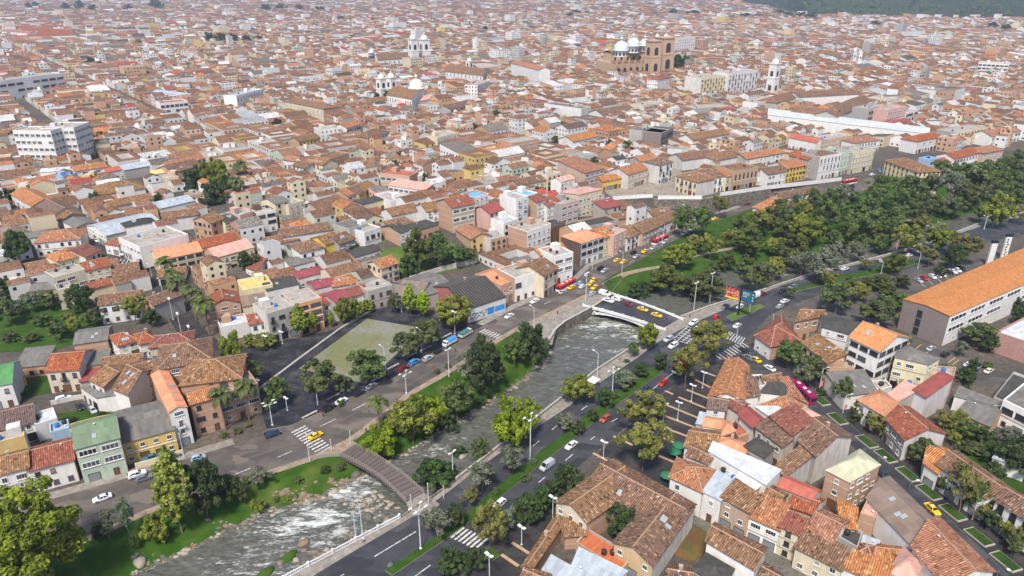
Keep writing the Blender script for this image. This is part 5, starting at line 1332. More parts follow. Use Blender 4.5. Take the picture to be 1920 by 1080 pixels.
        if D < 1700:                                        # windows on the sides that face the photograph
            for i in range(4):
                a, b = q[i], q[(i + 1) % 4]; dx, dy = b[0] - a[0], b[1] - a[1]; L = math.hypot(dx, dy); dx /= L; dy /= L
                ox, oy = dy, -dx
                if ox * -cx + oy * -cy < 0 or lr.random() < .3: continue
                ns = max(1, int(h / 3)); nw = max(1, int(L / 3.2)); hw = .62 if D < 900 else .75
                for s_ in range(ns):
                    for kk in range(nw):
                        if lr.random() < .15: continue
                        c0 = L * (kk + .5) / nw; z = zb + 1 + s_ * h / ns + .9; n = nv
                        V += [(a[0] + dx * (c0 + g) + ox * .06, a[1] + dy * (c0 + g) + oy * .06, z + zz) for g, zz in ((-hw, 0), (hw, 0), (hw, 1.35), (-hw, 1.35))]
                        F.append((n, n+1, n+2, n+3)); Cc.append((*glass, 1)); M.append(2); nv += 4
    me = bpy.data.meshes.new('distant_houses'); me.from_pydata(V, [], F)
    at_ = me.attributes.new('tone', 'FLOAT_COLOR', 'FACE'); at_.data.foreach_set('color', np.array([c[:3] + (1,) for c in Cc], np.float32).ravel())
    me.polygons.foreach_set('material_index', M)
    def tone(nm, sc, var, rough, bump):
        t = NT(nm); c = t.n('Attribute', attribute_name='tone').outputs['Color']; P = t.pos()
        n1 = t.noise(P, sc, 3, .7); n2 = t.noise(P, .16, 4, .65)
        c = t.mix(t.math('MULTIPLY', n1, var), c, (.08, .055, .04, 1)) if nm.endswith('roofs') else t.mix(t.math('MULTIPLY', n1, var), c, (.2, .18, .16, 1))
        if nm.endswith('roofs'):
            sp = t.n('SeparateXYZ', {'Vector': t.uv()}); u, v = sp.outputs[0], sp.outputs[1]; cl = t.n('CombineXYZ', {'X': t.math('FLOOR', t.math('DIVIDE', u, .5)), 'Y': t.math('FLOOR', t.math('DIVIDE', v, .7)), 'Z': 3.0})
            rn = t.n('TexWhiteNoise', {'Vector': cl.outputs[0]}).outputs['Value']; c = t.mix(1.0, c, t.ramp(rn, [(.1, (.6, .58, .55)), (.5, (1, 1, 1)), (.95, (1.5, 1.45, 1.4))]), 'MULTIPLY')
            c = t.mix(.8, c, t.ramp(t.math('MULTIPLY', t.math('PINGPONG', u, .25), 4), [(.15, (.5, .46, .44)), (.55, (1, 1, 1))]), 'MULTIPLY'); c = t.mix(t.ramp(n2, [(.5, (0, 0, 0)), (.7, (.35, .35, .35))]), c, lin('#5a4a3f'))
        return t.end(c, rough, n1, bump, .2)
    me.materials.append(tone('distant_roofs', 1.7, .35, .92, .5)); me.materials.append(tone('distant_walls', .5, .4, .9, 0.0)); me.materials.append(M_GLASS)
    plane_uv(me); o = link('distant_houses', me); o['kind'] = 'stuff'; o['label'] = 'dense mass of distant tiled town houses'
    print('stuff houses', len(stuff), 'faces', len(F))
stuff_mesh()

# wooded hills beyond the town
hg = []; NA, NR = 260, 46
tt = NT('wooded_hills'); hp = tt.pos(); hn = tt.noise(hp, .03, 7, .75); hn2 = tt.noise(hp, .003, 3)
hm = tt.end(tt.mix(tt.ramp(hn2, [(.45, (0, 0, 0)), (.65, (.5, .5, .5))]), tt.mix(hn, lin('#10190f'), lin('#2f4024')), lin('#3f4a30')), .95, hn, .8, 8)
for i in range(NR):
    for j in range(NA):
        a = R(-48 + 96 * j / (NA - 1)); x = 960 + FPX * math.tan(a)
        d0 = hill_start(x) + 15 * math.sin(a * 40) + 60 * math.sin(a * 13 + 1); d = d0 + (i / (NR - 1)) ** 1.6 * 5200
        t = (d - d0)
        z = TER - 8 + 240 * (1 - math.exp(-max(t, 0) / 900)) * (.75 + .25 * math.sin(a * 9 + d * .0013)) + min(t * .06, 12) + 14 * math.sin(a * 57 + d * .011) * min(t / 400, 1) + rng.random() * min(t * .05, 9)
        hg.append((d * math.sin(a), d * math.cos(a), z))
me = bpy.data.meshes.new('hills'); me.from_pydata(hg, [], [(i * NA + j, i * NA + j + 1, (i + 1) * NA + j + 1, (i + 1) * NA + j) for i in range(NR - 1) for j in range(NA - 1)]); me.materials.append(hm); me.polygons.foreach_set('use_smooth', [True] * len(me.polygons))
struct(link('hills', me), 'hazy blue wooded hills beyond the town')

# the forest on the hills, one mass
fr_ = np.random.RandomState(9); HV = np.array(hg); pick = fr_.randint(0, len(HV), 9000); C3 = HV[pick] + np.column_stack([fr_.randn(9000, 2) * 25, np.zeros(9000)])
C3 = C3[np.hypot(C3[:, 0], C3[:, 1]) < 5200]; k_ = 7; cen = np.repeat(C3, k_, 0) + fr_.randn(len(C3) * k_, 3) * [5, 5, 4] + [0, 0, 5]; nrm_ = fr_.randn(len(cen), 3) + [0, -.6, .8]; nrm_ /= np.linalg.norm(nrm_, axis=1)[:, None]
FOREST = (cen, nrm_, np.clip(np.repeat(fr_.rand(len(C3)), k_) + fr_.randn(len(cen)) * .15, 0, 1))
# ------------------------------------------------------------------ river walls, bridges, parapets, billboards
def stone_mat():
    t = NT('river_wall_stone'); P = t.pos()
    v = t.n('TexVoronoi', {'Vector': P, 'Scale': 1.3}); r_ = t.n('SeparateColor', {'Color': v.outputs['Color']}).outputs[0]
    e = t.n('TexVoronoi', {'Vector': P, 'Scale': 1.3}, feature='DISTANCE_TO_EDGE').outputs['Distance']
    c = t.mix(r_, lin('#5a554c'), lin('#938a7b')); c = t.mix(t.ramp(e, [(.0, (1, 1, 1)), (.07, (0, 0, 0))]), c, lin('#464239'))
    c = t.mix(t.ramp(t.noise(P, .4, 4), [(.5, (0, 0, 0)), (.7, (.6, .6, .6))]), c, lin('#4c5236'))
    return t.end(c, .9, t.ramp(e, [(0, (0, 0, 0)), (.1, (1, 1, 1))]), .8, .12)
M_STONE = stone_mat(); M_WPAR = wall_mat('white_parapet', '#e4e3df', .25); M_PARA = wall_mat('parapet_concrete', '#aaa59b', .6)
def wall_line(name, pts, th, z0, z1, mat, label, cat='wall', cap=None, side=0.0, follow=False):
    P = [Vector(p) for p in resample(pts, max(2, int(length(pts) / 3) + 1))]; A = offset(P, th / 2 + side); B = offset(P, -th / 2 + side)
    mb = MB()
    def zz(p, z): return (p.x, p.y, (float(terrace(p.x, p.y)) if follow else 0) + z)
    for i in range(len(P) - 1):
        a, b, c, d = A[i], A[i + 1], B[i + 1], B[i]
        mb.face([zz(d, z0), zz(c, z0), zz(c, z1), zz(d, z1)]); mb.face([zz(b, z0), zz(a, z0), zz(a, z1), zz(b, z1)]); mb.face([zz(d, z1), zz(c, z1), zz(b, z1), zz(a, z1)])
    for i in (0, len(P) - 1): mb.face([zz(A[i], z0), zz(B[i], z0), zz(B[i], z1), zz(A[i], z1)])
    root = mb.build(name, [mat])
    if cap:
        cb = MB()
        A2, B2 = offset(P, th / 2 + .08 + side), offset(P, -th / 2 - .08 + side)
        for i in range(len(P) - 1):
            lo, hi = z1 + .002, z1 + .14
            cb.face([zz(B2[i], hi), zz(B2[i + 1], hi), zz(A2[i + 1], hi), zz(A2[i], hi)]); cb.face([zz(B2[i], lo), zz(B2[i + 1], lo), zz(B2[i + 1], hi), zz(B2[i], hi)]); cb.face([zz(A2[i + 1], lo), zz(A2[i], lo), zz(A2[i], hi), zz(A2[i + 1], hi)])
        cb.build('coping', [cap], root)
    tag(root, label, cat); return root
wl = [LB3[14] + Vector((-1.5, .5, 0))] + LB3[15:19]
wall_line('retaining_wall', wl, .7, -4.6, .95, M_STONE, 'tall mossy stone river wall below the arch bridge', cap=M_PARA, side=.2)
RBL = [Vector((x, y, 0)) for x, y in RB]
wall_line('river_wall', RBL[0:4], .5, -4.5, .18, M_STONE, 'low river wall carrying the white balustrade')
wall_line('river_parapet', RBL[5:10], .45, -4.5, 1.0, M_PARA, 'long concrete parapet along the riverside pavement', cap=M_PARA)
wall_line('river_parapet', RBL[11:], .45, -4.5, .95, M_PARA, 'concrete parapet of the river beyond the arch bridge', cap=M_PARA)
wall_line('river_wall', RBL[3:6], .5, -4.5, .6, M_STONE, 'short stone river wall at the footbridge end')
def balustrade(pts, z, label, h=.95, sp=.42, name='balustrade', mat=None, follow=False):
    L = length(pts); n = int(L / sp); P = resample(pts, n + 1); mat = mat or M_WPAR
    root = empty(name, tuple(P[0])); o0 = Vector(P[0]); tag(root, label, 'balustrade')
    mb = MB(); mb.box(-.07, .07, -.07, .07, 0, h - .12); bal = mb.data('baluster', [mat], False)
    mb = MB(); mb.box(-.22, .22, -.22, .22, 0, h + .2); mb.box(-.27, .27, -.27, .27, h + .2, h + .3); pier = mb.data('pier', [mat], False)
    rb = MB()
    for i in range(n):
        a, b = Vector(P[i]) - o0, Vector(P[i + 1]) - o0; d = (b - a).normalized(); w = Vector((-d.y, d.x, 0)) * .13; d0 = Vector((0, 0, z))
        if follow: a.z = float(terrace(P[i][0], P[i][1])) - o0.z; b.z = float(terrace(P[i + 1][0], P[i + 1][1])) - o0.z
        ang = math.atan2(d.y, d.x)
        link('pier' if i % 14 == 0 else 'baluster', pier if i % 14 == 0 else bal, root, (a.x, a.y, a.z + z), ang)
        for lo, hi, k in ((h - .12, h + .02, 1), (0, .1, .9)):
            q = [a - w * k, b - w * k, b + w * k, a + w * k]
            rb.face([(p.x, p.y, p.z + z + hi) for p in q]); rb.face([(q[0].x, q[0].y, q[0].z + z + lo), (q[1].x, q[1].y, q[1].z + z + lo), (q[1].x, q[1].y, q[1].z + z + hi), (q[0].x, q[0].y, q[0].z + z + hi)])
            rb.face([(q[2].x, q[2].y, q[2].z + z + lo), (q[3].x, q[3].y, q[3].z + z + lo), (q[3].x, q[3].y, q[3].z + z + hi), (q[2].x, q[2].y, q[2].z + z + hi)])
    rb.build('rail', [mat], root, uv=False); return root
balustrade(RBL[0:4], .18, 'white balustrade along the riverbank at the bottom of the picture')
# terrace edge: white parapet on a stone wall
tl = [at(x, y, TER) for x, y in ((1146,372.5),(1190,369.5),(1221,368),(1231,371),(1314,371),(1345,365.5),(1440,351.5))]
for p in tl: p.z = 0
wall_line('terrace_wall', offset(tl, 0), 2.4, -1, TER - .05, M_STONE, 'tall stone terrace wall with shallow arches below the white parapet', side=-1.6)
wall_line('terrace_parapet', [at(x, y, TER) for x, y in ((1146,372.5),(1190,369.5),(1221,368))], .5, TER - .3, TER + 1.7, M_WPAR, 'short white parapet of the stone square', cap=M_WPAR, side=-2.2)
wall_line('terrace_parapet', [at(x, y, TER) for x, y in ((1232,371),(1270,371),(1314,371))], .5, TER - .3, TER + 1.7, M_WPAR, 'middle white parapet of the stone square with small piers', cap=M_WPAR, side=-2.2)
wall_line('terrace_parapet', [at(x, y, TER) for x, y in ((1345,365.5),(1440,351.5),(1500,345),(1572,336.5))], .5, TER - .3, TER + 1.7, M_WPAR, 'long white parapet along the terrace street', cap=M_WPAR, side=-2.2)
wall_line('garden_wall', wline([(768,528),(830,508),(895,492)]), .3, -1, 2.4, WALLS['m'](), 'pale wall along the lower side of the walled garden', follow=True)
wall_line('plaza_wall', wline([(482,735),(560,676),(640,617),(720,570)]), .7, 0, .62, M_PARA, 'long low pale bench wall along the plaza', cap=M_PARA)
wall_line('yard_wall', wline([(96,760),(150,748),(205,742)]), .25, 0, 1.6, WALLS['m'](), 'pale yard wall behind the parked wagon')
wall_line('yard_wall', wline([(130,806),(180,792),(212,786)]), .25, 0, 1.8, WALLS['y'](), 'yellow-topped yard wall below the little lawn')
wall_line('front_wall', wline([(255,880),(300,868),(345,853)]), .25, 0, 1.9, WALLS['c'](), 'cream front wall before the yellow house')
wall_line('garden_wall', wline([(1668,760),(1712,770),(1745,775)]), .3, 0, 2.2, WALLS['m'](), 'stained wall behind the red gabled shed')
wall_line('garden_wall', wline([(-30,536),(30,528),(105,520)]), .3, -1, 2, WALLS['m'](), 'pale graffiti wall at the garden bend', follow=True)
# plaza benches
bn = MB(); bn.box(-2.6, 2.6, -.35, .35, .4, .55); bn.box(-2.4, -2.0, -.3, .3, 0, .4); bn.box(2.0, 2.4, -.3, .3, 0, .4); BEN = bn.data('bench', [M_PARA], False)
for x, y in ((581,780),(626,746),(737,690),(708,712),(772,668),(798,656),(837,632)):
    p = on_ground(x, y, False); d = on_ground(x + 30, y - 15, False) - p
    tag(link('stone_bench', BEN, None, (p.x, p.y, .14), math.atan2(d.y, d.x)), 'long pale stone bench at the kerb of the plaza', 'bench', 'benches along the plaza kerb', x)

# white arch bridge
n0, n1, f0, f1 = at(1098, 574, .3), at(1243, 617, .3), at(1146, 552, .3), at(1276, 598, .3)
br = empty('arch_bridge', n0); tag(br, 'white concrete arch bridge crowded with cars and yellow taxis', 'bridge')
def bp(s, t, z): p = n0.lerp(n1, s).lerp(f0.lerp(f1, s), t) - n0; return (p.x, p.y, z - n0.z)
NB = 24; camber = lambda s: .12 + .55 * (1 - (2 * s - 1) ** 2)
mb = MB()
for i in range(NB):
    s0, s1 = -.05 + 1.1 * i / NB, -.05 + 1.1 * (i + 1) / NB; a, b = camber(min(max(s0, 0), 1)), camber(min(max(s1, 0), 1))
    mb.face([bp(s0, 0, a), bp(s1, 0, b), bp(s1, 1, b), bp(s0, 1, a)], 0); mb.face([bp(s0, 1, a - .6), bp(s1, 1, b - .6), bp(s1, 0, b - .6), bp(s0, 0, a - .6)], 1)
    for t in (0, 1):
        q = [bp(s0, t, a - .6), bp(s1, t, b - .6), bp(s1, t, b), bp(s0, t, a)]; mb.face(q if t == 0 else q[::-1], 1)
mb.build('deck', [M_AVE, M_WPAR], br, uv=False)
arch = lambda s: -4.0 + 3.45 * (1 - (2 * s - 1) ** 2) ** .8
for t0, t1 in ((.0, .06), (.47, .53), (.94, 1.0)):
    ab = MB()
    for i in range(NB):
        s0, s1 = i / NB, (i + 1) / NB
        lo0, lo1 = arch(s0), arch(s1); hi0, hi1 = min(lo0 + .9, camber(s0) - .61), min(lo1 + .9, camber(s1) - .61)
        for q in ([bp(s0, t0, lo0), bp(s1, t0, lo1), bp(s1, t0, hi1), bp(s0, t0, hi0)], [bp(s1, t1, lo1), bp(s0, t1, lo0), bp(s0, t1, hi0), bp(s1, t1, hi1)], [bp(s0, t0, hi0), bp(s1, t0, hi1), bp(s1, t1, hi1), bp(s0, t1, hi0)], [bp(s0, t1, lo0), bp(s1, t1, lo1), bp(s1, t0, lo1), bp(s0, t0, lo0)]): ab.face(q)
    ab.build('arch_rib', [M_WPAR], br, uv=False)
for s in (.05, .12, .2, .8, .88, .95):
    cb = MB(); w = .012; z0, z1 = arch(s), camber(s) - .6
    for ta, tb in ((0, .05), (.95, 1)):
        q = [bp(s - w, ta, 0), bp(s + w, ta, 0), bp(s + w, tb, 0), bp(s - w, tb, 0)]; cb.prism([p[:2] for p in q], z0 - n0.z, z1 - n0.z)
    cb.build('spandrel_column', [M_WPAR], br, uv=False)
for t, nm in ((-.012, 'parapet'), (1.012, 'parapet')):
    pb = MB(); th = .03
    for i in range(NB):
        s0, s1 = -.03 + 1.06 * i / NB, -.03 + 1.06 * (i + 1) / NB; a, b = camber(min(max(s0, 0), 1)), camber(min(max(s1, 0), 1))
        q0 = [bp(s0, t - th / 2, 0), bp(s1, t - th / 2, 0), bp(s1, t + th / 2, 0), bp(s0, t + th / 2, 0)]
        z = lambda p, h: (p[0], p[1], h - n0.z)
        pb.face([z(q0[0], a - .3), z(q0[1], b - .3), z(q0[1], b + .8), z(q0[0], a + .8)]); pb.face([z(q0[2], b - .3), z(q0[3], a - .3), z(q0[3], a + .8), z(q0[2], b + .8)]); pb.face([z(q0[0], a + .8), z(q0[1], b + .8), z(q0[2], b + .8), z(q0[3], a + .8)])
    po = pb.build(nm, [M_WPAR], br, uv=False)
    for i in range(9):
        s = -.03 + 1.06 * i / 8; p = bp(s, t, camber(min(max(s, 0), 1))); qb = MB(); qb.box(-.2, .2, -.2, .2, -.4, .95); qb.box(-.25, .25, -.25, .25, .95, 1.05); o = qb.build('pier', [M_WPAR], po, p, uv=False); o.rotation_euler = (0, 0, math.atan2((n1 - n0).y, (n1 - n0).x))

# wooden footbridge
NE = [(637,854,.5),(680,875,1.5),(720,902,1.6),(762,942,.5)]; FE = [(665,835,.5),(705,857,1.5),(750,887,1.6),(795,925,.5)]
def smooth_line(px, n):
    P = np.array([tuple(at(x, y, z)) for x, y, z in px]); t = np.linspace(0, 3, n); o = []
    for u in t:
        i = min(int(u), 2); f = u - i; p0, p1, p2, p3 = P[max(i - 1, 0)], P[i], P[i + 1], P[min(i + 2, 3)]
        o.append(.5 * (2 * p1 + (p2 - p0) * f + (2 * p0 - 5 * p1 + 4 * p2 - p3) * f * f + (3 * p1 - p0 - 3 * p2 + p3) * f ** 3))
    return [Vector(p) for p in o]
NPL = 64; ne, fe = smooth_line(NE, NPL + 1), smooth_line(FE, NPL + 1)
fb = empty('footbridge', ne[0]); tag(fb, 'curved brown timber footbridge with slatted railings over the rapids', 'bridge'); o0 = ne[0].copy()
M_WOOD = [plain('weathered_timber_' + 'abc'[k], h, .8, var=.2) for k, h in enumerate(('#5a514d', '#645a55', '#514843'))]; M_WRAIL = plain('grey_timber_rail', '#8d847b', .8, var=.2)
for i in range(NPL):
    a, b, c, d = ne[i].lerp(ne[i + 1], .03), ne[i].lerp(ne[i + 1], .97), fe[i].lerp(fe[i + 1], .97), fe[i].lerp(fe[i + 1], .03); dz = Vector((0, 0, rng.uniform(-.02, .02)))
    mb = MB(); mb.slab([tuple(p - o0 + dz) for p in (a, b, c, d)], .1); mb.build('plank', [M_WOOD[i % 3 if i % 7 else 1]], fb, uv=False)
for L_ in (ne, fe):
    gb = MB(); rls = [MB() for _ in range(3)]
    for i in range(NPL):
        a, b = L_[i] - o0, L_[i + 1] - o0; a.z -= .12; b.z -= .12
        gb.tube(a - Vector((0, 0, .35)), b - Vector((0, 0, .35)), .3, n=4)
        for rl, (z, r) in zip(rls, ((1.15, .07), (.65, .045), (.3, .045))): rl.tube(a + Vector((0, 0, z + .12)), b + Vector((0, 0, z + .12)), r, n=4, cap=False)
    gb.build('girder', [M_WOOD[2]], fb, uv=False); [rl.build('handrail', [M_WRAIL], fb, uv=False) for rl in rls]
    for i in range(0, NPL + 1, 2):
        p = L_[i] - o0; pb = MB(); pb.box(-.06, .06, -.06, .06, -.2, 1.18); pb.build('railing_post', [M_WRAIL], fb, tuple(p), uv=False)
patch('footbridge_landing', [(592,858),(637,854),(668,834),(655,824),(640,838)], M_TAN, .5, 'paved landing at the town end of the footbridge', .6)
patch('footbridge_landing', [(760,942),(794,926),(824,948),(806,962),(775,968)], M_CONC, .5, 'paved landing at the avenue end of the footbridge', .6)
wall_line('landing_rail', wline([(592,861),(615,857),(637,855)]), .2, 0, 1.2, M_WRAIL, 'timber railing leading onto the footbridge', 'railing')
# upstream footbridge glimpsed through the park trees
ub = empty('far_footbridge', at(1690, 412, .5)); tag(ub, 'small grey arched footbridge among the park trees', 'bridge'); u0, u1 = at(1690, 412, .5), at(1748, 426, .5)
mb = MB(); dv = u1 - u0; nn = Vector((-dv.y, dv.x, 0)).normalized() * 1.5
for i in range(10):
    a, b = dv * (i / 10), dv * ((i + 1) / 10); za, zb = 1.2 * math.sin(math.pi * i / 10), 1.2 * math.sin(math.pi * (i + 1) / 10)
    mb.slab([(p.x, p.y, z) for p, z in ((a - nn, za), (b - nn, zb), (b + nn, zb), (a + nn, za))], .4)
mb.build('deck', [M_CONC], ub, uv=False)
for s in (-1, 1):
    mb = MB()
    for i in range(10):
        a, b = dv * (i / 10) + nn * s, dv * ((i + 1) / 10) + nn * s; mb.tube((a.x, a.y, 1.2 * math.sin(math.pi * i / 10) + 1), (b.x, b.y, 1.2 * math.sin(math.pi * (i + 1) / 10) + 1), .08, n=4); mb.tube((a.x, a.y, 1.2 * math.sin(math.pi * i / 10)), (a.x, a.y, 1.2 * math.sin(math.pi * i / 10) + 1), .05, n=4)
    mb.build('railing', [M_WRAIL], ub, uv=False)

# billboards on one dark post
pb = on_ground(1384, 590, False); H_ = 12.5
bb = empty('billboard', pb); tag(bb, 'double billboard on a black post, one red food panel and one teal panel', 'billboard')
mb = MB(); mb.tube((0, 0, 0), (0, 0, H_), .32, .28, 10); mb.box(-.6, .6, -.6, .6, 0, .3); mb.build('post', [plain('black_post', '#22242a', .5)], bb, uv=False)
def face_mat(kind):
    t = NT('poster_' + kind); U = t.n('TexCoord').outputs['Generated']; s = t.n('SeparateXYZ', {'Vector': U}); z = s.outputs[2]
    if kind == 'red':
        n_ = t.noise(U, 5, 3, .6); c = t.mix(t.ramp(n_, [(.5, (0, 0, 0)), (.56, (1, 1, 1))]), lin('#9c2a30'), lin('#c09a68')); c = t.mix(t.ramp(t.noise(U, 9, 2), [(.62, (0, 0, 0)), (.65, (1, 1, 1))]), c, lin('#d884b4'))
        c = t.mix(t.math('LESS_THAN', z, .16), c, lin('#e3b53a'))
    else: c = t.mix(t.math('LESS_THAN', z, .14), lin('#2a5f6c'), lin('#37508a'))
    return t.end(c, .5)
for kind, (xa, ya), (xb, yb), tilt in (('red', (1361, 546), (1386, 553), 0), ('teal', (1391, 552), (1415, 560), 0)):
    zc = 9.6; a, b = at(xa, ya, zc), at(xb, yb, zc); d = (b - a).normalized(); w = (b - a).length; m_ = (a + b) / 2 - pb
    mb = MB(); mb.box(-w/2, w/2, -.12, .12, -2.3, 2.3); o = mb.build('panel', [face_mat(kind)], bb, (m_.x, m_.y, zc), uv=False); o.rotation_euler = (0, 0, math.atan2(d.y, d.x)); o['label'] = 'red food poster panel' if kind == 'red' else 'teal poster panel with white lettering'
    mb = MB()
    for x0, x1, z0, z1 in ((-w/2-.1, w/2+.1, 2.3, 2.45), (-w/2-.1, w/2+.1, -2.45, -2.3), (-w/2-.1, -w/2, -2.3, 2.3), (w/2, w/2+.1, -2.3, 2.3)): mb.box(x0, x1, -.18, .18, z0, z1)
    mb.build('frame', [plain('black_post', '#22242a', .5)], o, uv=False)
    if kind == 'teal':
        mb = MB(); y_ = -.15
        for r_, (z, ws) in enumerate(((1.1, (.9, .5, .7)), (.35, (.5, 1.1, .4)), (-.4, (1.0, .6)))):
            x = -w/2 + .5
            for ww in ws:
                k = 0
                while k < ww: mb.box(x + k, x + k + .13, y_, -.121, z - .22 + (.08 if int(k * 10) % 3 else 0), z + .22); mb.box(x + k, x + k + .22, y_, -.121, z - .04, z + .05); k += .3
                x += ww + .22
        for z in (1.2, .0, -1.1): mb.box(w/2 - .9, w/2 - .45, y_, -.121, z - .22, z + .22)
        mb.build('lettering', [M_FRW], o, uv=False)
# white pylons with dark lettering beside the orange-roofed hall
for x, y, lab in ((1853, 498, 'white leaning pylon sign with black cap'), (1880, 485, 'white leaning pylon sign with black script')):
    p = on_ground(x, y, False); r0 = empty('pylon_sign', p); tag(r0, lab, 'sign', 'pylon signs'); mb = MB(); mb.box(-1.3, 1.3, -.5, .5, 0, 11.0); mb.build('panel', [WALLS['w']()], r0); mb = MB(); mb.box(-1.4, 1.4, -.6, .6, 11, 12.2); mb.build('cap', [plain('black_post', '#22242a', .5)], r0, uv=False)
    if x == 1880:
        mb = MB()
        for k in range(7): mb.box(-.5 + .3 * math.sin(k * 2), .2 + .3 * math.sin(k * 2), -.56, -.5, 2 + k * 1.2, 2.7 + k * 1.2)
        mb.build('lettering', [M_RAIL], r0, uv=False)
# mural on the hall beside the plaza
A_, B_ = rect(878, 579, 948, 556, 30, 6)[0][:2]; d = (B_ - A_); rz_ = math.atan2(d.y, d.x); hall = [o for o in bpy.data.objects if o.get('label', '').startswith('big hall with ribbed black')][0]; outv = Vector((d.y, -d.x, 0)).normalized()
for s0, s1, z0, z1, hx in ((.5, .68, .8, 3.6, '#2f7fc0'), (.7, .97, 1.0, 3.2, '#3a8bc8')):
    a = A_.lerp(B_, s0) - hall.location; w = d.length * (s1 - s0); mb = MB(); mb.box(0, w, -.05, 0, z0, z1); o = mb.build('mural', [plain('blue_mural' + hx[1:3], hx, .8, var=.5)], hall, (a.x + outv.x * .02, a.y + outv.y * .02, 0), uv=False); o.rotation_euler = (0, 0, rz_)
gm = MB(); rr = random.Random(5)
for _ in range(60):
    x = rr.uniform(.5, d.length * .46); z = rr.uniform(.5, 3.2); w, h_ = rr.uniform(.15, .9), rr.uniform(.12, .5); gm.box(x, x + w, -.04, 0, z, z + h_)
a = A_ - hall.location; o = gm.build('graffiti', [plain('grey_graffiti', '#6d7078', .9, var=.5)], hall, (a.x + outv.x * .02, a.y + outv.y * .02, 0), uv=False); o.rotation_euler = (0, 0, rz_)
for x, y in ((1272,848),(1263,860),(1250,905)):
    p = on_ground(x, y, False); u = empty('parasol', (p.x, p.y, .1)); mb = MB(); mb.lathe([(1.9, 2.3), (1.85, 2.36), (1.0, 2.75), (0, 3.05)], n=8); mb.build('canopy', [plain('green_canvas', '#2c6a4c', .8)], u, uv=False); mb = MB(); mb.tube((0, 0, 0), (0, 0, 3.1), .04, n=6); mb.build('pole', [M_RAIL], u, uv=False); tag(u, 'dark green parasol at the striped parking edge', 'parasol', 'green parasols', x)

# window strip in the slate end wall of the orange-roofed hall
uh = [o for o in bpy.data.objects if o.get('label', '').startswith('long institutional hall')][0]; UQ, uz = quad([1695,561,1781,592,2085,462,1990,436], 12); ud = UQ[1] - UQ[0]; uo = Vector((ud.y, -ud.x, 0)).normalized(); urz = math.atan2(ud.y, ud.x)
for k, z in enumerate((.8, 4.2, 7.6)):
    p = UQ[0].lerp(UQ[1], .4) + uo * .03 - uh.location; link('window', WM['wided'], uh, (p.x, p.y, z), urz, (.8, 1, 1.9))

# standing ribs on the black hall roof
BQ, bz = rect(878, 579, 948, 556, 27, 6); bd = (BQ[1] - BQ[0]); bw = (BQ[3] - BQ[0]); rs_ = min(.2 * bw.length, 4.5)
for k in range(15):
    f = .03 + .94 * k / 14; rbm = MB()
    for a, b in ((0, .5), (1, .5)):
        p0, p1 = BQ[0] + bd * f + bw * a - hall.location, BQ[0] + bd * f + bw * b - hall.location; rbm.tube((p0.x, p0.y, 6.12), (p1.x, p1.y, 6.12 + rs_), .1, n=4)
    rbm.build('roof_rib', [plain('grey_rib', '#6b6762', .8)], hall, uv=False)
# ------------------------------------------------------------------ trees
def leaf_mat(nm, dark, light, trans=.35):
    t = NT('leaves_' + nm); a = t.n('Attribute', attribute_name='tone').outputs['Fac']; oi = t.n('ObjectInfo').outputs['Random']
    c = t.mix(a, lin(dark), lin(light)); c = t.n('HueSaturation', {'Hue': t.math('MULTIPLY_ADD', oi, .03, .485), 'Saturation': t.math('MULTIPLY_ADD', oi, .2, .88), 'Value': t.math('MULTIPLY_ADD', oi, .3, .88), 'Color': c}).outputs[0]
    d = t.n('BsdfPrincipled', {'Base Color': c, 'Roughness': .7, 'Specular IOR Level': .2}); tr = t.n('BsdfTranslucent', {'Color': c})
    m = t.n('MixShader', {0: trans, 1: d.outputs[0], 2: tr.outputs[0]}); t.t.links.new(m.outputs[0], t.out.inputs[0]); return t.m
LEAF = {'W': leaf_mat('yellow_green', '#4f5c1c', '#98a03c'), 'P': leaf_mat('lime', '#687a22', '#a8b83c'), 'D': leaf_mat('dark_evergreen', '#2a3a1f', '#586b3a'), 'G': leaf_mat('mid_green', '#384824', '#748349'),
        'O': leaf_mat('olive', '#4a5220', '#93914a'), 'S': leaf_mat('grey_green', '#4b5740', '#8e9479'), 'B': leaf_mat('bronze', '#383f20', '#6d743a'), 'V': leaf_mat('palm', '#3d4a25', '#7d8550')}
M_BARK = memo('bark', lambda: (lambda t: t.end(t.mix(t.noise(t.obj(), 3, 4), lin('#4b4036'), lin('#857766')), .95, t.noise(t.obj(), 8, 3), .5))(NT('bark')))
def quads(centers, normals, size, aspect, rs_, tone):
    n = len(centers); t = rs_.randn(n, 3); t -= (t * normals).sum(1)[:, None] * normals; t /= np.linalg.norm(t, axis=1)[:, None] + 1e-9; b = np.cross(normals, t)
    s = size * (.6 + .8 * rs_.rand(n))[:, None]; a, c = t * s * aspect / 2, b * s / 2
    V = np.stack([centers - a, centers - c * .9 + a * .1, centers + a, centers + c * .9 + a * .1], 1).reshape(-1, 3); return V, tone
def leaf_mesh(V, tone, mat):
    n = len(V) // 4; me = bpy.data.meshes.new('crown'); me.vertices.add(len(V)); me.vertices.foreach_set('co', V.astype(np.float32).ravel()); me.loops.add(4 * n); me.loops.foreach_set('vertex_index', np.arange(4 * n, dtype=np.int32)); me.polygons.add(n); me.polygons.foreach_set('loop_start', np.arange(0, 4 * n, 4, dtype=np.int32)); me.polygons.foreach_set('loop_total', np.full(n, 4, np.int32)); me.update(); me.validate()
    me.attributes.new('tone', 'FLOAT', 'FACE').data.foreach_set('value', tone.astype(np.float32)); me.materials.append(mat); return me
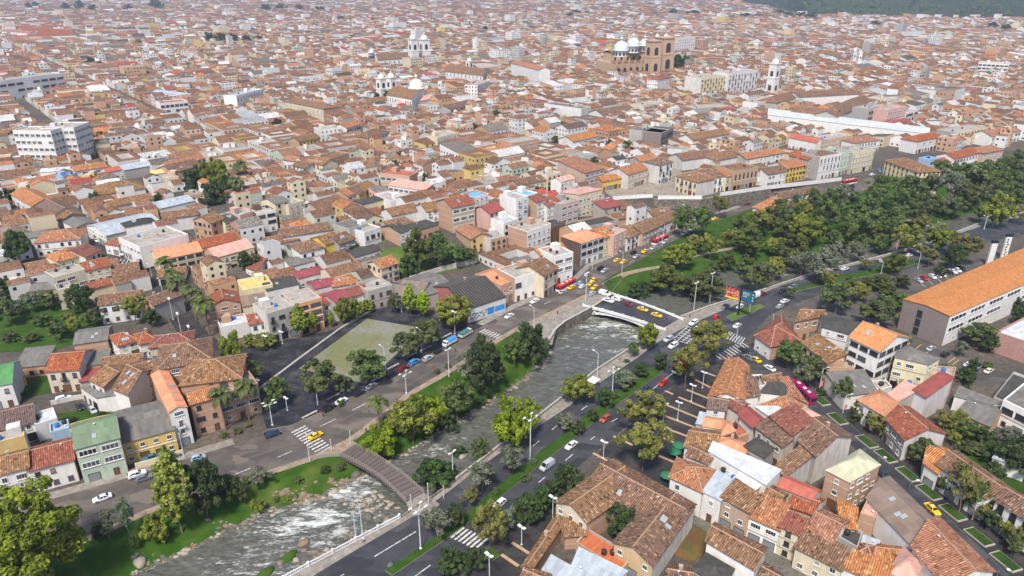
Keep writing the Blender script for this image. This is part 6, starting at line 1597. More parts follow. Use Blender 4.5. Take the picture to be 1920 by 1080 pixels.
# shape: canonical height 10, width 8 (poplar 4); z0 = crown base
SHAPES = {'W': (10, 8, 1.6, 60, 170, .85, .34, 1.8), 'P': (14, 6, 1.9, 170, 95, .46, .3, 1.8), 'D': (9, 8, 1.0, 58, 165, .84, .34, 1.4), 'G': (10, 8, 2.4, 52, 165, .84, .34, 1.4), 'O': (10, 8.5, 2.8, 48, 155, .86, .34, 1.4), 'S': (9, 7, 2.4, 40, 85, .9, .3, 1.5), 'B': (11, 8, 1.6, 56, 165, .84, .34, 1.4), 'X': (10, 8, 1.2, 150, 230, .62, .2, 1.8)}
LEAF['X'] = LEAF['W']
def make_tree(kind, seed):
    H, Wd, zb, nc, nl, rc, sz, asp = SHAPES[kind]; r = np.random.RandomState(seed)
    rz, rx = (H - zb) / 2, Wd / 2; cz = zb + rz
    lob = [(r.uniform(0, 6.28), r.uniform(-.6, .8), r.uniform(.12, .34)) for _ in range(6)]
    C = []
    while len(C) < nc:
        v = r.randn(3); v /= np.linalg.norm(v); k = r.rand() ** .42
        f = 1 + sum(g * math.exp(-3 * ((math.atan2(math.sin(math.atan2(v[1], v[0]) - a), math.cos(math.atan2(v[1], v[0]) - a))) ** 2 + (v[2] - e) ** 2)) for a, e, g in lob) - .12
        if kind == 'P': f = .95; tp = (1 - .72 * max(v[2], 0) ** 1.2) * (1 - .25 * max(-v[2], 0))
        elif kind in 'WOX': tp = 1.0 if v[2] > -.3 else .92
        else: tp = 1 - .25 * max(v[2], 0)
        p = np.array([v[0] * rx * k * f * tp, v[1] * rx * k * f * tp, cz + v[2] * rz * k * min(f, 1.12)])
        if v[2] < -.55 and kind not in 'WDBX' and r.rand() < .6: continue
        C.append(p)
    VV, TT = [], []
    for p in C:
        nl_ = int(nl * r.uniform(.7, 1.3)); rad = rc * r.uniform(.65, 1.3)
        o = r.randn(nl_, 3); o /= np.linalg.norm(o, axis=1)[:, None]; o *= (rad * r.rand(nl_) ** .4)[:, None]; o[:, 2] *= .8
        if kind in 'WPX': o[:, 2] = o[:, 2] * 1.3 - .25 * rad
        nr = o / (np.linalg.norm(o, axis=1)[:, None] + 1e-6) + np.array([0, 0, .5]) + r.randn(nl_, 3) * .55; nr /= np.linalg.norm(nr, axis=1)[:, None]
        base = r.uniform(.15, .85); V, T = quads(p + o, nr, sz, asp, r, np.clip(base + r.randn(nl_) * .22, 0, 1)); VV.append(V); TT.append(T)
    crown = leaf_mesh(np.vstack(VV), np.concatenate(TT), LEAF[kind])
    mb = MB(); tw = .035 * H * (.6 if kind in 'P' else 1) * .55
    prev = Vector((0, 0, -.5)); top = zb + rz * .7
    pts = [prev] + [Vector((r.randn() * .12 * k, r.randn() * .12 * k, top * k / 4)) for k in range(1, 5)]
    for k in range(4): mb.tube(pts[k], pts[k + 1], tw * (1 - k * .17), tw * (1 - (k + 1) * .17), 7, cap=False)
    for k in range(0, len(C), 4):
        s = pts[2].lerp(pts[4], r.rand()); mb.tube(s, s.lerp(Vector(C[k]), .85), tw * .34, tw * .08, 5, cap=False)
    trunk = mb.data('trunk', [M_BARK], False, True)
    return H, Wd, crown, trunk
PROTO = {k: [make_tree(k, 100 + i * 7 + ord(k)) for i in range(3 if k != 'X' else 1)] for k in SHAPES}
TNAME = {'W': 'yellow-green willow', 'P': 'tall lime-green poplar', 'D': 'dark evergreen tree', 'G': 'leafy green tree', 'O': 'olive-yellow tree', 'S': 'thin grey-green tree', 'B': 'dense bronze-green tree', 'V': 'palm tree'}
NTREE = 0
def height_at(p, ty):
    v = (ty - 540) / FPX; return CAM_H + p.y * (-SP - v * CP) / (CP - v * SP) - p.z
def tree_at(p, h, w, kind, px, name='tree', label=None):
    global NTREE; NTREE += 1
    H, Wd, crown, trunk = PROTO['X'][0] if kind == 'W' and w > 15 else PROTO[kind][NTREE % 3]
    root = empty(name, p, (NTREE * 2.4) % 6.28, (w / Wd, w / Wd, h / H))
    link('trunk', trunk, root); link('crown', crown, root)
    tag(root, (label or ('small ' if h < 4.5 else 'big ' if h > 13 else '') + TNAME[kind] + ' ' + place(p)), 'tree', 'trees along the river and streets', None if label else px); return root
TREES = '''78 1112 930 200 W|343 1003 832 82 P|298 1016 964 52 W|388 968 862 84 D|437 942 888 48 D|208 1012 958 48 S|244 1006 938 36 S|186 1012 985 30 D|257 1036 1000 16 G|461 952 905 24 G|490 910 880 48 S|486 962 934 26 W|308 1020 990 24 W
718 862 798 66 W|775 832 735 84 W|812 806 742 66 W|745 815 770 50 W|858 790 712 74 G|905 740 626 72 D|884 726 664 60 S|1000 690 606 70 D|965 686 632 52 G|928 732 665 42 G|845 815 768 38 D|975 660 625 40 G|830 805 770 40 G
963 842 745 72 W|990 812 752 50 W|945 840 770 40 W|900 870 822 46 G|817 918 860 72 D|838 905 868 40 D|960 888 835 52 S|905 922 868 62 S|1060 808 778 42 S|1080 757 700 60 W|1213 656 604 42 W|1187 668 643 26 G
820 1012 954 60 S|881 952 915 36 O|857 987 945 42 D|918 1026 948 70 O|948 1000 958 44 S|1085 812 788 30 D|1135 764 727 38 D|1168 727 698 56 S|1200 704 679 34 D|1238 694 660 32 D|1112 790 768 24 D|985 980 928 62 D|1012 960 914 52 D|1065 928 868 56 D|1036 944 900 46 D|840 1080 1033 58 D|886 1070 1028 54 D|1045 975 952 20 G
1207 802 736 82 O|1204 884 788 92 O|1284 727 648 72 O|1325 674 604 78 O|1163 1004 948 72 D|1180 985 952 40 D|1228 778 750 30 G
1475 690 638 56 G|1517 724 667 60 G|1503 728 680 40 S|1577 758 710 46 G|1610 788 750 38 B|1642 815 773 50 O|1665 815 790 30 G|1722 876 823 50 G|1690 842 812 30 G|1655 822 796 26 G|1708 872 842 26 O|1812 958 920 30 G|1760 918 888 26 D|1895 1040 1005 34 G|1768 925 892 34 G|1842 985 945 36 O|1560 735 705 30 G|1747 908 880 34 G|1797 962 868 66 O|1825 965 900 46 G|1856 994 958 40 D|1912 1034 990 56 O|1880 1015 980 34 O
1565 588 528 62 G|1640 614 558 78 G|1606 570 530 50 O|1680 585 548 46 G|1590 560 520 40 G|1832 648 608 66 G|1845 660 625 40 D|1800 670 640 30 S|1822 700 672 26 D|1900 590 560 34 D|1915 610 570 40 D|1905 895 825 70 D|1870 880 835 50 D|1930 900 840 60 D|1860 905 868 44 D|1790 812 772 46 O|1768 806 772 40 O|1812 828 790 44 G|1840 838 800 40 D|1785 838 805 34 O|1880 842 800 44 S|1905 850 812 36 D|1810 720 690 36 D|1805 750 720 20 D
1505 462 398 68 W|1470 448 402 50 D|1420 446 394 56 D|1545 446 352 54 G|1600 456 364 88 G|1648 392 328 66 G|1700 384 328 62 G|1562 410 348 60 D|1665 452 388 54 D|1692 478 420 60 O|1722 412 358 44 G|1772 384 318 62 D|1822 366 302 72 G|1852 350 300 60 G|1802 396 340 56 D|1865 428 360 54 W|1905 372 318 60 G|1785 412 368 46 D|1745 408 362 44 D|1902 318 282 44 G|1755 474 420 52 W|1802 498 433 58 O|1785 506 455 38 D|1740 500 466 40 O|1670 514 474 46 B|1620 508 484 30 O|1530 530 468 72 D|1480 502 438 72 D|1448 490 442 50 D|1400 478 420 60 D|1415 550 490 62 G|1250 556 496 74 D|1312 566 508 72 D|1290 556 520 44 D|1270 502 458 60 W|1300 478 442 42 D|1330 486 438 44 O|1278 446 388 48 G|1312 446 388 52 G|1347 410 362 34 O|1368 466 424 40 D|1387 448 404 40 G|1360 510 470 40 B|1440 430 388 50 D|1500 430 376 50 D|1580 470 420 50 B|1625 430 372 48 G|1560 500 455 50 D|1600 492 452 40 D|1640 470 425 44 D|1720 450 404 44 D|1500 520 470 50 D|1450 530 480 44 O|1885 340 296 50 D|1740 372 325 40 G|1790 350 305 44 G|1850 385 335 44 D|1880 395 345 40 G|1905 400 352 40 D|1830 395 345 40 G|1770 410 362 36 D|1700 420 372 40 G|1680 405 352 36 D|1630 410 352 40 G|1580 400 345 40 D|1535 420 372 38 D|1520 400 352 34 G|1490 410 362 36 D|1460 410 372 34 G|1650 480 438 36 G|1610 475 438 36 D|1560 475 432 36 G|1720 430 392 34 D|1870 365 318 40 G|1920 345 300 40 D|1910 420 385 40 D|1835 420 378 34 G|1760 340 300 46 G|1550 540 505 36 O|1640 545 515 34 B|1660 552 528 40 B|1690 540 515 36 B|1395 520 478 40 G|1340 556 520 36 G|1185 562 530 36 D|1205 552 526 34 D|1480 560 540 20 G|1685 498 476 30 O|1722 480 458 30 D|1760 520 498 26 D|1700 470 440 34 B
565 634 568 38 P|590 624 580 20 P|622 614 580 14 P|647 608 556 36 W|668 600 558 30 W|690 586 562 26 W|742 588 550 32 G|770 592 530 32 P|795 596 543 32 P|850 614 558 72 W|440 694 620 48 W|500 652 626 42 W|472 652 628 30 W|470 722 678 62 G|522 762 708 52 G|605 750 676 78 G|645 742 706 38 G|690 720 656 80 G|760 674 624 62 G|800 656 602 62 G|505 780 745 18 G
255 608 550 52 O|290 612 578 34 D|180 612 578 46 G|155 586 532 58 D|130 575 545 34 D|20 610 562 50 G|60 585 550 50 S|145 628 596 40 O|95 580 545 46 G|10 560 520 40 D|36 490 430 58 D|18 510 488 36 G|0 580 540 40 S|110 640 605 34 G
178 388 360 24 D|410 372 294 58 W|370 372 312 52 D|400 398 340 60 D|435 380 330 40 D|300 385 362 24 D|340 362 338 30 D|787 512 428 60 B|825 505 438 52 G|858 502 458 46 G|880 496 466 34 G|805 500 460 40 S|770 520 478 40 D|716 285 262 26 D|698 302 280 26 D|660 298 282 16 G|742 290 278 14 G
460 505 470 30 D|480 500 475 24 G|1335 520 495 30 D|1230 530 505 30 D|728 195 168 28 D|712 192 170 20 D|740 198 176 22 D|705 198 180 18 B|1268 132 100 30 D|1285 130 104 26 D|1300 122 104 20 G|1255 128 108 16 D|560 190 178 10 D|395 82 60 20 D|415 84 60 24 D|440 84 62 24 D|465 82 66 22 D|485 80 66 18 D|172 126 106 20 D|190 130 114 14 D|125 22 4 22 D|150 20 0 22 D|175 24 8 18 D|70 18 2 14 D|240 22 8 20 D|290 18 -2 26 D|300 20 2 18 D|55 20 4 14 D|1080 30 18 22 D|1100 32 20 22 D|1070 34 24 20 D|600 24 12 26 D|560 22 8 20 D|530 20 6 24 D|500 22 8 22 D|1300 30 18 24 D|1262 28 16 20 D|1400 34 24 30 D|1420 35 26 30 D|1460 30 18 24 D|1500 36 22 26 D|1520 38 24 26 D|1475 34 22 26 D|1880 60 46 26 D|1640 52 38 18 D|1560 118 100 14 D|1750 178 168 18 D|1860 55 40 20 D|880 55 40 12 D|870 56 42 10 D|910 60 48 14 D|700 44 34 14 D|640 40 30 16 D'''
for s in TREES.replace('\n', '|').split('|'):
    x, y, ty, w, k = s.split(); x, y, ty, w = float(x), float(y), float(ty), float(w); p = on_ground(x, y)
    if x > 1240 and 320 < y < 570 and k == 'D': k = 'DGBGSDOG'[int(x * 7 + y * 3) % 8]
    d = proj(p)[2]; tree_at(p, max(height_at(p, ty), 1.5), w * d / FPX * .92, k, x)
for cx, cy, D in TREE_LOTS[:30]:
    if D > 1500: continue
    x, y, _ = proj((cx, cy, TER)); tree_at(Vector((cx, cy, float(terrace(cx, cy)))), lr.uniform(5, 10), lr.uniform(5, 9), lr.choice('DDGB'), x)
# palms: each frond a part
def frond_mesh():
    V, F = [], []; n = 7; r = np.random.RandomState(1)
    mid = [Vector((2.6 * math.sin(t * 1.35) , 0, 1.15 * math.sin(t * 2.3) - 1.25 * t * t)) for t in [k / n * 1.15 for k in range(n + 1)]]
    mb = MB()
    for k in range(n): mb.tube(mid[k], mid[k + 1], .05, .03, 3, cap=False)
    for k in range(n * 4):
        t = (k + .5) / (n * 4) * n; i = int(t); p = mid[i].lerp(mid[i + 1], t - i); d = (mid[i + 1] - mid[i]).normalized(); ln = .85 * math.sin(math.pi * (.12 + .86 * t / n))
        for s in (-1, 1):
            o = Vector((d.x * .45, s * .9, d.z * .45 - .35)) * ln; w = d * .11
            mb.face([p - w, p + w, p + o + w * .3, p + o - w * .3])
    return mb
fm = frond_mesh().data('frond', [LEAF['V']], False); fm.attributes.new('tone', 'FLOAT', 'FACE').data.foreach_set('value', np.random.RandomState(4).rand(len(fm.polygons)).astype(np.float32))
mb = MB(); [mb.tube((0, 0, k * 1.1 - .3), (0, 0, (k + 1) * 1.1 - .3), .36 - .02 * k, .3 - .02 * k, 8, cap=False) for k in range(7)]; pt = mb.data('trunk', [M_BARK], False)
PALMS = [(341,580,526,38),(368,600,545,40),(394,632,568,42),(424,806,738,46),(468,788,724,46),(318,545,490,34),(712,804,752,42),(450,388,338,30),(455,350,308,28),(380,615,560,30),(330,560,510,28),(1175,296,270,22),(1005,315,305,14),(262,90,76,12),(210,425,405,14)]
for i, (x, y, ty, w) in enumerate(PALMS):
    p = on_ground(x, y); d = proj(p)[2]; h = max(height_at(p, ty), 4); W_ = w * d / FPX
    root = empty('palm_tree', p); link('trunk', pt, root, None, 0, (1, 1, (h - 1.2) / 7.4)); s = W_ / 5.2
    r = random.Random(i)
    for k in range(20):
        o = link('frond', fm, root, (0, 0, h - 1.2)); o.rotation_euler = Matrix.Rotation(k * 2.4, 3, 'Z').to_4x4().to_euler(); el = -R(r.uniform(-25, 62)); o.rotation_euler = (Matrix.Rotation(k * 2.4, 4, 'Z') @ Matrix.Rotation(el, 4, 'Y')).to_euler(); o.scale = (s,) * 3
    tag(root, ('tall' if h > 9 else 'short') + ' palm tree ' + place(p), 'palm tree', 'palm trees', x)
# low shrubs
SHRUBS = '''640 880 22 G|610 885 20 D|560 905 18 G|700 860 24 W|680 868 18 G|465 905 22 G|1290 545 30 D|1225 545 26 D|1210 560 22 D|900 760 26 D|870 775 22 D|940 748 22 G|1150 745 24 G|1110 778 18 G|1070 805 20 G|1180 720 24 D|985 900 22 G|1000 870 18 S|930 925 18 G|640 760 18 G|615 770 14 D|870 900 24 D|850 915 18 G|1175 680 12 G|1340 720 14 G|700 500 20 G|740 520 24 D|860 490 30 G|830 500 30 S|660 470 16 D|120 625 30 G|60 640 30 G|20 640 30 G|170 640 24 D|80 610 36 G|30 590 36 S|130 600 28 O|135 790 16 D|190 782 18 D|120 735 12 D|45 742 14 D|420 820 16 G|445 812 18 G|465 800 14 O|1065 1010 10 G|1730 815 30 O|1750 828 26 D|1820 850 40 G|1850 862 40 D|1790 860 30 D|1500 690 24 D|1540 740 20 D|1600 790 20 D|1680 840 18 D|840 690 14 G|820 700 14 G|1600 540 30 B|1625 535 30 B|1655 530 30 B|1700 640 20 S|1770 690 14 G|1850 690 20 G|1860 650 20 D|1890 660 24 D|545 935 16 W|520 940 14 G|690 845 16 G|860 855 30 D|1350 690 8 G'''
for s in SHRUBS.replace('\n', '|').split('|'):
    x, y, w, k = s.split(); x, y, w = float(x), float(y), float(w); p = on_ground(x, y); m_ = w * proj(p)[2] / FPX
    H, Wd, crown, trunk = PROTO[k][int(x) % 3]; root = empty('shrub', p - Vector((0, 0, .1 * m_)), x % 6, (m_ / Wd, m_ / Wd, m_ * .72 / H)); link('stem', trunk, root); link('foliage', crown, root)
    tag(root, 'low %s shrub %s' % ({'G': 'green', 'D': 'dark green', 'W': 'yellow-green', 'S': 'grey-green', 'O': 'olive', 'B': 'bronze'}[k], place(p)), 'shrub', 'shrubs', x)

V_, T_ = quads(FOREST[0], FOREST[1], 8, 1.2, np.random.RandomState(2), FOREST[2]); fme = leaf_mesh(V_, T_, LEAF['D']); fme.name = 'forest'; o = link('forest', fme); o['kind'] = 'stuff'; o['label'] = 'dark forest covering the far hills'
# ------------------------------------------------------------------ vehicles
M_TYRE, M_RIM = plain('tyre_rubber', '#1c1c1d', .9), plain('wheel_rim', '#9a9da0', .4, .6); M_CGL = memo('car_glass', lambda: NT('car_glass').end((.015, .018, .022, 1), .06, spec=.7))
M_LAMP, M_TAIL = plain('headlamp', '#d8dadc', .2), plain('tail_lamp', '#8c1a1a', .3)
def paint(nm, hx, rough=.28):
    def f():
        t = NT('paint_' + nm); b = t.n('BsdfPrincipled', {'Base Color': lin(hx), 'Roughness': rough, 'Coat Weight': .5, 'Coat Roughness': .1}); t.t.links.new(b.outputs[0], t.out.inputs[0]); return t.m
    return memo('paint_' + nm, f)
PAINTS = {'white': '#dcdddd', 'silver': '#a7abae', 'grey': '#6b6f74', 'black': '#1d1e21', 'navy': '#28344a', 'taxi': '#e8b60a', 'red': '#b3201d', 'darkred': '#6f1f24', 'blue': '#3f83b8', 'teal': '#3f6a70', 'orange': '#a54a2c', 'cream': '#cfc6b0', 'skyblue': '#8fa9bb', 'magenta': '#8c1f55'}
mb = MB(); n_ = 14
ring = [(math.cos(2 * math.pi * k / n_), math.sin(2 * math.pi * k / n_)) for k in range(n_)]
for y0, y1 in ((-.11, .11),):
    for k in range(n_):
        a, b = ring[k], ring[(k + 1) % n_]; mb.face([(a[0] * .33, y0, a[1] * .33), (b[0] * .33, y0, b[1] * .33), (b[0] * .33, y1, b[1] * .33), (a[0] * .33, y1, a[1] * .33)], 0)
for y in (-.11, .11):
    mb.face([(a[0] * .33, y, a[1] * .33) for a in ring], 0); mb.face([(a[0] * .21, y * 1.08, a[1] * .21) for a in ring], 1)
WHEEL = mb.data('wheel', [M_TYRE, M_RIM], False)
# stations: x, half width, bottom, belt, top, half width at top
CARS = {'sedan': [(-2.2,.72,.38,.72,.74,.6),(-2.05,.82,.26,.9,.93,.7),(-1.45,.86,.22,.95,.99,.7),(-.75,.87,.22,.95,1.41,.56),(.3,.87,.22,.93,1.44,.56),(1.05,.86,.22,.9,.95,.7),(1.9,.83,.22,.78,.81,.64),(2.2,.7,.34,.6,.62,.52)],
 'hatch': [(-1.9,.74,.36,.9,.92,.62),(-1.85,.82,.28,.98,1.05,.66),(-1.5,.84,.22,.98,1.44,.56),(-.9,.85,.22,.97,1.5,.57),(.35,.85,.22,.95,1.49,.57),(1.1,.84,.22,.93,.98,.7),(1.75,.8,.22,.8,.82,.62),(1.98,.68,.34,.62,.64,.52)],
 'suv': [(-2.25,.78,.45,1.0,1.02,.68),(-2.2,.87,.34,1.1,1.2,.7),(-1.95,.9,.28,1.1,1.64,.62),(-1.1,.92,.28,1.1,1.72,.64),(.35,.92,.28,1.08,1.72,.64),(1.05,.91,.28,1.06,1.12,.76),(1.95,.87,.28,.95,.98,.7),(2.25,.74,.4,.72,.74,.6)],
 'pickup': [(-2.6,.84,.5,1.0,1.02,.8),(-2.5,.88,.4,1.05,1.08,.82),(-.85,.9,.34,1.08,1.1,.8),(-.65,.9,.34,1.08,1.66,.62),(.5,.9,.34,1.06,1.7,.62),(1.2,.89,.34,1.04,1.1,.74),(2.2,.86,.34,.95,.98,.7),(2.55,.74,.45,.74,.76,.6)],
 'van': [(-2.4,.82,.45,1.15,1.3,.74),(-2.35,.9,.34,1.2,1.8,.72),(-2.1,.92,.28,1.2,2.05,.74),(-1.0,.93,.28,1.2,2.1,.75),(1.0,.93,.28,1.18,2.08,.74),(1.75,.91,.28,1.1,1.2,.8),(2.2,.88,.28,.95,1.0,.72),(2.4,.76,.4,.72,.76,.62)]}
def car_meshes(kind):
    st = CARS[kind]; mb = MB(); rings = []
    for x, hw, lo, be, tp, ht in st:
        h = [(hw * .9, lo), (hw, lo + .16), (hw, be - .08), (hw * .97, be), (ht, tp - .04 if tp > be + .2 else tp), (ht * .82, tp)]
        rings.append([(x, y, z) for y, z in h] + [(x, -y, z) for y, z in reversed(h)])
    n = 12
    for i in range(len(rings) - 1):
        for k in range(n): mb.face([rings[i][k], rings[i + 1][k], rings[i + 1][(k + 1) % n], rings[i][(k + 1) % n]])
    mb.face(rings[0][::-1]); mb.face(rings[-1])
    body = mb.data('body', [paint('white', PAINTS['white'])], False)
    def pane(nm, pts, off):
        m = MB(); c = sum((Vector(p) for p in pts), Vector()) / len(pts); q = [c + (Vector(p) - c) * .9 + Vector(off) for p in pts]; m.slab2 = None; m.face(q); m.face([p - Vector(off) * 2 for p in q][::-1])
        for i in range(len(q)): j = (i + 1) % len(q); m.face([q[i] - Vector(off) * 2, q[j] - Vector(off) * 2, q[j], q[i]])
        return m.data(nm, [M_CGL], False)
    r = rings; out = {}
    ib = 2 if kind in ('sedan',) else 1 if kind != 'pickup' else 2
    out['windscreen'] = pane('windscreen', [r[5][4], r[5][7], r[4][7], r[4][4]], (.02, 0, .02)); out['rear_window'] = pane('rear_window', [r[ib][7], r[ib][4], r[ib + 1][4], r[ib + 1][7]], (-.02, 0, .02))
    s = [r[5][3], r[4][4], r[3][4], r[ib][3]] if kind != 'van' else [r[5][3], r[4][4], r[1][4], r[1][3]]
    L = [Vector(p) for p in s]; m1, m2 = (L[0] + L[3]) / 2, (L[1] + L[2]) / 2
    out['side_window'] = [pane('side_window', [tuple(L[0]), tuple(L[1]), tuple(m2), tuple(m1)], (0, .025, .006)), pane('side_window', [tuple(m1), tuple(m2), tuple(L[2]), tuple(L[3])], (0, .025, .006)),
        pane('side_window', [(p.x, -p.y, p.z) for p in (L[0], m1, m2, L[1])], (0, -.025, .006)), pane('side_window', [(p.x, -p.y, p.z) for p in (m1, L[3], L[2], m2)], (0, -.025, .006))]
    m = MB(); m.box(-.06, .06, -.16, .16, -.07, .07); out['head'] = m.data('headlight', [M_LAMP], False); m = MB(); m.box(-.05, .05, -.14, .14, -.09, .09); out['tail'] = m.data('tail_light', [M_TAIL], False)
    return body, out, st
CM = {k: car_meshes(k) for k in CARS}
m = MB(); m.box(-.14, .14, -.4, .4, 0, .16); TAXI = m.data('taxi_sign', [M_FRW], False)
TRACKS = [resample([Vector((a + b) / 2) for a, b in zip(resample(ROAD_L, 80), resample(ROAD_R, 80))], 200), resample([Vector((a + b) / 2) for a, b in zip(resample(AV_L, 80), resample(AV_R, 80))], 200), resample([Vector((a + b) / 2) for a, b in zip(resample(SIDE_L, 60), resample(SIDE_R, 60))], 100), resample([(n0 + f0) / 2, (n1 + f1) / 2], 30)]
def heading(p, tr=None):
    best = None
    for i, T in enumerate(TRACKS):
        if tr is not None and i != tr: continue
        d = np.hypot(T[:, 0] - p.x, T[:, 1] - p.y); k = int(d.argmin())
        if i == 3 and tr != 3: continue
        if best is None or d[k] < best[0]: q = T[min(k + 1, len(T) - 1)] - T[max(k - 1, 0)]; best = (d[k], math.atan2(q[1], q[0]))
    return best[1]
def car(p, rz, kind, col, px, label=None):
    body, out, st = CM[kind]; root = empty('taxi' if col == 'taxi' else 'car' if kind not in ('van', 'pickup') else kind, p, rz)
    o = link('body', body, root); o.material_slots[0].link = 'OBJECT'; o.material_slots[0].material = paint(col, PAINTS[col])
    link('windscreen', out['windscreen'], root); link('rear_window', out['rear_window'], root); [link('side_window', w, root) for w in out['side_window']]
    hw = max(s[1] for s in st) - .08; L = st[-1][0]
    for x in (L * .62, st[0][0] * .62):
        for y in (-hw, hw): link('wheel', WHEEL, root, (x, y, .33))
    for y in (-.55, .55): link('headlight', out['head'], root, (L - .06, y, st[-1][3] + .02)); link('tail_light', out['tail'], root, (st[0][0] + .02, y, st[1][3] - .2))
    if col == 'taxi': link('taxi_sign', TAXI, root, (-.2, 0, st[3][4] - .01))
    cn = {'sedan': 'car', 'hatch': 'hatchback', 'suv': 'jeep', 'pickup': 'pickup truck', 'van': 'van'}[kind]
    lab = label or ('yellow taxi' if col == 'taxi' else '%s %s' % ({'darkred': 'dark red', 'skyblue': 'pale blue'}.get(col, col), cn)) + ' ' + place(p)
    tag(root, lab, 'taxi' if col == 'taxi' else cn, 'vehicles of the town', px)
CARLIST = '''193 937 white sedan 0 1|258 893 white suv 0 0|372 862 skyblue hatch 0 0|512 817 navy suv 0 0|592 820 taxi sedan 0 0|641 755 white sedan 0 0|617 768 black suv 0 0|674 740 black sedan 0 0|697 727 grey sedan 0 0|736 705 black suv 0 0|757 694 darkred suv 0 0|777 682 blue suv 0 0|803 675 silver suv 0 0|822 661 black hatch 0 0|955 595 white sedan 0 1|1003 567 white sedan 0 1|1055 550 silver sedan 0 0|1110 553 silver suv 0 0|1072 541 taxi sedan 0 0
1113 527 taxi sedan 0 0|1108 534 taxi sedan 0 0|1115 541 taxi sedan 0 1|1101 517 silver sedan 0 0|1088 533 skyblue hatch 0 0|1092 539 white hatch 0 0|1127 505 black suv 0 0|1133 510 silver hatch 0 1|1157 490 taxi sedan 0 0|1169 493 taxi sedan 0 1|1188 476 black suv 0 0|1193 483 silver sedan 0 1|1209 473 taxi sedan 0 1|1225 467 silver sedan 0 1|1247 456 silver suv 0 1|1282 440 white suv 0 1|1297 432 white sedan 0 1|1340 412 taxi sedan 0 1|1402 384 darkred sedan 0 0|270 900 grey hatch 0 0|325 857 teal suv 0 0|285 862 teal pickup 0 0
1140 566 white pickup 3 1|1155 563 white suv 3 1|1177 572 darkred hatch 3 0|1205 582 taxi sedan 3 0|1231 593 taxi sedan 3 0|1133 553 white van 3 0
1300 608 white suv 1 1|1307 619 white hatch 1 0|1343 597 red hatch 1 0|1382 613 white sedan 1 0|1360 577 grey pickup 1 1|1387 578 white hatch 1 1|1253 639 silver suv 1 1|1262 651 white suv 1 1|1243 721 red hatch 1 1|1210 732 navy sedan 1 1|1135 788 orange hatch 1 1|1071 838 white sedan 1 1|1026 877 silver van 1 1|937 948 white hatch 1 1|1395 660 black sedan 2 0|1403 674 grey suv 2 1|1417 677 taxi sedan 2 1|1443 693 white sedan 2 1|1468 548 black pickup 1 1|1486 541 grey suv 1 1|1471 567 white sedan 1 0|1430 553 darkred hatch 1 0|1462 577 silver hatch 1 0|1583 506 white sedan 1 0|1703 481 white sedan 1 0|1655 492 silver hatch 1 0
1722 528 silver sedan p|1733 524 red hatch p|1748 521 white hatch p|1757 519 white suv p|1765 517 white sedan p|1780 513 black sedan p|1787 511 white sedan p|1795 509 white hatch p|1802 506 black suv p|1668 546 white sedan p|1655 558 silver sedan p|1745 656 silver sedan q|1772 667 black suv q|1815 686 white sedan q|1832 690 skyblue sedan q|1853 698 cream sedan q
1747 958 taxi sedan 2 0|1655 893 navy sedan 2 0|120 751 white suv 0 0|175 772 silver hatch r|80 696 skyblue suv s|181 453 white pickup t|228 478 white pickup t|150 765 black sedan r|1120 351 black sedan u|1143 348 grey sedan u|1180 349 silver sedan u|1200 346 white sedan u|1635 329 white hatch 0 0|1648 322 blue hatch t|470 545 black pickup t|200 495 black hatch t'''
DIRS = {'p': (10, 6), 'q': (10, -6), 'r': (6, 8), 's': (3, 10), 't': (12, 8), 'u': (10, -2)}
for s in CARLIST.replace('\n', '|').split('|'):
    a = s.split(); x, y = float(a[0]), float(a[1]); p = on_ground(x, y, False)
    tr = a[4]
    if tr in DIRS: q = on_ground(x + DIRS[tr][0], y + DIRS[tr][1], False) - p; rz = math.atan2(q.y, q.x)
    else: rz = heading(p, int(tr)) + (math.pi if a[5] == '1' else 0)
    p.z += .04
    if tr == '3': p = at(x, y, .75); s_ = ((p - n0).dot(n1 - n0)) / (n1 - n0).length_squared; p = at(x, y, camber(min(max(s_, 0), 1)) + .02)
    car(p, rz + rng.uniform(-.04, .04), a[3], a[2], x)
# buses and trucks
def bus(x, y, col, lab, rev=False, tr=0, px_len=11.5, low='white', dz=0.0):
    p = on_ground(x, y, False); root = empty('bus', p + Vector((0, 0, .04 + dz)), heading(p, tr) + (math.pi if rev else 0)); L, W_, Hh = px_len / 2, 1.25, 3.1
    def prof(z0, z1, w): return [(-L, -w), (L - .25, -w), (L, -w + .3), (L, w - .3), (L - .25, w), (-L, w)]
    mb = MB(); mb.prism(prof(0, 0, W_), .35, 1.25); mb.build('lower_body', [paint(low, PAINTS[low])], root, uv=False)
    mb = MB(); mb.prism(prof(0, 0, W_), 1.252, Hh - .18); mb.prism([(a * .985, b * .93) for a, b in prof(0, 0, W_)], Hh - .178, Hh); mb.build('upper_body', [paint(col, PAINTS[col])], root, uv=False)
    wm = MB(); wm.box(-.62, .62, -.03, .03, 0, .95); wd = wm.data('window', [M_CGL], False); n = int(px_len / 1.5)
    for k in range(n):
        for s in (-1, 1): link('window', wd, root, (-L + .9 + k * (px_len - 1.8) / (n - 1), s * (W_ + .005), 1.5))
    wm = MB(); wm.box(-.03, .03, -1.0, 1.0, 0, 1.2); wd2 = wm.data('windscreen', [M_CGL], False); link('windscreen', wd2, root, (L + .01, 0, 1.35)); link('rear_window', wd2, root, (-L - .01, 0, 1.5), 0, (1, .9, .7))
    hm = MB(); hm.box(-.5, .5, -.4, .4, 0, .16); hd = hm.data('roof_hatch', [paint('white', PAINTS['white'])], False)
    for k in (-.45, .1, .5): link('roof_hatch', hd, root, (k * L, 0, Hh + .002))
    for xx in (L * .62, -L * .55):
        for s in (-1, 1): link('wheel', WHEEL, root, (xx, s * (W_ - .1), .48), 0, (1.45, 1.6, 1.45))
    tag(root, lab, 'bus', 'buses')
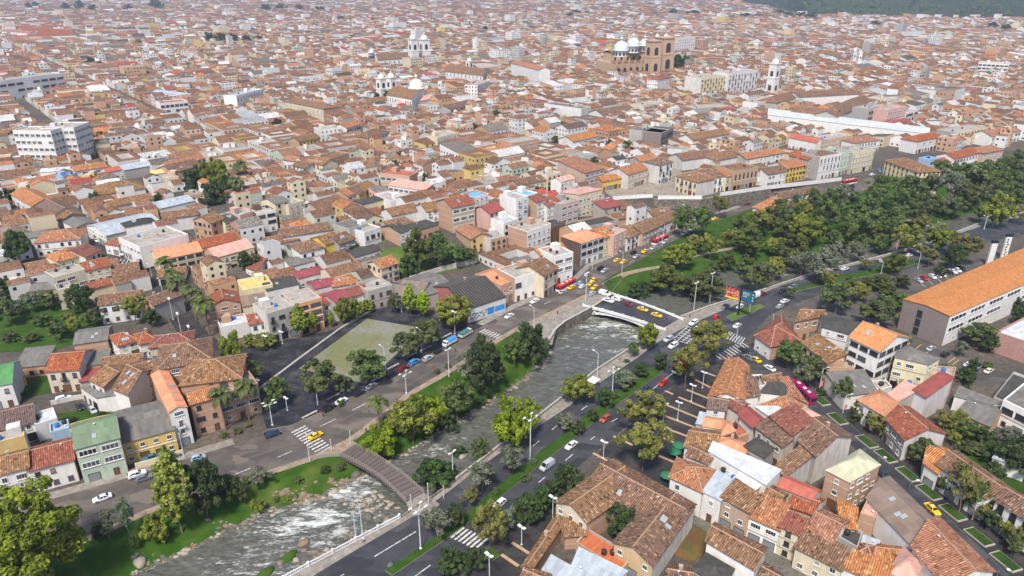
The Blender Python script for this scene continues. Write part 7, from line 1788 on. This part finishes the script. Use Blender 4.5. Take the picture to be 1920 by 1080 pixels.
bus(1061, 541, 'red', 'red and white bus turning beside the white balconied block'); bus(1237, 455, 'red', 'red and white bus on the upper bus street'); bus(1592, 344, 'red', 'red bus on the terrace road below the white terrace row', tr=0, dz=-.55)
bus(1504, 742, 'magenta', 'magenta bus on the planter street', tr=2, low='magenta'); bus(1281, 690, 'red', 'red-topped bus half hidden under the avenue trees', True, 1)
def truck(x, y, cab, cargo, lab, rev=False, tr=0):
    p = on_ground(x, y, False); root = empty('truck', p + Vector((0, 0, .04)), heading(p, tr) + (math.pi if rev else 0)); P_ = paint(cab, PAINTS[cab])
    mb = MB(); mb.prism([(1.5, -1), (2.9, -1), (3.1, -.8), (3.1, .8), (2.9, 1), (1.5, 1)], .5, 1.35); mb.prism([(1.5, -.95), (2.55, -.95), (2.55, .95), (1.5, .95)], 1.352, 2.2); mb.build('cab', [P_], root, uv=False)
    mb = MB(); mb.box(2.56, 2.62, -.8, .8, 1.42, 2.1); mb.build('windscreen', [M_CGL], root, uv=False)
    for s in (-1, 1): mb = MB(); mb.box(1.7, 2.4, s * .96 - .02, s * .96 + .02, 1.45, 2.05); mb.build('side_window', [M_CGL], root, uv=False)
    mb = MB(); mb.box(-3.0, 1.4, -1.1, 1.1, .75, 1.6); mb.build('load_bed', [P_], root, uv=False)
    mb = MB(); n = 8; pr = [(1.08 * math.cos(math.pi * k / n), 1.6 + .95 * math.sin(math.pi * k / n) ** .7) for k in range(n + 1)]
    for k in range(n): mb.face([(-2.98, *pr[k]), (-2.98, *pr[k + 1]), (1.38, *pr[k + 1]), (1.38, *pr[k])])
    mb.face([(1.38, *q) for q in pr]); mb.face([(-2.98, *q) for q in pr][::-1]); mb.build('canvas', [plain('canvas_' + cargo, PAINTS[cargo], .8)], root, uv=False)
    for xx in (2.2, -1.9):
        for s in (-1, 1): link('wheel', WHEEL, root, (xx, s * .95, .42), 0, (1.3, 1.5, 1.3))
    tag(root, lab, 'truck', 'trucks')
truck(843, 646, 'white', 'blue', 'small white truck with bright blue canvas at the plaza kerb', True); truck(873, 630, 'cream', 'teal', 'cream truck with dark teal canvas at the plaza corner'); truck(1413, 560, 'white', 'white', 'white delivery truck behind the teal billboard', True, 1)

# ------------------------------------------------------------------ street lamps
M_POLE, M_POLEG = plain('white_pole', '#c9cbcb', .5), plain('green_pole', '#4d6f6b', .5)
def lamp_parts(kind):
    P = []
    if kind == 'panel':
        mb = MB(); mb.tube((0, 0, 0), (0, 0, 7.2), .11, .08, 8); mb.box(-.2, .2, -.2, .2, 0, .25); P.append(('pole', mb, M_POLE, None))
        for s in (-1, 1): mb = MB(); mb.slab([(s * .15, -.38, 7.3), (s * 1.1, -.38, 7.5), (s * 1.1, .38, 7.5), (s * .15, .38, 7.3)][::s], .1); mb.tube((0, 0, 7.1), (s * .4, 0, 7.3), .05, n=5); P.append(('lamp_panel', mb, M_FRW, None))
    elif kind == 'quad':
        mb = MB(); mb.tube((0, 0, 0), (0, 0, 11.5), .16, .1, 8); mb.box(-.25, .25, -.25, .25, 0, .4); P.append(('pole', mb, M_POLE, None))
        for dx, dy in ((1, .6), (-1, .6), (1, -.6), (-1, -.6)): mb = MB(); mb.tube((0, 0, 11), (dx * 1.5, dy * 1.5, 12.1), .05, n=5); mb.box(dx * 1.5 - .45, dx * 1.5 + .45, dy * 1.5 - .2, dy * 1.5 + .2, 12.05, 12.25); P.append(('lamp_arm', mb, M_FRW, None))
    elif kind == 'single':
        mb = MB(); mb.tube((0, 0, 0), (0, 0, 9.2), .12, .08, 8); mb.tube((0, 0, 9.2), (1.6, 0, 9.7), .05, n=5); P.append(('pole', mb, M_POLE, None)); mb = MB(); mb.box(1.4, 2.2, -.18, .18, 9.65, 9.82); P.append(('lamp_head', mb, M_FRW, None))
    elif kind == 'mast':
        mb = MB(); mb.tube((0, 0, 0), (0, 0, 13.5), .17, .1, 8); P.append(('pole', mb, M_POLE, None)); mb = MB(); mb.box(-1.1, 1.1, -.12, .12, 13.3, 13.5); mb.box(-1.3, -.7, -.25, .25, 13.5, 13.75); mb.box(.7, 1.3, -.25, .25, 13.5, 13.75); P.append(('floodlight', mb, M_FRW, None))
    elif kind == 'post':
        mb = MB(); mb.tube((0, 0, 0), (0, 0, 6.5), .1, .09, 8); mb.lathe([(0, 6.8), (.14, 6.7), (.14, 6.5)], n=8); P.append(('pole', mb, M_POLE, None))
    elif kind == 'curved':
        mb = MB(); pts = [Vector((0, 0, 0)), Vector((0, 0, 5.6)), Vector((.25, 0, 6.6)), Vector((.9, 0, 7.2)), Vector((1.7, 0, 7.3))]
        for a, b in zip(pts[:-1], pts[1:]): mb.tube(a, b, .09, .08, 7)
        P.append(('pole', mb, M_POLEG, None)); mb = MB(); mb.lathe([(0, .25), (.3, .18), (.42, 0), (0, -.04)], (1.9, 0, 7.25), 10); P.append(('lamp_head', mb, M_FRW, None))
    elif kind == 'banner':
        mb = MB(); mb.tube((0, 0, 0), (0, 0, 9.5), .12, .08, 8); mb.tube((0, 0, 9.4), (1.5, 0, 9.8), .05, n=5); P.append(('pole', mb, M_POLE, None)); mb = MB(); mb.box(1.4, 2.1, -.18, .18, 9.75, 9.9); P.append(('lamp_head', mb, M_FRW, None))
        mb = MB(); mb.box(.18, 1.0, -.02, .02, 2.2, 4.4); P.append(('banner', mb, plain('pink_orange_banner', '#cf7a63', .8, var=.3), None))
    return [(n, m.data(n, [mt], False), None) for n, m, mt, _ in P]
LAMPS = {k: lamp_parts(k) for k in ('panel', 'quad', 'single', 'mast', 'post', 'curved', 'banner')}
LNAME = {'panel': 'white lamp post with two flat light panels', 'quad': 'tall white lamp post with four spread arms', 'single': 'white street lamp with one arm', 'mast': 'tall white floodlight mast', 'post': 'short plain white post', 'curved': 'curved green street lamp', 'banner': 'street lamp carrying a pink banner'}
LAMPLIST = '''511 798 756 quad|539 770 750 panel|486 735 722 panel|596 760 727 single|723 695 650 single|791 662 617 single|853 627 584 panel|762 738 707 quad|530 645 622 panel|500 655 630 panel|674 594 572 panel|753 586 556 panel|842 707 655 mast|581 866 812 post|658 832 808 post|622 848 824 post|850 905 848 mast|789 1030 952 quad|772 963 928 post|804 948 906 post|832 935 916 post|994 862 782 quad|918 1095 1040 panel|978 1022 988 panel|1036 976 932 panel|1131 860 828 panel|1243 795 755 panel|1270 788 754 panel|1296 753 722 panel|1317 728 698 panel|1148 735 694 quad|1119 718 660 single|1001 628 575 single|1098 568 512 mast|1300 588 530 mast|1330 570 512 mast|1110 508 488 post|1166 512 472 single|1241 462 430 single|1283 420 385 single|1550 700 655 banner|1510 680 645 banner|1535 735 690 banner|1580 775 740 banner|1691 850 825 post|1704 918 898 curved|1822 975 940 banner|1868 1085 1055 curved|1645 875 855 curved|1515 500 476 banner|1600 485 456 banner|1680 470 440 banner|1650 520 490 single|1720 505 474 single|1760 440 418 single|1845 430 404 quad|1780 600 578 single|1405 585 560 post|1380 640 612 post|1448 610 590 post|346 860 812 post|325 600 560 panel|340 625 588 panel|358 638 612 panel|375 660 640 panel|668 335 308 mast|285 520 505 single|305 548 530 single|1155 338 320 single|1300 345 318 single|1258 344 318 single|1545 345 320 single|1860 425 398 banner'''
for s in LAMPLIST.replace('\n', '|').split('|'):
    x, y, ty, k = s.split(); x, y, ty = float(x), float(y), float(ty); p = on_ground(x, y); h = height_at(p, ty); H0 = {'panel': 7.5, 'quad': 12.2, 'single': 9.8, 'mast': 13.7, 'post': 6.8, 'curved': 7.5, 'banner': 9.9}[k]
    p.z += .12; root = empty('street_lamp', p, heading(p) + (1.57 if k in ('single', 'panel', 'banner') else 0), (1, 1, min(max(h / H0, .6), 1.5)))
    for n, me, _ in LAMPS[k]: link(n, me, root)
    tag(root, LNAME[k] + ' ' + place(p), 'street lamp', 'street lamps', x)
# a dead bare tree stump pair of utility posts in the shallows
for x, y, ty in ((668,1012,968),(680,1006,945)):
    p = at(x, y, .2); root = empty('utility_pole', p); h = height_at(p, ty); mb = MB(); mb.tube((0, 0, 0), (0, 0, h), .16, .1, 8); mb.build('pole', [plain('pale_blue_pole', '#a9bfc4', .6)], root, uv=False)
    mb = MB(); [mb.tube((0, 0, h - .2 - .35 * k), (math.cos(k * 2.2) * 1.2, math.sin(k * 2.2) * 1.2, h + .2 - .2 * k), .03, n=4) for k in range(6)]; mb.build('bracket', [M_POLE], root, uv=False)
    tag(root, 'pale utility pole rising beside the balustrade', 'utility pole', 'paired utility poles', x)

# ------------------------------------------------------------------ people
def person_mesh(seed, stride):
    V = [(0,0,.95),(0,0,1.15),(0,0,1.38),(0,0,1.5),(0,.01,1.66), (.1,0,.9),(.11,stride,.5),(.11,stride*1.3-.05,.08),(.11,stride*1.3+.12,.03), (-.1,0,.9),(-.11,-stride,.5),(-.11,-stride*1.6-.05,.1),(-.11,-stride*1.5+.12,.04), (.2,0,1.4),(.27,-stride*.6,1.13),(.27,-stride*.3+.05,.88), (-.2,0,1.4),(-.27,stride*.6,1.13),(-.27,stride*.8+.08,.88)]
    E = [(0,1),(1,2),(2,3),(3,4),(0,5),(5,6),(6,7),(7,8),(0,9),(9,10),(10,11),(11,12),(2,13),(13,14),(14,15),(2,16),(16,17),(17,18)]
    Rr = [.14,.13,.16,.065,.105,.1,.075,.05,.045,.1,.075,.05,.045,.07,.05,.04,.07,.05,.04]
    me = bpy.data.meshes.new('person'); me.from_pydata(V, E, []); o = link('tmp', me)
    md = o.modifiers.new('s', 'SKIN'); 
    for v, r in zip(me.skin_vertices[0].data, Rr): v.radius = (r, r)
    me.skin_vertices[0].data[0].use_root = True; o.modifiers.new('u', 'SUBSURF').levels = 1
    dg = bpy.context.evaluated_depsgraph_get(); out = bpy.data.meshes.new_from_object(o.evaluated_get(dg)); bpy.data.objects.remove(o); bpy.data.meshes.remove(me); out.name = 'person'; return out
PM = [person_mesh(0, .16), person_mesh(1, .03)]
SKIN, HAIR = plain('skin', '#a67352', .7), plain('dark_hair', '#1f1815', .8)
PEOPLE = [(682,1018,'#d8d6d0','#2b2b30','person in a white top walking beside the balustrade',0),(855,1008,'#cfd3d6','#2e3440','person in pale shirt and dark trousers on the avenue crosswalk',0),(1045,590,'#2a2a2e','#26262a','person in black leaning by the stone river wall parapet',1),(1140,530,'#3a3f48','#25262a','first of two people in dark clothes standing on the park path',1),(1145,531,'#55504a','#2a2a2d','second person in dark clothes standing on the park path',1),
 (1293,596,'#a82c2c','#2a2a30','person in a red top waiting at the arch bridge end',1),(1250,601,'#33363c','#222226','person in dark clothes on the bridge crosswalk',0),(1316,580,'#2c2c30','#202024','person in black on the far riverside pavement',0),(1353,676,'#2d2d33','#1f1f22','person in dark clothes at the wide crosswalk',0),(1229,735,'#2a2a2e','#1d1d20','motorcyclist-like figure in black beside the red hatchback',1),
 (1744,912,'#c9c9c6','#39414d','person in a pale top on the planter street pavement',0),(903,828,'#28282b','#2a2c33','person in black near the top of the crosswalk',0),(687,812,'#2c303a','#24252a','person in dark blue on the road pavement above the footbridge',0),(854,660,'#3b3a38','#2a2a2c','person beside the parked trucks',0),(606,783,'#5a2f2f','#2a2a2d','person in a dark red top at the plaza kerb',1),(1117,722,'#e0dfdc','#33343a','person in white by the avenue pavement kiosk',1),(480,735,'#242428','#1e1e22','person in black at the low plaza wall',1),(556,690,'#26262a','#1c1c20','person in black at the corner of the gravel field',1)]
for i, (x, y, top, leg, lab, ms) in enumerate(PEOPLE):
    p = on_ground(x, y, False); me = PM[ms].copy(); mats = [plain('cloth' + top[1:], top, .9), plain('cloth' + leg[1:], leg, .9), SKIN, HAIR]
    for m_ in mats: me.materials.append(m_)
    for f in me.polygons:
        c = f.center; f.material_index = 3 if c.z > 1.68 or (c.z > 1.56 and c.y < -.01) else 2 if c.z > 1.46 or (abs(c.x) > .21 and c.z < .93) else 0 if c.z > .95 or abs(c.x) > .2 else 1
    me.polygons.foreach_set('use_smooth', [True] * len(me.polygons))
    o = link('person', me, None, (p.x, p.y, p.z + .17), i * 1.3); tag(o, lab, 'person')
# pavement kiosk
p = on_ground(1112, 726, False); k_ = empty('kiosk', (p.x, p.y, .16), heading(p)); mb = MB(); mb.box(-1.4, 1.4, -1, 1, 0, 2.2); mb.build('body', [plain('kiosk_grey', '#8f8f92', .6)], k_, uv=False); mb = MB(); mb.slab([(-1.8, -1.5, 2.5), (1.8, -1.5, 2.5), (1.8, 1.3, 2.7), (-1.8, 1.3, 2.7)], .12); mb.build('canopy', [WALLS['w']()], k_, uv=False); tag(k_, 'small white-canopied kiosk on the riverside pavement', 'kiosk')
unique_labels()
# ------------------------------------------------------------------ the air: even haze round the whole valley
mb = MB(); mb.box(-9500, 9500, -400, 14500, -8, 330); 
t = NT('valley_haze'); v_ = t.n('VolumePrincipled', {'Color': (.76, .85, 1.0, 1), 'Density': HAZE, 'Anisotropy': .2}); t.t.links.new(v_.outputs[0], t.out.inputs['Volume'])
o = mb.build('haze', [t.m], uv=False); o['kind'] = 'stuff'; o['label'] = 'pale blue haze over the town'
print('objects', len(bpy.data.objects), 'houses', HOUSES, 'tris', sum(len(m.polygons) for m in bpy.data.meshes))
